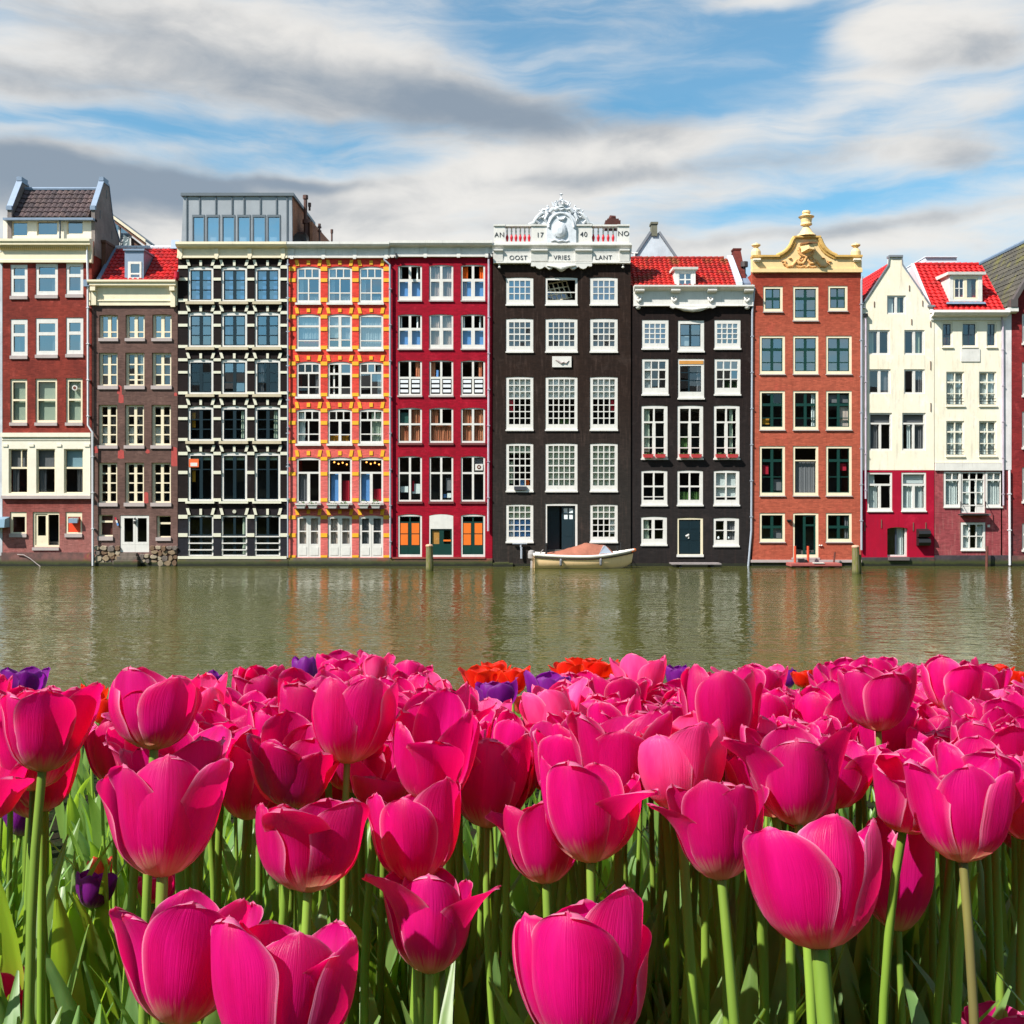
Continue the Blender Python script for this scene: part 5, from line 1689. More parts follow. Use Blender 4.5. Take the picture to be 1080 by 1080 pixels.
for i in range(n):
    rd.tube([(xl + .32 * i, 2.42, z1 + .05), (xl + .32 * i + .31, 2.42, z1 + .065)], [.1, .115], 8)
rd.build('ridge', RED2, h.root)
vg = MB()
vg.hexa([(xr - .1, .05, z0 - .05), (xr + .22, .05, z0 - .05), (xr + .22, 2.6, z1 + .0), (xr - .1, 2.6, z1 + .0), (xr - .1, .05, z0 + .22), (xr + .22, .05, z0 + .22), (xr + .22, 2.6, z1 + .26), (xr - .1, 2.6, z1 + .26)])
vg.build('coping', paint('pale lead coping', C(205, 215, 228), .5, .2), h.root)
pw = MB()
pw.prism_x(xr + .23, xr + .62, [(.9, z0 - .3), (1.0, z0 + .55), (2.4, z1 + .5), (2.9, z1 + .5), (4.8, z0 - .3)])
pw.box((xr + .2, 2.36, z1 + .5), (xr + .66, 2.94, z1 + .6))
pw.build('party_wall', masonry('dark red brick', C(110, 46, 38)), h.root)
fl = MB()
fl.tube([h.P(785, 296, 1.5), h.P(785, 276.6, 1.5)], .08, 8)
fl.tube([h.P(785, 281.6, 1.5), h.P(785, 276.2, 1.5)], [.2, .2], 10)
fl.build('flue', paint('dark flue', C(70, 60, 58)), h.root)
lw = MB()
lw.prism_x(h.X(779, .6), h.X(792, .6), [(.3, h.Z(301.8)), (.3, h.Z(297)), (2.2, h.Z(286, 2.2)), (4, h.Z(286, 2.2)), (4, h.Z(301.8))])
lw.build('lead_gutter', LEAD, h.root)
# dormer
dd = .06
dm = MB().plate(h.pts([(711.6, 302), (733.6, 302), (733.6, 284), (711.6, 284)], dd), [h.pts([(716, 301.4), (729.4, 301.4), (729.4, 287.6), (716, 287.6)], dd)], dd, dd + .08)
a0, a1 = h.X(711.6, dd), h.X(733.6, dd)
zt = h.Z(284, dd)
dm.prism_x(a0, a0 + .08, [(dd + .08, z0 + .2), (dd + .08, zt), (2.2, zt), (dd + .4, z0 + .3)])
dm.prism_x(a1 - .08, a1, [(dd + .08, z0 + .2), (dd + .08, zt), (2.2, zt), (dd + .4, z0 + .3)])
dm.prism_x(a0 - .12, a1 + .12, [(dd - .12, zt - .02), (dd - .14, zt + .1), (2.5, zt + .14), (2.5, zt - .02)])
dm = dm.build('dormer', WHITE, h.root)
MB().plate(h.pts([(715.8, 301.6), (729.6, 301.6), (729.6, 287.4), (715.8, 287.4)], dd), [h.pts([(a, d_), (b, d_), (b, c), (a, c)], dd) for a, b in ((716.8, 722), (723.4, 728.6)) for c, d_ in ((288.6, 294.2), (295.4, 300.8))], dd + .02, dd + .075).build('frame', WHITE, dm)
MB().quad(*[h.P(a, b, dd + .05) for a, b in ((716, 301.4), (729.4, 301.4), (729.4, 287.6), (716, 287.6))]).build('pane', G_SKY, dm)
MB().quad(*[h.P(a, b, dd + .4) for a, b in ((713, 302), (732, 302), (732, 291), (713, 291))]).build('blind', CUR_O, dm)
h.pipe([(792.6, 300.5), (795.2, 304), (793, 330), (792, 560), (788.8, 597)], .055, PIPE, d=-.1)
H7 = h
# hanging platform under the door
pf = empty('platform', ((731 - 540) * YF / F, YF - .5, h.Z(594)), 'weathered plank landing over the water at the door of the black house', 'landing')
pm = MB()
for q in range(5):
    pm.box((-1.28, -.62 + q * .2, 0), (1.28, -.62 + q * .2 + .185, .06))
pm.build('planks', paint('grey planks', C(150, 140, 140), .8, .4, 6), pf)
um = MB()
um.box((-.9, -.55, -.28), (-.75, .4, -.003))
um.box((.75, -.55, -.28), (.9, .4, -.003))
um.box((-1.0, -.4, -.4), (1.0, -.2, -.285))
um.build('beams', IRON, pf)
PK = paint('red trough', C(225, 75, 80), .5, .15)
for i, (xa, xb) in enumerate(colsx):
    for j, (a, b) in enumerate(((xa + .8, xa + 11.6), (xa + 13.6, xa + 24.4))):
        x0, x1 = h.X(a), h.X(b)
        zt, zb = h.Z(479.2), h.Z(482.8)
        root = empty('planter', ((a + b) / 2 * YF / F - 540 * YF / F, h.D - .16, zb), 'red planter box, %s of the pair under the %s, black house' % (('left', 'right')[j], ordn[i]), 'planter', 'red window boxes on the black house')
        ox = Vector(root.location) - Vector(h.root.location)
        t_ = MB().hexa([(x0 + .04, -.28, zb), (x1 - .04, -.28, zb), (x1 - .04, -.05, zb), (x0 + .04, -.05, zb), (x0, -.32, zt), (x1, -.32, zt), (x1, -.03, zt), (x0, -.03, zt)])
        t_.v = [tuple(Vector(v) - ox) for v in t_.v]
        t_.build('trough', PK, root)
        lf = MB()
        for q in range(18):
            c_ = Vector((rng.uniform(x0 + .04, x1 - .04), rng.uniform(-.28, -.06), zt + rng.uniform(-.01, .06))) - ox
            e1 = Vector((rng.gauss(0, 1), rng.gauss(0, 1), rng.gauss(0, 1))).normalized() * .045
            e2 = Vector((rng.gauss(0, 1), rng.gauss(0, 1), rng.gauss(0, 1))).normalized() * .025
            lf.quad(c_ - e1, c_ + e2, c_ + e1, c_ - e2)
        lf.build('plant', LEAFG, root)
# ================================================================== white gable behind 7
gb = empty('rear_building', ((690 - 540) * (YF + 8) / F, YF + 8, 0), 'white pointed gable with grey chimney rising behind the red roof of the black house', 'house')


def G(px, py, d=8.0):
    return ((px - 540) * (YF + d) / F - (690 - 540) * (YF + 8) / F, CZ - (py - HY) * (YF + d) / F)


WP = masonry('white rendered gable', C(225, 232, 240), brick=False, var=.1, stain_amt=.15)
MB().plate([G(668, 300), G(716, 300), G(713.4, 274), G(694, 246), G(686.6, 246), G(670.6, 270), G(668, 272)], [], 0, 6).build('wall', WP, gb)
cp = MB()
for a, b in (((670, 271), (687, 245.4)), ((694, 245.4), (714, 274.6))):
    p, q = G(*a), G(*b)
    n = Vector((-(q[1] - p[1]), q[0] - p[0])).normalized() * .14
    cp.plate([p, q, (q[0] + n[0], q[1] + n[1]), (p[0] + n[0], p[1] + n[1])], [], -.08, 6.05)
cp.build('coping', paint('grey coping', C(135, 138, 145)), gb)
st = MB()
a, b = G(687, 249), G(693, 236.6)
st.box((a[0], -.09, a[1]), (b[0], .6, b[1]))
st.box((a[0] - .05, -.14, b[1]), (b[0] + .05, .65, b[1] + .12))
st.build('chimney', paint('mossy stone', C(120, 118, 100), .8, .4), gb)
a = G(669, 270)
lm = MB().tube([(a[0], -.1, a[1] - .3), (a[0], -.1, a[1] + .15)], .06, 8)
lm.tube([(a[0] - .2, -.1, a[1] + .15), (a[0] + .2, -.1, a[1] + .15)], .05, 8)
lm.build('finial', WHITE, gb)

# ================================================================== 8  orange brick house with the golden bell gable
h = House('canal_house', 'orange brick house with golden bell gable, urns and dark green sashes', 793, 908.4, 0)
OB = masonry('orange brick', C(160, 62, 46, .85), col2=C(176, 84, 62, .85), fade=(11.5, 14.5, C(184, 92, 70, .85)), stain_amt=.12, var=.3)
# fade pales downward: upper part stays deeper red
colsx = ((801, 828), (836.2, 863.2), (871, 898.4))
XS = [(.36, 2, 1, 2.8), (.64, 2, 1, 2.8)]
F8 = dict(col=CREAM, sash=GREEN, sb=.8, rec=.03, fr=(2.4, 2.4, 2.4, 3.4), tb=1.2, sill=(.8, GREYSILL, .3))
for i, (xa, xb) in enumerate(colsx):
    if i != 1:
        ra_, rb_ = (804.8, 825.6) if i == 0 else (873.2, 894)
        h.win(ra_, 302 - .4 * i, rb_, 329 - .4 * i, [(.5, 2, 1, 1.4), (.5, 2, 1, 1.4)], glass=G_SKY, **F8)
    else:
        h.win(xa, 302, xb, 338.4, [(.33, 2, 1, 2.8), (.67, 2, [.62, .38], 2.8)], glass=G_SKY, **F8)
    h.win(xa, 354, xb, 394.8, [(.34, 2, 1, 2.8), (.66, 2, [.6, .4], 2.8)], glass=G_SKY, cur=[(0, .72, 1, 1, paint('painted roof reflection', C(70, 72, 50)), 0)] if i else [], **F8)  # strip low in the panes paints a mirrored roofline, built as a blind
    h.win(xa, 412, xb, 453.6, [(.34, 2, 1, 2.8), (.66, 2, [.6, .4], 2.8)], glass=G_DARK, cur=[[(.05, .72, .4, .92, CUR_Y, 0)], [], [(0, .05, 1, .28, CUR_GR, 0), (.6, .4, 1, 1, CUR_B, 0)]][i], **F8)
    if i != 1:
        h.win(xa, 470.4, xb, 523, [(.27, 2, 1, 2.8), (.73, 2, [.5, .5], 2.8)], glass=G_DARK, cur=[(0, .38, .36, .58, CUR_R, 0), (.5, .7, 1, .95, CUR_GR, 0)] if i == 0 else [(.62, .34, .9, .5, CUR_R, 0)], **F8)
        h.win(xa, 541, xb, 571.8, [(.5, 2, 1, 2.8), (.5, 2, 1, 2.8)], glass=G_DARK, cur=[(.5, .45, 1, 1, CUR_GR, 0)] if i == 0 else [], **F8)
    else:
        q = dict(F8)
        q['sash'] = None
        w = h.win(xa, 470.4, xb, 523, [(.27, 1, 1), (.73, 1, 1)], glass=G_DARK, cur=[(0, .31, 1, 1, CUR_GR, .015)], **q)
h.op.append((836.2, 541, 863.2, 588, .4))
h.rows.add(588)
dr = MB().plate(h.arch(835.9, 540.7, 863.5, 588, .4), [h.rect(838.2, 543.2, 860.6, 585)], .02, .14).build('door', CREAM, h.root)
lv = MB().plate(h.rect(847.4, 543, 860.8, 585.2), [h.rect(850, 545, 859, 553), h.rect(850, 555, 859, 583)], .07, .12).build('door_leaf', GREEN, dr)
MB().quad(*[h.P(a, b, .1) for a, b in ((849, 584), (860, 584), (860, 544), (849, 544))]).build('pane', G_DARK, dr)
h.box('step', 835, 588, 864, 590, -.12, .1, GREYSILL)
h.wall([(793.2, 609), (908.2, 609), (908.2, 286), (793.2, 286)], OB)
h.body(288, OB)
h.plinth(593, QUAYB, d=-.08)
h.box('ledge', 791.6, 590.4, 908, 593, -.16, .0, GREYSILL)
li = MB()
li.box(h.P(830.4, 549.6, -.16), h.P(834.4, 548, -.02))
li.box(h.P(831.4, 551, -.02), h.P(833.4, 548, .004))
li.build('wall_lamp', IRON, h.root)
wb = MB()
for xx in (864.4, 866.6):
    wb.lathe(h.P(xx, 576, -.05), [(.01, 0), (.05, .02), (.05, .06), (.01, .08)], 8)
wb.build('door_bell', WHITE, h.root)
# gable
GOLD = paint('golden sandstone paint', C(252, 216, 156), .6, .18, 2.5, dirt=.35)
GOLDD = paint('mossy gold moulding', C(224, 178, 98), .7, .3, 6, dirt=.4)
cur = []
for i in range(9):      # concave sweep from the shoulder to the top
    t = i / 8
    cur.append((819 + 18.6 * (1 - (1 - t) ** 1.0) * (t * .55 + .45), 270.6 - 19.8 * (t ** 1.7)))
sweep = [(820, 269.6), (825, 267.4), (829, 264.6), (832.4, 261), (834.8, 257), (836.2, 253.4), (838, 250.4)]
left = [(793.4, 288), (793.4, 271), (819.6, 271)] + sweep
right = [(1701.6 - a, b - .4) for a, b in reversed(left)]
poly = left + right
ga = MB()
ga.plate(h.pts(list(reversed(poly))), [], -.06, .35)
h.bx(ga, 792.8, 283.8, 908.6, 287.6, -.16, .0)
h.bx(ga, 793.2, 275.2, 800.6, 283.8, -.1, .0)
h.bx(ga, 901, 275.2, 908.2, 283.8, -.1, .0)
ga = ga.build('gable', GOLD, h.root)
mo = MB()


def mould(pts, r=.11, d=-.08):
    p = [h.P(a, b, d) for a, b in pts]
    mo.tube(p, r, 8)


for f_ in (lambda a: a, lambda a: 1701.6 - a):
    L_ = [(f_(a), b) for a, b in [(819.6, 270.4)] + sweep]
    mould(L_, .12)
    mould([(f_(a + 2.4), b + 2.4) for a, b in [(819.4, 270.4)] + sweep[:-1]], .06, -.07)
    a, b = sorted((f_(793), f_(821.6)))
    h.bx(mo, a, 269.6, b, 271.6, -.2, .38)
    h.bx(mo, a + .4, 271.6, b - .4, 273.2, -.13, .0)
h.bx(mo, 836.8, 249.4, 864.8, 251.2, -.2, .38)
h.bx(mo, 837.8, 251.2, 863.8, 252.4, -.12, .0)
mo.build('moulding', GOLDD, ga)
# pedestal and urn on top
ur = MB()
c0 = h.P(850.4, 249.4, .14)
ur.lathe(c0, [(.52, 0), (.5, .05), (.36, .16), (.26, .32), (.2, .42), (.15, .5), (.16, .54), (.3, .6), (.3, .66), (.27, .72), (.31, .95), (.38, .99), (.42, 1.04), (.32, 1.09), (.2, 1.12), (.18, 1.2), (.22, 1.24), (.2, 1.34), (.02, 1.36)], 16)
ur.build('urn', GOLD, ga)
for xx in (797.4, 902.6):
    u2 = MB()
    c0 = h.P(xx, 269.8, .1)
    u2.lathe(c0, [(.26, 0), (.25, .2), (.2, .3), (.13, .37), (.1, .42), (.2, .5), (.24, .54), (.22, .6), (.1, .62), (.08, .66), (.02, .68)], 14)
    u2.build('urn', GOLD, ga)
    br_ = MB()
    h.bx(br_, xx - 3.6, 273.6, xx + 3.6, 275.4, -.3, -.05)
    h.bx(br_, xx - 2.6, 275.4, xx + 2.6, 276.8, -.2, -.05)
    br_.build('bracket', PALE, ga)
# reliefs
rl = MB()
rl.tube([h.P(850.2 + 8 * cos(a * pi / 8), 263.6 + 7 * sin(a * pi / 8), -.09) for a in range(-1, 10)], .07, 7)
for s_ in (-1, 1):
    def GP(dx, y_, d_=-.1):
        return h.P(850.6 + s_ * dx, y_, d_)
    rl.tube([GP(22, 275), GP(23, 278), GP(20, 281), GP(15, 280.4), GP(11.4, 276), GP(9.6, 273.6)], [.04, .06, .07, .08, .07, .04], 7)
    rl.tube([GP(11.4, 274.6), GP(8, 277.6), GP(4, 277.8), GP(1.6, 274.8), GP(.8, 271.6)], [.05, .08, .08, .06, .04], 7)
    rl.tube([GP(11, 280.6), GP(6, 281.8), GP(2, 280.4), GP(0, 282)], [.03, .05, .05, .05], 7)
    rl.lathe(GP(17.4, 273.4, -.06), [(.02, 0), (.1, .03), (.1, .06), (.02, .09)], 8)
    rl.tube([GP(6, 270.4), GP(7.6, 273.4), GP(5, 274.6), GP(3.6, 272.6)], .045, 6)
    rl.tube([GP(26, 275.6), GP(22.6, 276.2), GP(24.4, 279)], .04, 6)
rl.lathe(h.P(850.6, 274, -.1), [(.02, 0), (.08, .06), (.1, .14), (.04, .22), (.01, .26)], 8)
rl.build('relief', paint('relief stone', C(236, 178, 112), .6, .2), ga)
hb = MB()
hb.hexa([h.P(844.6, 266.6, -.05), h.P(850, 267.6, -.05), h.P(859, 263, -.75), h.P(853, 262, -.75), h.P(844.6, 257.4, -.05), h.P(850, 257, -.05), h.P(859, 258.4, -.75), h.P(853, 257.6, -.75)])
hb.build('hoist_beam', GOLD, ga)
hr = MB()
hr.hexa([h.P(843.4, 258.4, -.05), h.P(852, 257, -.05), h.P(862, 256.6, -.85), h.P(852.6, 256.4, -.85), h.P(844, 256.4, -.05), h.P(852.6, 254.6, -.05), h.P(862.6, 255, -.85), h.P(853, 254.6, -.85)])
hr.build('hoist_roof', paint('brown hood', C(130, 88, 50)), ga)
h.pipe([(908.8, 292), (908, 296), (908, 580)], .055, PIPE, d=-.1)
# ================================================================== 9  cream neck gable house with crimson foot
h = House('canal_house', 'cream gabled house with crimson ground floor and black vent boxes', 908.4, 985.4, .02)
CM = masonry('cream plaster', C(250, 241, 221, .84), col2=C(245, 234, 209, .84), brick=False, var=.08, stain=C(218, 192, 155), stain_amt=.3)
CRM = masonry('crimson plaster', C(176, 8, 48, .85), col2=C(160, 8, 44, .85), brick=False, var=.1, stain=C(140, 30, 60), stain_amt=.3)
GRW = paint('grey aluminium', C(60, 68, 84), .4, .15)
W9 = dict(fr=(1.4, 1.8, 1.8, 1.8), rec=.05, tb=1.8, sash=None, bar=1.4)
h.win(935.6, 311.6, 955.4, 331.4, [(1, 2, 1, 2.4)], glass=G_MID, cur=[(0, 0, .35, 1, CUR_W, .02), (.62, 0, .85, 1, CUR_G, .03)], **W9)
for xa, xb in ((915.4, 938.6), (953.8, 975.2)):
    h.win(xa, 348, xb, 374, [(1, 2, 1, 2.6)], glass=G_MID, cur=[(0, 0, .3, 1, CUR_G, .03)] if xa < 940 else [(.68, 0, .9, 1, CUR_G, .03)], **W9)
for xa, xb in ((916.4, 939.4), (953.6, 975.4)):
    h.win(xa, 389.4, xb, 415.4, [(1, 2, 1, 2.6)], glass=G_MID, cur=[(.55, 0, 1, 1, CUR_GR, .03)], **W9)
for xa, xb in ((916.8, 940.8), (951.6, 976.4)):
    h.win(xa, 435.4, xb, 475, [(.25, 1, 1), (.75, 2, 1, 2.2)], glass=G_MID, cur=[(0, .3, .42, 1, CUR_GR, .03), (0, 0, 1, .22, CUR_GR, 0)] if xa < 940 else [(0, 0, 1, .22, CUR_GR, 0), (.2, .3, .42, 1, CUR_W, .03), (.6, .3, 1, 1, CUR_GR, .03)], **W9)
for xa, xb in ((914.8, 941), (950.6, 976.8)):
    h.win(xa, 498.2, xb, 539, [(.3, 1, 1), (.7, 2, 1, 2.6)], glass=G_MID, cur=[(0, .35, .42, 1, CUR_W, .03), (0, 0, .3, .3, CUR_W, 0)] if xa < 940 else [(0, 0, 1, .27, CUR_W, 0), (0, .33, 1, 1, CUR_W, .03)], fr=(1.8, 2, 1.8, 3.4), rec=.02, tb=2.2, bar=1.4, sill=(1, WHITE, .3))
w = h.win(935.8, 556, 957.4, 587.2, [(1, 1, 1)], fr=(.6, .8, 2, 1.8), rec=.14, glass=G_MID, arch=1.6, cur=[(.55, 0, 1, 1, CUR_W, .03)])
MB().box((h.X(945.6), .2, h.Z(585.6)), (h.X(947), .26, h.Z(557))).build('sash', GRW, w)
h.box('sill', 936, 587.4, 958, 590.8, -.2, .12, paint('grey step', C(110, 100, 100)))
h.wall([(908.6, 495.8), (985.2, 495.8), (985.2, 323), (979.4, 321), (951.6, 280.4), (951, 270.6), (938.6, 270.6), (937.6, 280.6), (910.2, 322.6), (908.6, 325)], CM)
h.wall([(908.6, 609), (985.2, 609), (985.2, 496), (908.6, 496)], CRM, name='painted_foot')
h.body(330, CM)
h.plinth(587.8, QUAYD, d=-.07)
cp = MB()
for l in (((908.6, 324.4), (937.8, 279.6), (938.8, 270)), ((981, 322.6), (951.4, 279.6), (950.6, 270))):
    for (a, b), (c, d_) in zip(l, l[1:]):
        s_ = -1 if a < 945 else 1
        q = [h.P(a, b, -.05), h.P(c, d_, -.05), h.P(c, d_, .33), h.P(a, b, .33)]
        cp.hexa(q + [(x_ + s_ * .07, y_, z_ + .05) for x_, y_, z_ in q])
h.bx(cp, 937.4, 269.2, 952, 271.2, -.08, .36)
h.bx(cp, 940.8, 272.4, 949, 273.4, -.03, .0)
h.bx(cp, 906.8, 323.4, 912, 325.2, -.12, .3)
h.bx(cp, 978, 322, 985.6, 323.8, -.12, .3)
cp.build('coping', paint('grey coping', (0, 0, 0)), h.root)
RED3 = tiles_mat('bright red tiles', C(222, 16, 18), C(190, 10, 16), C(130, 24, 20), .5)
apx = (h.X(944.8), h.Z(274))
h.tiles((h.X(909), 9, h.Z(325)), (h.X(909), .36, h.Z(325)), (apx[0], .36, apx[1]), (apx[0], 9, apx[1]), RED3, .3, .36)
h.tiles((h.X(981), .36, h.Z(325)), (h.X(981), 9, h.Z(325)), (apx[0] + .03, 9, apx[1]), (apx[0] + .03, .36, apx[1]), RED3, .3, .36)
ti = MB()
for xx, yy in ((959, 301), (922, 318), (973, 317), (961.4, 336.6), (981.4, 339), (981.4, 381), (981.6, 425), (929.6, 548), (976.4, 551), (963.2, 551), (912, 551)):
    h.bx(ti, xx - .4, yy, xx + .4, yy + 6 + (yy > 370) * 3, -.03, .0)
build_each(ti, 'tie_iron', paint('iron ties', C(120, 90, 75)), h.root)
vb = MB()
for yy in (557.6, 566.6):
    vb.prism_x(h.X(966.4), h.X(979), [(-.002, h.Z(yy)), (-.35, h.Z(yy + 2)), (-.4, h.Z(yy + 5.2)), (-.3, h.Z(yy + 8.6)), (-.002, h.Z(yy + 8.8))])
build_each(vb, 'vent_box', IRON, h.root)
h.pipe([(912.2, 333), (912.6, 340), (912.4, 526)], .05, PIPEP, d=-.1)
hp = MB()
h.bx(hp, 910.4, 331, 914.2, 334.6, -.2, -.02)
hp.build('rainwater_hopper', IRON, h.root)
# ================================================================== 10  cream house with bright red roof
h = House('canal_house', 'cream house with bright red roof and wide white dormer, pink brick foot', 985.4, 1066, .04)
PKB = masonry('pinkish brick', C(160, 78, 82, .9), col2=C(142, 62, 68, .9), stain=C(190, 140, 130), stain_amt=.35)
W10 = dict(rec=.05, fr=(1.4, 1.6, 1.4, 1.8), bar=.9, tb=1.6, sill=(1.2, PALE, .6))
for xa, xb, n in ((993.6, 1004.6, 2), (1014.6, 1030.6, 2), (1040.6, 1051, 2)):
    h.win(xa, 340, xb, 366, [(1, n, 2)], glass=G_MID, col=PALE, sash=GRW, sb=.5, cur=[(0, .6, 1, 1, CUR_O, .02)] if xa < 1000 else [], **W10)
for ya, yb in ((392, 428), (444, 481)):
    for xa, xb in ((998, 1017), (1032.6, 1051)):
        h.win(xa, ya, xb, yb, [(.28, 2, 1), (.72, 2, [.5, .5])], glass=G_MID, col=PALE, cur=[(0, 0, 1, 1, CUR_W, .03)], **W10)
        rl = MB()
        for q in (yb - 7.4, yb - 4.6):
            rl.tube([h.P(xa + .4, q, -.03), h.P(xb - .4, q, -.03)], .014, 6)
        rl.build('guard_bar', IRON, h.root)
pn = h.box('panel', 1013.4, 367.8, 1033.4, 381.4, -.04, .01, WHITE)
# bay of three lights with a balcony door
h.win(995.4, 497.6, 1013.6, 534.6, [(.2, 2, 1), (.8, 1, 1)], fr=(2, 1.6, 2.4, 2.6), tb=1.6, bar=.9, rec=.0, glass=G_MID, cur=[(0, 0, 1, 1, CUR_W, .03)], sill=(1.2, WHITE, .3))
h.win(1039.2, 497.6, 1057, 534.6, [(.2, 2, 1), (.8, 1, 1)], fr=(2.2, 1.6, 2, 2.6), tb=1.6, bar=.9, rec=.0, glass=G_MID, cur=[(0, 0, 1, 1, CUR_W, .03)], sill=(1.2, WHITE, .3))
w = h.win(1014, 497.6, 1038.8, 541, [(.15, 3, 1), (.62, [.36, .28, .36], [.5, .5]), (.16, [.36, .28, .36], 1)], fr=(1.4, 1.4, 1.4, .8), tb=1.2, bar=1, rec=.02, glass=G_DARK, cur=[(0, .16, .36, .78, CUR_W, .02), (.64, .16, 1, .78, CUR_W, .02)], name='balcony_door')
MB().plate(h.rect(1015.4, 534, 1023, 540.4), [], .03, .06).build('panel', WHITE, w)
MB().plate(h.rect(1029.6, 534, 1037.4, 540.4), [], .03, .06).build('panel', WHITE, w)
ba = MB()
h.bx(ba, 1012, 541.6, 1041, 543.6, -.45, .0)
bd_ = ba.build('balcony', paint('grey step', (0, 0, 0)), h.root)
rr_ = MB()
for xx in (1013.4, 1039.6):
    rr_.tube([h.P(xx, 541.6, -.4), h.P(xx, 529, -.4)], .025, 6)
    rr_.tube([h.P(xx, 529.2, -.4), h.P(xx, 529.2, .0)], .02, 6)
rr_.tube([h.P(1010.6, 542.6, -.48), h.P(1042.4, 542.6, -.48)], .03, 6)
rr_.build('railing', IRON, bd_)
h.win(1013.4, 551.2, 1039, 580.4, [(1, 3, 2, 1)], fr=(2.2, 2.2, 2.2, 2.6), rec=.0, glass=G_DARK, bar=1, cur=[(0, 0, .34, 1, CUR_W, .03), (.7, 0, 1, 1, CUR_W, .03)], sill=(.8, WHITE, .4))
h.wall([(985.6, 488), (1055.4, 488), (1055.4, 328), (985.6, 328)], CM)
h.wall([(985.6, 609), (1055.4, 609), (1055.4, 488.2), (985.6, 488.2)], PKB, name='brick_foot')
h.wall([(1055.6, 495.6), (1066.4, 495.6), (1066.4, 330), (1055.6, 330)], masonry('white pilaster', C(244, 238, 238), brick=False, var=.06, stain_amt=.15), d0=-.04, name='pilaster')
h.wall([(1055.6, 609), (1066.4, 609), (1066.4, 495.8), (1055.6, 495.8)], PKB, name='brick_foot')
h.box('string_course', 985.8, 488.4, 1056.4, 496.2, -.1, -.002, WHITE)
h.body(330, CM)
h.plinth(585.6, QUAYD, d=-.09, x1=1063)
h.cornice('gutter', 981.4, 1061, [(.1, 328), (-.5, 328.4), (-.52, 331), (-.4, 333.6), (-.1, 334.6), (-.08, 338), (.1, 338)], WHITE)
h.cornice('gutter', 1060, 1070.6, [(.1, 325.4), (-.4, 325.6), (-.4, 329.6), (-.1, 331), (.1, 331)], WHITE)
z0, z1 = h.Z(327.8, -.2), h.Z(280, 2.6)
xl, xr = h.X(985.6, -.2), h.X(1059.6, -.2)
h.tiles((xl, -.2, z0), (xr, -.2, z0), (xr, 2.6, z1), (xl, 2.6, z1), RED3, .28, .3)
h.tiles((xr, 5.4, z0), (xl, 5.4, z0), (xl, 2.65, z1), (xr, 2.65, z1), RED3, .28, .3)
rd = MB()
n = int((xr - xl) / .32)
for i in range(n):
    rd.tube([(xl + .32 * i, 2.62, z1 + .05), (xl + .32 * i + .31, 2.62, z1 + .065)], [.11, .125], 8)
rd.build('ridge', RED3, h.root)
pg = MB()
pg.prism_x(xl - .18, xl - .02, [(-.25, z0 - .1), (2.6, z1 + .12), (5.4, z0 - .1)])
pg.build('gable_wall', paint('lilac white gable', C(222, 210, 214)), h.root)
# dormer
dd = .2
q = lambda a, b, c, d_: h.pts([(a, d_), (c, d_), (c, b), (a, b)], dd)
dm = MB().plate(q(1001.6, 289.6, 1036, 318), [q(1005.4, 292, 1031.6, 315.6)], dd, dd + .1)
a0, a1, zt, zb = h.X(1001.6, dd), h.X(1036, dd), h.Z(289.6, dd), h.Z(318, dd)
for xx in (a0, a1 - .08):
    dm.prism_x(xx, xx + .08, [(dd + .1, zb), (dd + .1, zt), (2.2, zt), (dd + .5, zb)])
dm.prism_x(a0 - .14, a1 + .14, [(dd - .14, zt - .02), (dd - .16, zt + .12), (2.4, zt + .2), (2.4, zt - .02)])
dm = dm.build('dormer', WHITE, h.root)
MB().plate(q(1005.2, 291.8, 1031.8, 315.8), [q(1007.2, 294, 1016.6, 313.6), q(1020, 294, 1029.8, 313.6)], dd + .02, dd + .09).build('frame', CREAM, dm)
lt = MB().plate(q(1007, 293.8, 1016.8, 313.8), [q(a, c, b, d_) for a, b in ((1007.8, 1011.6), (1012.4, 1016)) for c, d_ in ((294.6, 303.6), (304.4, 313))], dd + .04, dd + .08)
lt.build('sash', WHITE, dm)
MB().quad(*[h.P(a, b, dd + .06) for a, b in ((1006, 315), (1031, 315), (1031, 292.4), (1006, 292.4))]).build('pane', G_MID, dm)
h.curtain(dm, 1020, 293, 1029, 314.6, CUR_W, .03, dd + .3)
fl = MB()
fl.hexa([h.P(998, 320.4, -.12), h.P(1040, 320.4, -.12), h.P(1040, 320.4, .2), h.P(998, 320.4, .2), h.P(998.6, 318.4, -.04), h.P(1039, 318.4, -.04), h.P(1039, 318.4, .2), h.P(998.6, 318.4, .2)])
fl.build('flashing', LEAD, dm)
cw = MB()
cw.box(h.P(976, 300, 5.6), h.P(1009, 272, 5.6)[:1] + (8.5,) + (h.P(1009, 271.6, 5.6)[2],))
cw.box((h.P(975.4, 0, 5.6)[0], 5.5, h.P(0, 271.6, 5.6)[2]), (h.P(1009.6, 0, 5.6)[0], 8.6, h.P(0, 270.4, 5.6)[2]))
cw.build('roof_house', paint('white roof house', C(228, 232, 240), .5, .08), h.root)
h.pipe([(1055.6, 334), (1057, 344), (1057.4, 533)], .045, PIPEP, d=-.1)
h.pipe([(1063.6, 496), (1064, 596)], .06, PIPEW, d=-.12)
h.box('door_bell', 1041.4, 553.4, 1044, 556, -.03, .01, WHITE)
tp = MB().tube([h.P(1040.6, 599, -.4), h.P(1041, 576, -.4)], .07, 8)
tp.build('mooring_pipe', paint('rusty pipe', C(105, 55, 45), .8, .4), h.root)
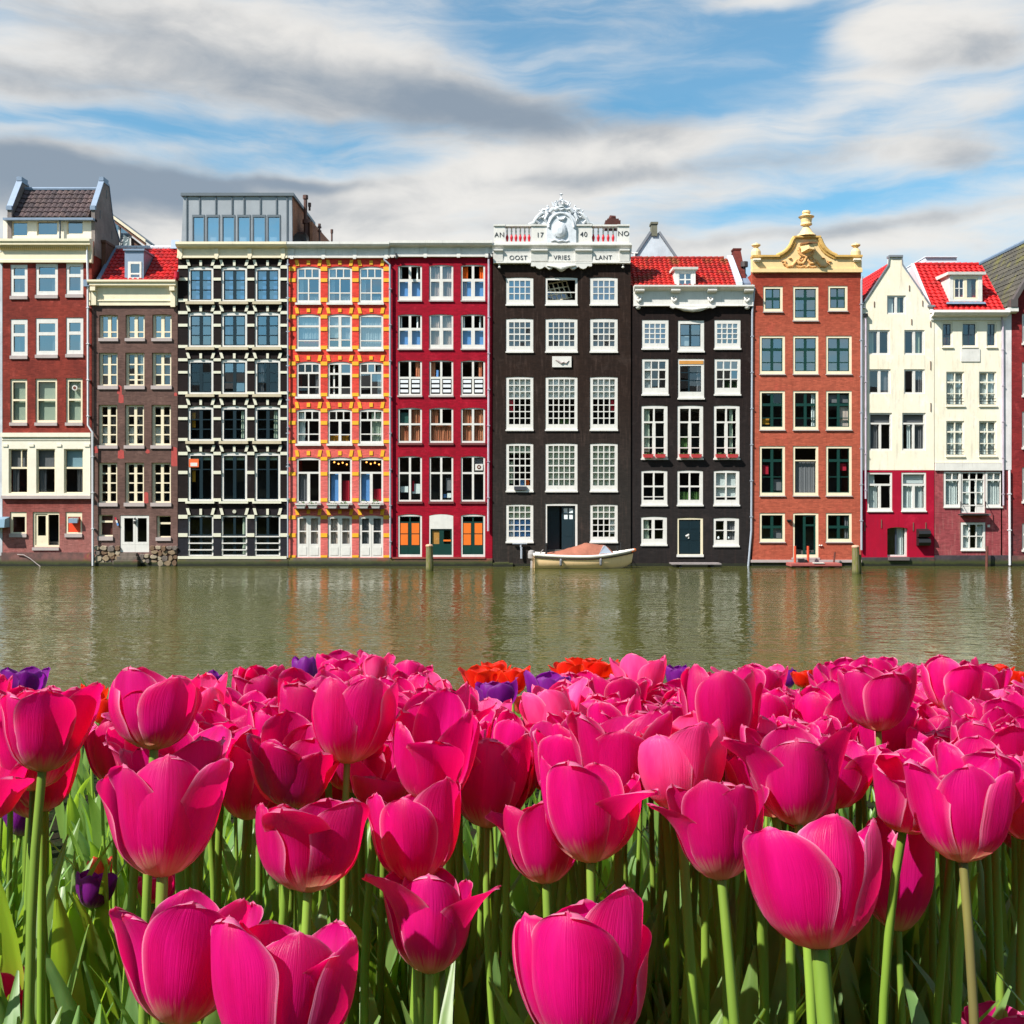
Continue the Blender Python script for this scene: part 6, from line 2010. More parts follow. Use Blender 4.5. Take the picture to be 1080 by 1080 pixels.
# ================================================================== 11  red brick gable at the right edge
h = House('canal_house', 'dark red brick house with large mossy roof cut off by the right edge', 1066.6, 1158, 0)
RB11 = masonry('dark red brick wall', C(142, 44, 44, .9), col2=C(120, 36, 40, .9), stain_amt=.2, fade=(1, 4, C(110, 58, 62)))
for ya, yb in ((331, 362), (382, 417), (434, 472), (493, 529), (552, 580)):
    for xa in (1078, 1103, 1128):
        h.win(xa, ya, xa + 15, yb, [(.4, 1, 1), (.6, 2, 1)], sill=(2, WHITE, .5), glass=G_MID, rec=.05)
ap = (1112, 244)
h.wall([(1066.8, 609), (1157.8, 609), (1157.8, 320), ap, (1066.8, 320)], RB11)
h.body(320, RB11, depth=14)
h.plinth(586, QUAYB, d=-.08)
MOSS = tiles_mat('mossy brown tiles', C(84, 78, 66), C(64, 60, 52), C(104, 100, 40), .8)
A = (h.X(ap[0]), h.Z(ap[1]))
h.tiles((h.X(1063.4), 18, h.Z(324)), (h.X(1063.4), -.15, h.Z(324)), (A[0], -.15, A[1] + .1), (A[0], 18, A[1] + .1), MOSS, .3, .36)
h.tiles((h.X(1161), -.15, h.Z(324)), (h.X(1161), 18, h.Z(324)), (A[0] + .03, 18, A[1] + .1), (A[0] + .03, -.15, A[1] + .1), MOSS, .3, .36)
vg = MB()
for e in (1063.4, 1161):
    a = (h.X(e), h.Z(324))
    q = [(a[0], -.3, a[1] - .25), (A[0], -.3, A[1] - .12), (A[0], .02, A[1] - .12), (a[0], .02, a[1] - .25)]
    vg.hexa(q + [(x_, y_, z_ + .38) for x_, y_, z_ in q])
build_each(vg, 'verge', paint('dark verge', C(92, 84, 82)), h.root)
MB().tube([(A[0], -.2, A[1] + .2), (A[0], 18, A[1] + .2)], .14, 8).build('ridge', LEAD, h.root)
bx_ = MB()
h.bx(bx_, 1062.6, 317, 1070, 325, -.4, .0)
bx_.build('gutter_box', paint('dark verge', (0, 0, 0)), h.root)

# ================================================================== the other bank, mirrored in the panes
FARB = masonry('far brick', C(74, 58, 48), brick=False, var=.3)
FART = paint('far roof', C(60, 52, 48), .8, .3)
ro = random.Random(12)
x = -95.0
while x < 95:
    wd = ro.uniform(9, 15)
    ht = ro.uniform(12, 17)
    rf_ = ro.uniform(3, 5)
    b_ = empty('canal_house', (x + wd / 2, -42, CZ - .6), 'dark gabled house on the opposite bank, seen only mirrored in the window panes', 'house', 'houses of the opposite bank')
    MB().box((-wd / 2 + .01, -10, 0), (wd / 2 - .01, 0, ht)).build('wall', FARB, b_)
    q_ = MB()
    q_.prism_x(-wd / 2 + .02, wd / 2 - .02, [(.2, ht), (-5, ht + rf_), (-10.2, ht)])
    q_.build('roof', FART, b_)
    x += wd
# ------------------------------------------------------------------ water, ground, banks
def water_mat():
    m, g, p = new_mat('canal water')
    v = obj_vec(g)
    x, y, z = g.sep(v)
    p.inputs['Base Color'].default_value = (0.085, 0.082, 0.030, 1)
    n = g.noise(v, .05, 3, .5)
    g.put(p.inputs['Base Color'], g.mix(n, (0.056, 0.064, 0.014), (0.072, 0.068, 0.013)))
    p.inputs['Roughness'].default_value = 0.06
    p.inputs['IOR'].default_value = 1.33
    w0 = g.noise(g.xyz(g.m('MULTIPLY', x, .40), y, 2.0), .75, 2, .5, .4)
    w1 = g.noise(g.xyz(g.m('MULTIPLY', x, .45), y, 0.0), 1.9, 2, .5, .5)
    w2 = g.noise(g.xyz(g.m('MULTIPLY', x, .5), y, 4.0), 5.0, 2, .55, .2)
    w3 = g.noise(g.xyz(g.m('MULTIPLY', x, .6), y, 9.0), .12, 2, .5)
    gust = g.m('ADD', .45, g.m('MULTIPLY', g.sstep(w3, .35, .7), .8))
    h = g.m('MULTIPLY', g.m('ADD', g.m('ADD', g.m('MULTIPLY', w0, .4), g.m('MULTIPLY', w1, .9)), g.m('MULTIPLY', w2, .46)), gust)
    b = g.add('ShaderNodeBump')
    b.inputs['Strength'].default_value = .8
    b.inputs['Distance'].default_value = .10
    g.l.new(h, b.inputs['Height'])
    g.l.new(b.outputs[0], p.inputs['Normal'])
    return m


o = mesh_obj('water', [(-260, 5.2, 0), (260, 5.2, 0), (260, YF + .2, 0), (-260, YF + .2, 0)], [(0, 1, 2, 3)], water_mat())
o['kind'] = 'structure'
m_, g_, p_ = new_mat('city ground')
g_.put(p_.inputs['Base Color'], g_.mix(g_.noise(obj_vec(g_), .3, 4), (.07, .066, .06), (.11, .10, .09)))
o = mesh_obj('ground', [(-900, YF + .2, .55), (900, YF + .2, .55), (900, 1500, .55), (-900, 1500, .55), (-900, YF + .2, -.8), (900, YF + .2, -.8)], [(0, 1, 2, 3), (4, 5, 1, 0)], m_)
o['kind'] = 'structure'


def ground_z(y):
    """the flower bank: falls gently away from the eye towards the water"""
    return CZ - .72 - .055 * (y - .6)


m_, g_, p_ = new_mat('shade toned bank soil')
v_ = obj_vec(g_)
g_.put(p_.inputs['Base Color'], g_.mix(g_.sstep(g_.noise(v_, 9, 6, .7), .4, .65), (.020, .016, .010), (.018, .032, .010)))  # near black: the shade between the stems is put into the soil colour
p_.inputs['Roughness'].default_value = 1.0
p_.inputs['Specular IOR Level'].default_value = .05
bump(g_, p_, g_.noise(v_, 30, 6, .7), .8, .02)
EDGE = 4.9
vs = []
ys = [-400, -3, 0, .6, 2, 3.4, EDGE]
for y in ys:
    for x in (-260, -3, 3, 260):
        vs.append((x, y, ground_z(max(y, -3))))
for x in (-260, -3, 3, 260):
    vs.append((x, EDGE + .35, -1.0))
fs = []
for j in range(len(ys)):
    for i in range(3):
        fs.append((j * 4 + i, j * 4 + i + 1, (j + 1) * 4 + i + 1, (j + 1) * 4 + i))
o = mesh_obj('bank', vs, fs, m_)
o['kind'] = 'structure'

# ------------------------------------------------------------------ boat
bt = empty('motor_boat', ((614.4 - 540) * (YF - 1.35) / F, YF - 1.35, 0), 'small cream open boat with brown canvas cover moored below the black house', 'boat')
HULL = paint('cream hull', C(254, 216, 164, .95), .4, .12, 2, dirt=.3)
RIM = paint('white gunwale', C(246, 240, 230), .4, .1)
RUBR = paint('dark rubbing strake', C(60, 45, 40), .6, .2)
CANV = masonry('brown canvas', C(176, 112, 92), brick=False, var=.2, stain=C(130, 80, 64), stain_amt=.3)
Lh = 2.58
NS, NC = 22, 12


def hull_section(t):
    """t from the stern (-1, left) to the bow (+1, right): half beam, sheer height, keel height"""
    b = .86 * (1 - max(0, (t + .1) / 1.1) ** 2.6) if t > -.1 else .86 - .10 * ((-t - .1) / .9) ** 2
    sheer = .62 + .10 * t * t + (.20 * max(0, t) ** 2)
    keel = -.22 + .5 * max(0, (t - .55) / .45) ** 2.2
    return max(b, .015), sheer, keel


vs, fs = [], []
for i in range(NS + 1):
    t = -1 + 2 * i / NS
    b, sh, kl = hull_section(t)
    xo = Lh * t
    for k in range(NC + 1):
        a = pi * k / NC          # port gunwale to starboard
        y = -b * cos(a)
        zz = kl + (sh - kl) * (1 - sin(a) ** .75)
        flare = (1 if t < .2 else 1 + .10 * (t - .2)) * (zz - kl) / (sh - kl)
        vs.append((xo + (.10 * t if zz > .2 else 0) * 0 + .16 * max(0, t) ** 3 * (zz - 0) - .06 * (t < -.95) * 0, y, zz))
for i in range(NS):
    for k in range(NC):
        a = i * (NC + 1) + k
        fs.append((a, a + 1, a + NC + 2, a + NC + 1))
fs.append(tuple(range(NC + 1)))
mesh_obj('hull', vs, fs, HULL, bt, smooth=True)
rim = MB()
stk = MB()
for s_ in (-1, 1):
    pr = []
    ps = []
    for i in range(NS + 1):
        t = -1 + 2 * i / NS
        b, sh, kl = hull_section(t)
        pr.append((Lh * t + .16 * max(0, t) ** 3 * sh, s_ * b, sh + .0))
        ps.append((Lh * t + .16 * max(0, t) ** 3 * sh, s_ * (b + .012) * .995, sh - .13))
    rim.tube(pr, .075, 8)
    stk.tube(ps, .035, 6)
rim.tube([(-Lh, -.76, .72), (-Lh, .76, .72)], .07, 8)
fdk = [(Lh * t + .16 * max(0, t) ** 3 * hull_section(t)[1], s_ * hull_section(t)[0], hull_section(t)[1] + .02) for s_, rg in ((-1, range(17, NS + 1)), (1, range(NS, 16, -1))) for t in [-1 + 2 * i / NS for i in rg]]
rim._add(fdk, [tuple(range(len(fdk)))])
rim.build('gunwale', RIM, bt)
stk.build('rubbing_strake', RUBR, bt)
m_, g_, p_ = new_mat('orange bow fender')
p_.inputs['Base Color'].default_value = (.72, .16, .04, 1)
MB().tube([(Lh + .02, -.10, .86), (Lh + .2, 0, .92), (Lh + .02, .10, .86)], [.08, .09, .08], 8).build('bow_fender', m_, bt)
# canvas: low at the stern, hump forward of midships, ending at the windscreen
NX, NY = 26, 14
vs, fs = [], []
cps = [(-2.0, .04), (-1.6, .12), (-1.0, .28), (-.4, .46), (0, .60), (.16, .64), (.4, .62), (.8, .54), (1.2, .44), (1.35, .34), (1.62, .06)]


def hump(x):
    for (a, b), (c, d) in zip(cps, cps[1:]):
        if a <= x <= c:
            return b + (d - b) * (x - a) / (c - a)
    return cps[-1][1]


for i in range(NX + 1):
    x = -2.0 + 3.62 * i / NX
    t = x / Lh
    b, sh, kl = hull_section(t)
    for k in range(NY + 1):
        u = -1 + 2 * k / NY
        hh = hump(x) * .98
        wr = .012 * sin(7 * x + 5 * u) + .01 * sin(13 * x - 9 * u)
        vs.append((x, u * (b + .02), sh + .03 + hh * (1 - abs(u) ** 2.2) * (.92 + .08 * cos(3 * u)) + wr))
for i in range(NX):
    for k in range(NY):
        a = i * (NY + 1) + k
        fs.append((a, a + 1, a + NY + 2, a + NY + 1))
cv = mesh_obj('canvas_cover', vs, fs, CANV, bt, smooth=True)
m_, g_, p_ = new_mat('windscreen plastic')
p_.inputs['Base Color'].default_value = (.42, .47, .56, 1)
p_.inputs['Roughness'].default_value = .15
ws = MB()
ws.hexa([(.78, -.80, .70), (1.52, -.55, .80), (1.52, .55, .80), (.78, .80, .70), (1.08, -.60, 1.16), (1.2, -.55, 1.14), (1.2, .55, 1.14), (1.08, .60, 1.16)])
ws.build('windscreen', m_, bt)
ob = MB()
ob.tube([(-2.72, 0, -.3), (-2.68, 0, .5)], [.07, .09], 8)
ob.lathe((-2.72, 0, .46), [(.10, 0), (.19, .04), (.2, .25), (.17, .4), (.08, .45), (.02, .46)], 12)
ob.tube([(-2.45, -.1, .55), (-2.1, -.16, .95)], .025, 6)
ob.build('outboard_motor', paint('grey motor', C(165, 160, 158), .4, .2), bt)
ps = MB()
ps.tube([(-1.95, -.55, .7), (-1.95, -.55, 1.2)], .05, 8)
ps.tube([(-1.95, -.55, 1.2), (-1.95, -.55, 1.3)], .075, 8)
ps.tube([(1.86, -.2, .86), (1.84, -.2, 1.14)], .05, 6)
ps.tube([(2.05, .1, .9), (2.05, .1, 1.3)], .03, 6)
ps.build('deck_fittings', IRON, bt)
fd = MB()
for xx in (-1.2, .9):
    b_, sh_, _ = hull_section(xx / Lh)
    fd.tube([(xx, -b_ - .07, sh_ - .12), (xx, -b_ - .09, sh_ - .2), (xx, -b_ - .09, sh_ - .42), (xx, -b_ - .07, sh_ - .5)], [.03, .075, .075, .03], 8)
build_each(fd, 'fender', paint('grey fender', C(120, 120, 125)), bt)
rp = MB()
rp.tube([(2.5, 0, .95), (2.55, .5, .62), (2.58, 1.0, .55), (2.6, 1.3, .62)], .018, 6)
rp.build('mooring_rope', WHITE, bt)

bt.scale = (.965, 1, 1)
# ------------------------------------------------------------------ bollards in the water


def post_mat():
    m, g, p = new_mat('mossy mooring post')
    v = obj_vec(g)
    x, y, z = g.sep(v)
    n = g.noise(g.xyz(g.m('MULTIPLY', x, 6.0), g.m('MULTIPLY', y, 6.0), g.m('MULTIPLY', z, .8)), 3, 5, .6)
    c = g.mix(g.sstep(n, .38, .62), C(122, 112, 84), C(104, 106, 30))
    c = g.mix(g.sstep(g.m('ADD', z, g.m('MULTIPLY', n, .3)), .35, .1), c, C(60, 66, 20, .7))
    g.put(p.inputs['Base Color'], c)
    p.inputs['Roughness'].default_value = .85
    bump(g, p, n, .5, .03)
    return m


POST = post_mat()
CAP = paint('rusty pale cap', C(220, 170, 140), .6, .3)
for px, py, top, lab in ((453, 602, 576, 'mossy wooden mooring post standing in the water by the crimson house'), (902.6, 605, 577, 'mossy wooden mooring post in the water between orange brick and cream houses')):
    d_ = (CZ) * F / (py - HY)
    hp_ = CZ - (top - HY) * d_ / F
    b_ = empty('mooring_post', ((px - 540) * d_ / F, d_, 0), lab, 'post', 'mooring posts in the canal')
    q = MB()
    q.tube([(0, 0, -.9), (.01, 0, .3), (-.01, .01, hp_ - .02)], [.19, .185, .165], 12)
    q.build('post', POST, b_)
    q = MB().lathe((-.01, .01, hp_ - .02), [(.18, 0), (.19, .05), (.15, .1), (.03, .12)], 12)
    q.build('cap', CAP, b_)
    if px > 800:
        q = MB().tube([(.24, .05, -.5), (.22, .05, .9)], .06, 8)
        q.build('brace', POST, b_)

# ------------------------------------------------------------------ raft with its red ladder
RFT = paint('faded red raft', C(176, 92, 86), .7, .3, dirt=.4)
rf = empty('landing_raft', ((857 - 540) * (YF - .75) / F, YF - .75, 0), 'small faded red floating stage with ladder posts before the orange brick house', 'raft')
q = MB()
q.box((-1.25, -.55, .06), (1.35, .5, .22))
q.box((-1.25, -.58, .10), (1.35, -.552, .16))
for a in (-1.0, -.3, .4, 1.0):
    q.box((a, -.5, -.12), (a + .25, .45, .058))
q.build('deck', RFT, rf)
q = MB()
for xx in (-.86, -.18):
    q.tube([(xx, .2, .2), (xx, .2, 1.08)], .065, 8)
for zz in (.42, .7):
    pass
q.build('ladder_posts', paint('orange red posts', C(220, 80, 45), .6, .2), rf)
q = MB()
q.box((-.7, .0, .225), (-.45, .3, .42))
q.box((-.35, .05, .225), (-.25, .3, .36))
q.build('cleats', IRON, rf)
MB().box((-.1, -.6, .225), (.45, -.3, .26)).build('white_plate', WHITE, rf)
MB().tube([(1.2, .3, .2), (1.25, .3, .75)], .05, 6).build('stanchion', paint('rusty pipe', (0, 0, 0)), rf)
# dark hole of a drain at the foot of the crimson house
# ------------------------------------------------------------------ tulips
def petal_mat(name, col, col2, thru, base, edge):
    """satin petal: deep along the middle, paler at the rim, cream at the foot, light shines through it"""
    m, g, p = new_mat(name)
    out = g.n['Material Output']
    uv = g.add('ShaderNodeTexCoord').outputs['UV']
    u, v, _ = g.sep(uv)
    info = g.add('ShaderNodeObjectInfo').outputs['Random']
    au = g.m('ABSOLUTE', g.m('MULTIPLY', g.m('SUBTRACT', u, .5), 2.0))
    st = g.noise(g.xyz(g.m('MULTIPLY', u, 26.0), g.m('MULTIPLY', v, 2.2), g.m('MULTIPLY', info, 40.0)), 1.0, 4, .6)
    vein = g.noise(g.xyz(g.m('MULTIPLY', u, 75.0), g.m('MULTIPLY', v, 2.6), g.m('MULTIPLY', info, 40.0)), 1.0, 2, .5)
    big = g.noise(g.xyz(g.m('MULTIPLY', u, 2.0), v, g.m('MULTIPLY', info, 90.0)), 1.6, 3, .5)
    c = g.mix(g.sstep(big, .3, .75), col, col2)
    k = g.m('ADD', .70, g.m('ADD', g.m('MULTIPLY', st, .36), g.m('MULTIPLY', vein, .24)))
    fr = g.noise(g.xyz(g.m('MULTIPLY', u, 22.0), g.m('MULTIPLY', v, 16.0), g.m('MULTIPLY', info, 70.0)), 1.0, 4, .7)
    k = g.m('MULTIPLY', k, g.m('ADD', .90, g.m('MULTIPLY', info, .20)))
    k = g.m('SUBTRACT', k, g.m('MULTIPLY', g.sstep(fr, .60, .74), .16))
    c = g.mix(1.0, c, g.xyz(k, k, k), 'MULTIPLY')
    rim = g.m('ADD', g.m('ADD', g.m('MULTIPLY', g.sstep(au, .70, 1.0), .22), g.m('MULTIPLY', g.sstep(au, .91, .99), .6)), g.m('MULTIPLY', g.sstep(v, .955, .995), .5), clamp=True)
    c = g.mix(g.m('MULTIPLY', rim, .85), c, edge)
    ft = g.sstep(g.m('ADD', v, g.m('MULTIPLY', g.m('SUBTRACT', st, .5), .30)), .30, .06)
    c = g.mix(g.m('MULTIPLY', ft, .8), c, base)
    g.put(p.inputs['Base Color'], c)
    p.inputs['Roughness'].default_value = .43
    p.inputs['Specular IOR Level'].default_value = .36
    p.inputs['Sheen Weight'].default_value = .10
    p.inputs['Sheen Roughness'].default_value = .35
    p.inputs['Sheen Tint'].default_value = (1, .6, .85, 1)
    b = g.add('ShaderNodeBump')
    b.inputs['Strength'].default_value = .45
    b.inputs['Distance'].default_value = .0012
    g.l.new(g.m('ADD', g.m('MULTIPLY', st, .5), vein), b.inputs['Height'])
    g.l.new(b.outputs[0], p.inputs['Normal'])
    tr = g.add('ShaderNodeBsdfTranslucent')
    g.put(tr.inputs[0], g.mix(g.m('MULTIPLY', ft, .8), thru, base))
    mx = g.add('ShaderNodeMixShader')
    mx.inputs[0].default_value = .50
    g.l.new(p.outputs[0], mx.inputs[1])
    g.l.new(tr.outputs[0], mx.inputs[2])
    g.l.new(mx.outputs[0], out.inputs[0])
    return m


PM = {
    'pink': petal_mat('magenta petal', (.66, .003, .215), (.46, .001, .125), (.95, .003, .15), (.85, .66, .30), (.97, .45, .64)),
    'deep': petal_mat('deep magenta petal', (.54, .002, .165), (.42, .001, .10), (.80, .001, .08), (.85, .62, .35), (.94, .34, .54)),
    'pale': petal_mat('pale pink petal', (.86, .10, .36), (.82, .03, .24), (.92, .02, .16), (.85, .70, .45), (.92, .40, .58)),
    'purple': petal_mat('purple petal', (.24, .012, .29), (.16, .007, .20), (.32, .008, .36), (.55, .45, .40), (.36, .12, .40)),
    'red': petal_mat('red petal', (.82, .02, .004), (.72, .008, .004), (.95, .04, .004), (.80, .45, .05), (.88, .12, .03)),
    'salmon': petal_mat('salmon petal', (.80, .10, .07), (.78, .06, .06), (.9, .1, .05), (.8, .5, .2), (.88, .3, .2)),
}


def green_mat(name, col, col2, thru, tmix, rough, waxy=.4, scale=8):
    m, g, p = new_mat(name)
    out = g.n['Material Output']
    tc = g.add('ShaderNodeTexCoord')
    v = tc.outputs['Object']
    x, y, z = g.sep(v)
    info = g.add('ShaderNodeObjectInfo').outputs['Random']
    n = g.noise(g.xyz(g.m('MULTIPLY', x, 60.0), g.m('MULTIPLY', y, 60.0), g.m('ADD', g.m('MULTIPLY', z, 3.0), g.m('MULTIPLY', info, 50.0))), 1.0, 3, .5)
    c = g.mix(g.sstep(n, .3, .7), col, col2)
    k = g.m('ADD', .75, g.m('MULTIPLY', info, .5))
    c = g.mix(1.0, c, g.xyz(k, k, k), 'MULTIPLY')
    g.put(p.inputs['Base Color'], c)
    p.inputs['Roughness'].default_value = rough
    p.inputs['Specular IOR Level'].default_value = waxy
    tr = g.add('ShaderNodeBsdfTranslucent')
    tr.inputs[0].default_value = tuple(thru) + (1,)
    mx = g.add('ShaderNodeMixShader')
    mx.inputs[0].default_value = tmix
    g.l.new(p.outputs[0], mx.inputs[1])
    g.l.new(tr.outputs[0], mx.inputs[2])
    g.l.new(mx.outputs[0], out.inputs[0])
    return m


STEM = green_mat('tulip stem', (.22, .34, .045), (.16, .27, .035), (.25, .4, .02), .15, .45)
STEMB = green_mat('brownish tulip stem', (.17, .16, .04), (.12, .10, .035), (.2, .2, .02), .1, .5)
LEAF = green_mat('tulip leaf', (.15, .27, .075), (.10, .20, .06), (.30, .52, .03), .38, .42, .5)


def interp(x, xs, ys):
    if x <= xs[0]:
        return ys[0]
    for i in range(len(xs) - 1):
        if x <= xs[i + 1]:
            t = (x - xs[i]) / (xs[i + 1] - xs[i])
            # Catmull-Rom through the table
            p0 = ys[i - 1] if i > 0 else ys[i] - (ys[i + 1] - ys[i])
            p3 = ys[i + 2] if i + 2 < len(ys) else ys[i + 1]
            p1, p2 = ys[i], ys[i + 1]
            return .5 * ((2 * p1) + (p2 - p0) * t + (2 * p0 - 5 * p1 + 4 * p2 - p3) * t * t + (3 * p1 - p0 - 3 * p2 + p3) * t ** 3)
    return ys[-1]


V_ = [0, .05, .13, .28, .45, .62, .80, .92, 1]
Z_ = [0, .022, .080, .235, .43, .62, .81, .93, 1]


def petal(rr, W, H, openness, theta, inner, NU=12, NV=16, flare=0.0, lean=None, wide=1.0, tall=1.0, fold=0.0):
    """one tulip petal as a cupped blade; W = width of the cup, H = its height"""
    o = openness
    RS = [.03, .125, .24, .385, .465, .485 + .05 * o, .47 + .14 * o, .435 + .23 * o, .39 + .30 * o]
    WS = [.06, .125, .20, .315, .395, .43, .435, .435, .435]
    keel = rr.uniform(.012, .05)
    flat = rr.uniform(.74, .92) if not inner else rr.uniform(.80, .98)
    lean = rr.uniform(-.08, .12) if lean is None else lean
    bow, bph = rr.uniform(.006, .022), rr.uniform(0, 6.28)
    lay = -.045 if inner else .02
    tw = rr.uniform(-.10, .10)
    ph, ph2 = rr.uniform(0, 6.28), rr.uniform(0, 6.28)
    ruf = rr.uniform(.012, .042)
    tip = rr.uniform(-.25, .25)
    wide *= rr.uniform(.92, 1.10)
    tall *= rr.uniform(.88, 1.08)
    crease = rr.uniform(.002, .008)
    curl = rr.uniform(-.05, .05)
    asy = rr.uniform(-.16, .16)
    vs, uvs, fs = [], [], []
    for j in range(NV + 1):
        t = j / NV
        v = 1 - (1 - t) ** 1.7 if t > .0 else 0
        v = .35 * t + .65 * (1 - (1 - t) ** 2)
        v = min(v, .9992)
        r = interp(v, V_, RS) * W
        z = interp(v, V_, Z_) * H * tall
        w = interp(v, V_, WS) * W * wide
        if v > .60:
            w *= max(0.0, 1 - ((v - .60) / .40) ** 2.2) ** .58
            w += .0015 * W
        for i in range(NU + 1):
            u = -1 + 2 * i / NU
            u2 = u + asy * (1 - u * u)
            lat = u2 * w
            rho = max(r * flat, .10 * W)
            a = max(-1.5, min(1.5, lat / rho))
            rad = r - rho * (1 - cos(a))
            tan = rho * sin(a)
            # mid rib, ruffled rim, layer offset, lean
            rad += lay * W * min(1, v * 4)
            rad += keel * W * exp(-(u2 / .30) ** 2) * sin(pi * min(1, v * .92)) - crease * W * exp(-(u2 / .07) ** 2) * sin(pi * min(1, v))
            rad += ruf * W * (abs(u) ** 3) * sin(5.2 * v * 2 + ph + (1.3 if u > 0 else 0)) * v * 1.6
            rad += curl * W * (u * u) * v
            rad += lean * z + bow * W * sin(5.5 * v + bph) * v
            rad += .012 * W * sin(3.1 * u + ph2) * v
            zz = z - .035 * H * (u * u) * v + .010 * H * sin(9 * u + ph) * (v ** 6)
            zz += tip * .05 * H * u * v * v
            if flare and v > .45:
                q = (v - .45) / .55
                rad += flare * W * (q ** 1.7) * .52
                zz -= abs(flare) * H * (q ** 2.2) * .15
            if fold and v > .7:
                q = (v - .7) / .3
                rad += -fold * W * q * q * .35
                zz -= fold * H * q * q * .12
            th = theta + tw * v
            ca, sa = cos(th), sin(th)
            vs.append((rad * ca - tan * sa, rad * sa + tan * ca, zz))
            uvs.append((i / NU, v))
    for j in range(NV):
        for i in range(NU):
            a = j * (NU + 1) + i
            fs.append((a, a + 1, a + NU + 2, a + NU + 1))
    return vs, fs, uvs


def leaf_blade(rr, L, wd, lean, az, n=10, tw=None):
    """broad pointed tulip leaf, folded along its rib, arching outward"""
    vs, fs, uvs = [], [], []
    tw = rr.uniform(-.6, .6) if tw is None else tw
    p = Vector((0.006 * cos(az), .006 * sin(az), 0))
    ang = rr.uniform(.05, .18)
    for j in range(n + 1):
        t = j / n
        w = wd * (sin(pi * min(1, (t * .92 + .08)) ** .8) ** .8) * (1 if t < .98 else .1)
        w = max(w, .001)
        d = Vector((sin(ang) * cos(az), sin(ang) * sin(az), cos(ang)))
        s = Vector((-sin(az + tw * t), cos(az + tw * t), 0))
        nn = d.cross(s)
        foldh = .45 * (1 - t * .5)
        for u in (-1, -.5, 0, .5, 1):
            wav = .08 * wd * sin(7 * t + 3 * u + tw * 5)
            q = p + s * (u * w) - nn * (abs(u) * w * foldh) + nn * wav * abs(u)
            vs.append(tuple(q))
            uvs.append((u * .5 + .5, t))
        p = p + d * (L / n)
        ang += lean / n * (.4 + 1.4 * t)
    for j in range(n):
        for i in range(4):
            a = j * 5 + i
            fs.append((a, a + 1, a + 6, a + 5))
    return vs, fs, uvs


GROUP = 'tulips in the flower bed on the near bank'


def xf(vs, M):
    return [tuple(M @ Vector(v)) for v in vs]


def make_tulip(name_loc, W, H, stem, openness=.2, yaw=None, lean_to=(0, 0), kind='pink', seed=0, label=None, fine=True, flares=(), extra=0, stem_r=.0046, brown=False, bend=None, npet=6, folds=(), leaves=2, inner_open=0.0):
    """Empty on the ground > stem, leaf, leaf, petal x 6; lean_to = tilt of the head (radians) towards x and y"""
    rr = random.Random(seed)
    root = empty('tulip', name_loc, label, 'tulip', GROUP)
    yaw = rr.uniform(0, 6.28) if yaw is None else yaw + rr.uniform(-.38, .38)
    bx_, by_ = bend if bend else (rr.uniform(-.03, .03), rr.uniform(-.02, .02))
    # stem from the ground to the foot of the head, curving into the head's own axis
    top = Vector((0, 0, stem))
    ax = Vector((sin(lean_to[0]), sin(lean_to[1]), 1)).normalized()
    foot = Vector((bx_, by_, -.03))
    pts = []
    for i in range(9):
        t = i / 8
        p = foot * (1 - t) ** 2 + (top - ax * stem * .45) * 2 * t * (1 - t) + top * t * t
        pts.append(p)
    rs = [stem_r * (1.12 - .18 * i / 8) for i in range(9)]
    MB().tube(pts + [top + ax * .004], rs + [stem_r * 1.0], 10 if fine else 7).build('stem', STEMB if brown else STEM, root, smooth=True)
    M = Matrix.Translation(top) @ Vector((0, 0, 1)).rotation_difference(ax).to_matrix().to_4x4()
    nu, nv = (12, 18) if fine else (8, 11)
    fl = dict(flares)
    fo = dict(folds)
    for k in range(npet):
        inner = k % 2
        th = yaw + 2 * pi * k / npet + rr.uniform(-.1, .1)
        vs, fs, uvs = petal(rr, W, H * (1.0 if not inner else rr.uniform(1.0, 1.1)), openness + (inner_open if inner else rr.uniform(-.08, .2)), th, inner, nu, nv, flare=fl.get(k, 0.0), fold=fo.get(k, 0.0))
        mesh_obj('petal', xf(vs, M), fs, PM[kind], root, smooth=True, uvs=uvs)
    for k in range(extra):
        th = yaw + 2 * pi * (k + .3) / max(1, extra) + rr.uniform(-.25, .25)
        vs, fs, uvs = petal(rr, W * rr.uniform(.74, .9), H * rr.uniform(.86, 1.0), openness + rr.uniform(-.2, .3), th, 1, nu, nv, lean=rr.uniform(-.08, .1))
        mesh_obj('petal', xf(vs, M), fs, PM[kind], root, smooth=True, uvs=uvs)
    for k in range(leaves):
        L = rr.uniform(.22, .34) * min(1, stem / .42)
        vs, fs, uvs = leaf_blade(rr, L, rr.uniform(.013, .021), rr.uniform(.15, .8), rr.uniform(0, 6.28), 10)
        off = foot * 1.0
        mesh_obj('leaf', [(a + off.x, b + off.y, c - .02) for a, b, c in vs], fs, LEAF, root, smooth=True, uvs=uvs)
    return root


taken = []
boxes = []
SKY_X = [0, 40, 75, 100, 125, 165, 200, 225, 250, 275, 300, 330, 380, 440, 470, 495, 520, 560, 590, 630, 680, 705, 725, 760, 805, 830, 850, 885, 940, 962, 1005, 1035, 1055, 1080]
SKY_Y = [718, 716, 742, 765, 752, 706, 706, 728, 728, 708, 732, 702, 692, 702, 720, 734, 734, 734, 722, 722, 702, 716, 722, 704, 706, 722, 722, 702, 698, 712, 696, 716, 722, 708]


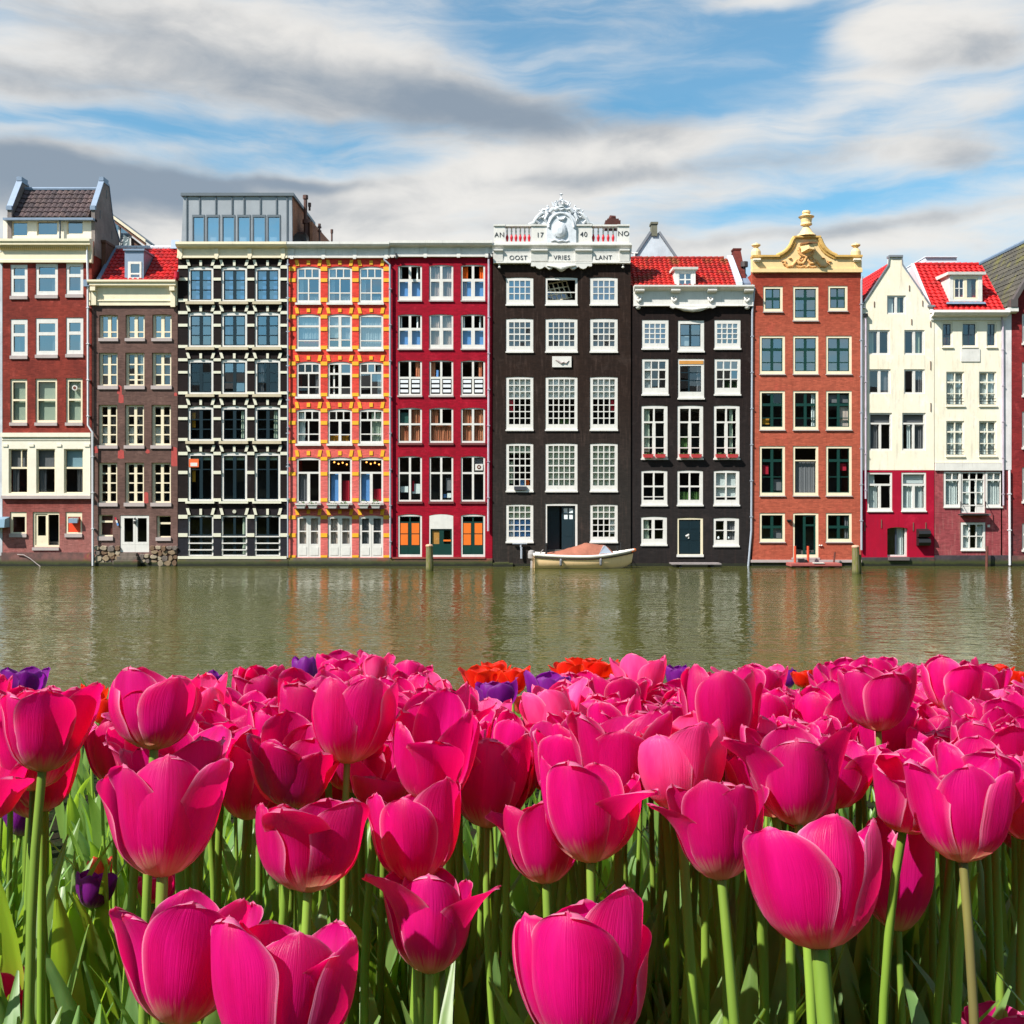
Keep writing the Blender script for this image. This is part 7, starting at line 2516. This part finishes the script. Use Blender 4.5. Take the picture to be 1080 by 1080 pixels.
def hero(cx, cy, w, h, op=.2, kind='pink', yaw=None, tilt=(0, 0), label=None, size=.074, seed=None, **kw):
    """a tulip whose head spans w by h of the photograph's pixels about (cx, cy): set at its true distance"""
    d = size * F / w
    Hh = max(.55 * w, (h - .17 * w)) / .95 / F * d
    x = (cx - 540) * d / F
    zc = CZ - (cy - HY) * d / F
    base = zc - Hh * .5
    gz = ground_z(d)
    tilt = (tilt[0], tilt[1] + .75 * math.atan((cy - HY) / F))      # the heads nod away from the path
    ax = Vector((sin(tilt[0]), sin(tilt[1]), 1)).normalized()
    x0 = x - ax.x * Hh * .5
    y0 = d - ax.y * Hh * .5
    st = base - gz
    W = size * .98 / max(1.0, .90 + .44 * max(0, op))
    sd = seed if seed is not None else int(cx * 131 + cy * 17)
    taken.append((x0, y0, size))
    boxes.append((cx, cy, w, h, d, kind in ('red', 'salmon')))
    return make_tulip((x0, y0, gz), W, Hh, st, op, yaw, tilt, kind, sd, label, fine=w > 40, stem_r=kw.pop('stem_r', .0035 + .0006 * (w > 90)) * .9, **kw)


P2 = -pi / 2      # a petal with this angle faces the camera
HEROES = [
    # cx, cy, w, h, openness, kind, yaw, tilt, label, extras
    (49, 769, 96, 98, .55, 'pink', P2, (.02, .05), 'large double looking pink tulip at far left, below the dark purple one', dict(extra=4, flares=((0, .35),))),
    (165, 749, 96, 92, .40, 'pink', P2 + .5, (.0, .05), 'big ruffled double pink tulip with upright inner petals, left of the water gap', dict(extra=5)),
    (174, 862, 124, 130, .62, 'pink', P2 + .55, (-.05, .10), 'big open pink tulip at left with wide gap between front petals and yellow base', dict(flares=((3, .5),))),
    (263, 825, 76, 84, .30, 'pink', P2 - .2, (.04, .02), 'pink tulip just right of the big open one, with pale petal tips behind', dict(flares=((2, .5),))),
    (122, 790, 58, 78, .15, 'deep', P2, (-.05, 0), 'slim pink tulip under the ruffled double one, leaning left', {}),
    (36, 832, 64, 66, .4, 'deep', P2 + .4, (0, 0), 'dark red pink tulip low at left behind three bare stems', {}),
    (26, 857, 44, 52, .1, 'purple', P2, (.1, 0), 'purple tulip at left edge below the dark red pink one', dict(size=.06)),
    (27, 722, 42, 38, .4, 'purple', P2, (0, 0), 'dark purple tulip rising behind the leftmost big pink tulip', dict(size=.065)),
    (3, 765, 44, 60, .2, 'pink', P2, (0, 0), 'pink tulip cut by the left edge beside the double looking one', {}),
    (6, 800, 40, 42, .3, 'purple', P2, (0, 0), 'lilac purple tulip cut by the left edge, upper of two', dict(size=.06)),
    (4, 836, 36, 44, .1, 'purple', P2, (0, 0), 'lilac purple tulip cut by the left edge, lower of two', dict(size=.055)),
    (98, 737, 26, 30, .5, 'red', None, (0, 0), 'small red tulip in the gap right of the leftmost big pink tulip', dict(size=.055)),
    (110, 750, 34, 32, .6, 'red', None, (0, 0), 'red tulip just left of the ruffled double pink tulip', dict(size=.06)),
    (223, 723, 22, 30, .1, 'purple', None, (.1, 0), 'purple tulip peeping out right of the ruffled double pink tulip', dict(size=.055)),
    (273, 727, 52, 50, .5, 'pink', P2, (0, 0), 'pink tulip against the water, alone left of the tall purple bud', dict(flares=((3, .3),))),
    (232, 752, 46, 46, .3, 'pink', P2, (0, 0), 'rounded pink tulip between the double one and the water gap', {}),
    (206, 738, 44, 46, .3, 'pink', P2 + .5, (0, 0), 'pink tulip partly hidden behind the ruffled double one', {}),
    (216, 795, 56, 56, .6, 'pale', P2 + .5, (0, 0), 'pale pink tulip with glossy light petals behind the big open one', dict(flares=((0, .4),))),
    (250, 775, 48, 50, .5, 'pale', P2, (0, 0), 'pale pink open tulip above the pink one with pale tips', {}),
    (368, 761, 90, 96, .30, 'pink', P2 - .5, (.02, .03), 'large pink tulip with overlapping front petal, right of the purple bud', {}),
    (453, 776, 82, 98, .38, 'pink', P2 + .25, (-.06, .04), 'large smooth pink tulip right of centre left, one narrow petal at its left', dict(flares=((5, .2),))),
    (515, 825, 84, 100, .15, 'deep', P2 + .15, (.03, .02), 'deep pink oval tulip on a bent stem near the centre', dict(flares=((5, .2),), bend=(.05, .0))),
    (328, 889, 104, 108, .22, 'deep', P2 + .7, (.02, .05), 'shadowed deep pink tulip with small pale petal tip curling out to the right', dict(flares=((5, .9),))),
    (438, 879, 96, 106, .30, 'pink', P2 - .25, (-.04, .04), 'pink tulip with bright rimmed oval front petal, above the small flared one', {}),
    (404, 806, 50, 64, .3, 'pink', P2, (0, 0), 'pink tulip with yellowish base tucked under two large ones', {}),
    (344, 822, 62, 72, .35, 'deep', P2 + .4, (0, 0), 'deep pink tulip above the shadowed one', {}),
    (322, 713, 27, 40, -.1, 'purple', P2, (.05, 0), 'tall narrow purple tulip bud standing up against the water', dict(size=.045)),
    (356, 708, 48, 42, .4, 'pink', P2, (0, 0), 'highest pink tulip right of the purple bud', {}),
    (396, 706, 40, 42, .5, 'pale', P2 + .5, (0, 0), 'pale petalled pink tulip on the skyline right of the purple bud', {}),
    (432, 716, 46, 44, .4, 'pink', P2, (0, 0), 'pink tulip on the skyline above the large smooth one', {}),
    (508, 718, 42, 34, .8, 'red', None, (0, 0), 'open red tulip left of two beside the purple tulip near centre', dict(size=.062)),
    (541, 719, 36, 34, .7, 'red', None, (0, 0), 'open red tulip right of two beside the purple tulip near centre', dict(size=.06)),
    (525, 734, 42, 38, .2, 'purple', P2, (-.1, 0), 'purple tulip in front of the two red ones near centre', dict(size=.06)),
    (552, 744, 30, 24, .8, 'salmon', None, (0, 0), 'salmon tulip right of the purple one near centre', dict(size=.055)),
    (300, 748, 54, 54, .4, 'deep', P2, (0, 0), None, {}),
    (308, 775, 56, 58, .4, 'pink', P2 + .5, (0, 0), None, {}),
    (290, 800, 50, 56, .5, 'pale', P2, (0, 0), 'pale pink tulip with white shining petal left of the deep pink one', dict(flares=((1, .6),))),
    (621, 857, 100, 110, .30, 'pink', P2 - .45, (-.02, .04), 'large pink tulip with right petal peeled far outwards, centre right', dict(flares=((1, 1.15),))),
    (574, 886, 94, 96, .55, 'deep', P2 + .4, (-.04, .06), 'wide deep pink tulip half behind the one with peeled petal', dict(flares=((4, .35),))),
    (760, 749, 88, 102, .30, 'deep', P2 + .15, (.02, .03), 'tall dark pink tulip with oval front petal, standing above the others', {}),
    (700, 797, 70, 92, .25, 'pink', P2 + .3, (.04, 0), 'pink tulip on a dark stem between the peeled one and the tall dark one', {}),
    (756, 874, 108, 112, .65, 'deep', P2 - .35, (-.05, .08), 'wide open pink tulip with flared left petal, left of the largest one', dict(flares=((5, .6),))),
    (657, 806, 60, 60, .3, 'deep', P2, (0, 0), 'dark crimson pink tulip behind the large peeled one', {}),
    (605, 732, 50, 50, .4, 'pink', P2, (0, 0), None, {}),
    (676, 715, 56, 50, .45, 'pale', P2 + .5, (0, 0), 'light pink ribbed tulip on the skyline right of centre', dict(extra=2)),
    (655, 738, 60, 54, .4, 'deep', P2, (0, 0), None, {}),
    (577, 730, 46, 42, .3, 'purple', P2, (0, 0), 'purple tulip below the two red ones right of centre', dict(size=.06)),
    (600, 711, 36, 28, .7, 'red', None, (0, 0), 'red tulip on the skyline, left of three right of centre', dict(size=.058)),
    (632, 706, 38, 28, .7, 'red', None, (0, 0), 'red tulip on the skyline, right of three right of centre', dict(size=.058)),
    (628, 790, 52, 54, .4, 'pink', P2, (0, 0), None, {}),
    (596, 790, 46, 48, .6, 'pale', P2, (0, 0), 'pale tipped pink tulip above the peeled one', dict(flares=((2, .5),))),
    (645, 756, 56, 52, .4, 'pink', P2 + .4, (0, 0), None, {}),
    (572, 778, 50, 52, .4, 'pink', P2, (0, 0), None, {}),
    (714, 716, 24, 28, .2, 'purple', None, (0, 0), 'small purple tulip left of the tall dark pink one', dict(size=.05)),
    (838, 817, 104, 112, .40, 'deep', P2 + .1, (-.03, .05), 'large pink tulip with pointed left petal and shadowed round front petal', dict(flares=((5, .75), (1, .4)))),
    (908, 790, 68, 84, .2, 'deep', P2, (0, .02), 'deep pink tulip right of the one with pointed left petal', {}),
    (1011, 857, 100, 110, .40, 'pink', P2 + .55, (.0, .03), 'large pink tulip on a brown stem near the right edge, petals parted', dict(brown=True, flares=((1, .2),))),
    (955, 822, 66, 92, .35, 'pink', P2 + .2, (-.05, 0), 'pink tulip half hidden left of the brown stemmed one', {}),
    (858, 933, 142, 140, .34, 'pink', P2 - .42, (-.02, .06), 'largest clear pink tulip at right with smooth oval left petal', dict(stem_r=.0054)),
    (946, 923, 74, 114, .10, 'pink', P2 + .4, (.06, .02), 'narrow pink tulip close behind the largest clear one', dict(size=.066)),
    (1076, 858, 60, 84, .3, 'pale', P2, (0, 0), 'light pink tulip cut by the right edge', {}),
    (1005, 723, 62, 62, .35, 'pink', P2 + .3, (0, 0), 'prominent pink tulip on the skyline near the right edge', {}),
    (925, 736, 78, 78, .4, 'deep', P2 + .2, (0, 0), 'broad deep pink tulip high at right, left of the skyline one', dict(extra=2)),
    (895, 716, 50, 48, .45, 'pink', P2, (0, 0), None, {}),
    (962, 722, 30, 36, .5, 'pale', P2, (0, 0), 'small whitish pink tulip on the skyline at right', {}),
    (1052, 750, 54, 58, .45, 'pink', P2 + .3, (0, 0), None, {}),
    (1000, 772, 62, 60, .5, 'pink', P2, (0, 0), None, {}),
    (1068, 780, 54, 56, .4, 'deep', P2, (0, 0), None, {}),
    (1058, 815, 58, 66, .35, 'deep', P2 + .3, (0, 0), None, {}),
    (1050, 712, 34, 24, .7, 'red', None, (0, 0), 'red tulip on the skyline near the right edge', dict(size=.058)),
    (521, 711, 34, 28, .7, 'red', None, (0, 0), 'red tulip rising between and behind the two near centre', dict(size=.06)),
    (616, 704, 36, 26, .7, 'red', None, (0, 0), 'red tulip on the skyline, middle of three right of centre', dict(size=.06)),
    (1072, 716, 30, 22, .7, 'red', None, (0, 0), 'red tulip cut by the right edge of the skyline', dict(size=.055)),
    (847, 716, 26, 22, .6, 'red', None, (0, 0), 'small red tulip on the skyline right of the tall dark pink one', dict(size=.05)),
    (828, 716, 22, 24, .2, 'purple', None, (0, 0), 'small purple tulip right of the tall dark pink one', dict(size=.05)),
    (808, 722, 44, 44, .5, 'pale', P2, (0, 0), 'pale pink tulip leaning on the tall dark pink one', {}),
    (876, 724, 42, 44, .4, 'pink', P2, (0, 0), None, {}),
    (196, 1014, 136, 134, .55, 'pink', P2 + .1, (.03, .05), 'big pink tulip at the bottom left, left of two touching', dict(flares=((5, .45), (4, .3)), stem_r=.0052)),
    (298, 1046, 142, 156, .30, 'pink', P2 - .35, (.02, .06), 'big pink tulip at the bottom left, right of two touching', dict(stem_r=.0052, extra=1)),
    (455, 969, 96, 114, .42, 'pink', P2 + .1, (.01, .02), 'pink tulip near the bottom with petals flared out on both sides', dict(flares=((5, 1.0), (1, .7)), size=.070)),
    (616, 1028, 146, 158, .28, 'pink', P2 + .12, (.02, .04), 'biggest pink tulip at the bottom centre, tightly cupped', dict(stem_r=.0052, extra=2)),
    (543, 1046, 62, 90, .5, 'pink', P2 - .3, (-.25, 0), 'pink tulip leaning left out from the biggest bottom centre one', {}),
    (690, 1060, 44, 60, .2, 'deep', P2, (.15, 0), 'small pink tulip peeping out right of the biggest bottom centre one', {}),
    (4, 1056, 70, 84, .5, 'pink', P2, (-.1, 0), 'pink tulip cut by the bottom left corner', dict(flares=((1, 1.0),))),
    (1062, 1092, 84, 66, .4, 'pink', P2, (0, 0), 'pink tulip cut by the bottom right corner', {}),
    (435, 1056, 25, 48, -.1, 'deep', P2, (-.12, 0), 'small closed pink bud low between stems at bottom', dict(size=.032)),
    (966, 1032, 34, 42, .2, 'deep', P2, (.0, 0), 'small red pink tulip low between stems at bottom right', dict(size=.046)),
    (1050, 1036, 38, 44, .2, 'deep', P2, (0, 0), 'small dark pink tulip low near the right edge', dict(size=.05)),
    (100, 938, 42, 42, .4, 'purple', P2, (.1, 0), 'small purple tulip on a thin stem low at left', dict(size=.05)),
    (107, 916, 26, 26, .4, 'salmon', None, (0, 0), 'tiny faded red tulip just above the small purple one', dict(size=.042)),
    (163, 937, 50, 36, .5, 'pink', P2, (0, 0), 'small pink tulip under the big open one at left', dict(size=.055)),
    (270, 896, 17, 36, -.1, 'purple', None, (0, 0), 'narrow purple bud among stems left of the shadowed deep pink one', dict(size=.028)),
    (131, 968, 18, 26, .2, 'purple', None, (0, 0), 'tiny purple tulip low behind the bottom left pair', dict(size=.03)),
]
crowd = 0
for H_ in HEROES:
    cx, cy, w, h_, op, kind, yaw, tilt, lab, kw = H_
    if lab is None:
        lab = 'pink tulip crowded in the thick of the bed'
    hero(cx, cy, w, h_, op, kind, yaw, tilt, lab, **kw)

# the crowd between and behind them: a dozen flowers, copied with their parts
protos = []
rq = random.Random(77)


def copy_tree(o, loc, rz, sc):
    c = o.copy()
    COL.objects.link(c)
    c.location = loc
    c.rotation_euler = (0, 0, rz)
    c.scale = (sc, sc, sc)
    for ch in o.children:
        k = ch.copy()
        COL.objects.link(k)
        k.parent = c
    return c


spots = []
tries = 0
while len(spots) < 195 and tries < 60000:
    tries += 1
    d = sqrt(rq.uniform(.90 ** 2, 1.74 ** 2))
    x = rq.uniform(-.52, .52) * d * 1.02
    ok = True
    for (a, b, s) in taken + spots:
        if (a - x) ** 2 + (b - d) ** 2 < (.046 if s > .05 else .036) ** 2:
            ok = False
            break
    # the open patch among the stems at the left
    px = 540 + x * F / d
    py = HY + (.245 + .10 * (d - .9)) * F / d
    wc = .07 * F / d
    if py - .55 * wc < interp(px, SKY_X, SKY_Y) - 2:
        ok = False
    for (bx0, by0, bw, bh, bd, spec) in boxes:
        if bd > d and (spec or bw > 74) and abs(bx0 - px) < (.40 if spec else .24) * (bw + wc) and py - .5 * wc < by0 + (.2 if spec else .0) * bh and py + .6 * wc > by0 - .5 * bh:
            ok = False
            break
    if 55 < px < 150 and d < 1.5:
        ok = False
    if ok:
        spots.append((x, d, .07))
print('crowd', len(spots), tries)
kinds = ['pink', 'pink', 'deep', 'pink', 'pale', 'deep', 'pink', 'pink', 'deep', 'pink', 'pale', 'pink']
for i, (x, d, s) in enumerate(spots):
    zt = CZ - .245 - .10 * (d - .9) + rq.gauss(0, .012)      # where the head's middle stands
    gz = ground_z(d)
    if i < 24:
        Hh = rq.uniform(.062, .078)
        st = zt - Hh / 2 - gz
        r = make_tulip((x, d, gz), rq.uniform(.056, .070), Hh, st, rq.uniform(-.1, .75), None, (rq.uniform(-.2, .2), rq.uniform(-.05, .25)), kinds[i % 12], 900 + i,
                       'pink tulip crowded in the thick of the bed', fine=False, flares=((rq.randrange(6), rq.uniform(0, .8)),), extra=rq.choice((0, 0, 0, 1, 2)), stem_r=.004)
        protos.append((r, st + Hh / 2))
    else:
        p, hh = protos[rq.randrange(len(protos))]
        sc = max(.88, min(1.12, (zt - gz) / hh))
        copy_tree(p, (x, d, zt - hh * sc), rq.uniform(0, 6.28), sc)

# low leaves and grass between the stems
rl = random.Random(5)
vs, fs = [], []
for k in range(2300):
    y = sqrt(rl.uniform(.72 ** 2, 4.3 ** 2)) if k % 2 else sqrt(rl.uniform(.72 ** 2, 2.2 ** 2))
    x = rl.uniform(-.62, .62) * (y + .15)
    L = rl.uniform(.18, .38) * (1.0 if y < 1.5 else .62)
    a, f, _ = leaf_blade(rl, L, rl.uniform(.009, .026), rl.uniform(.1, .95), rl.uniform(0, 6.28), 7)
    b = len(vs)
    gz = ground_z(y)
    vs += [(p + x, q + y, r + gz - .01) for p, q, r in a]
    fs += [tuple(i + b for i in t) for t in f]
lm = mesh_obj('foliage', vs, fs, green_mat('bed foliage', (.21, .34, .08), (.14, .25, .06), (.42, .64, .04), .42, .4, .55), smooth=True)
tag(lm, 'low blue green tulip leaves filling the bed between the stems', 'foliage', kind='stuff')
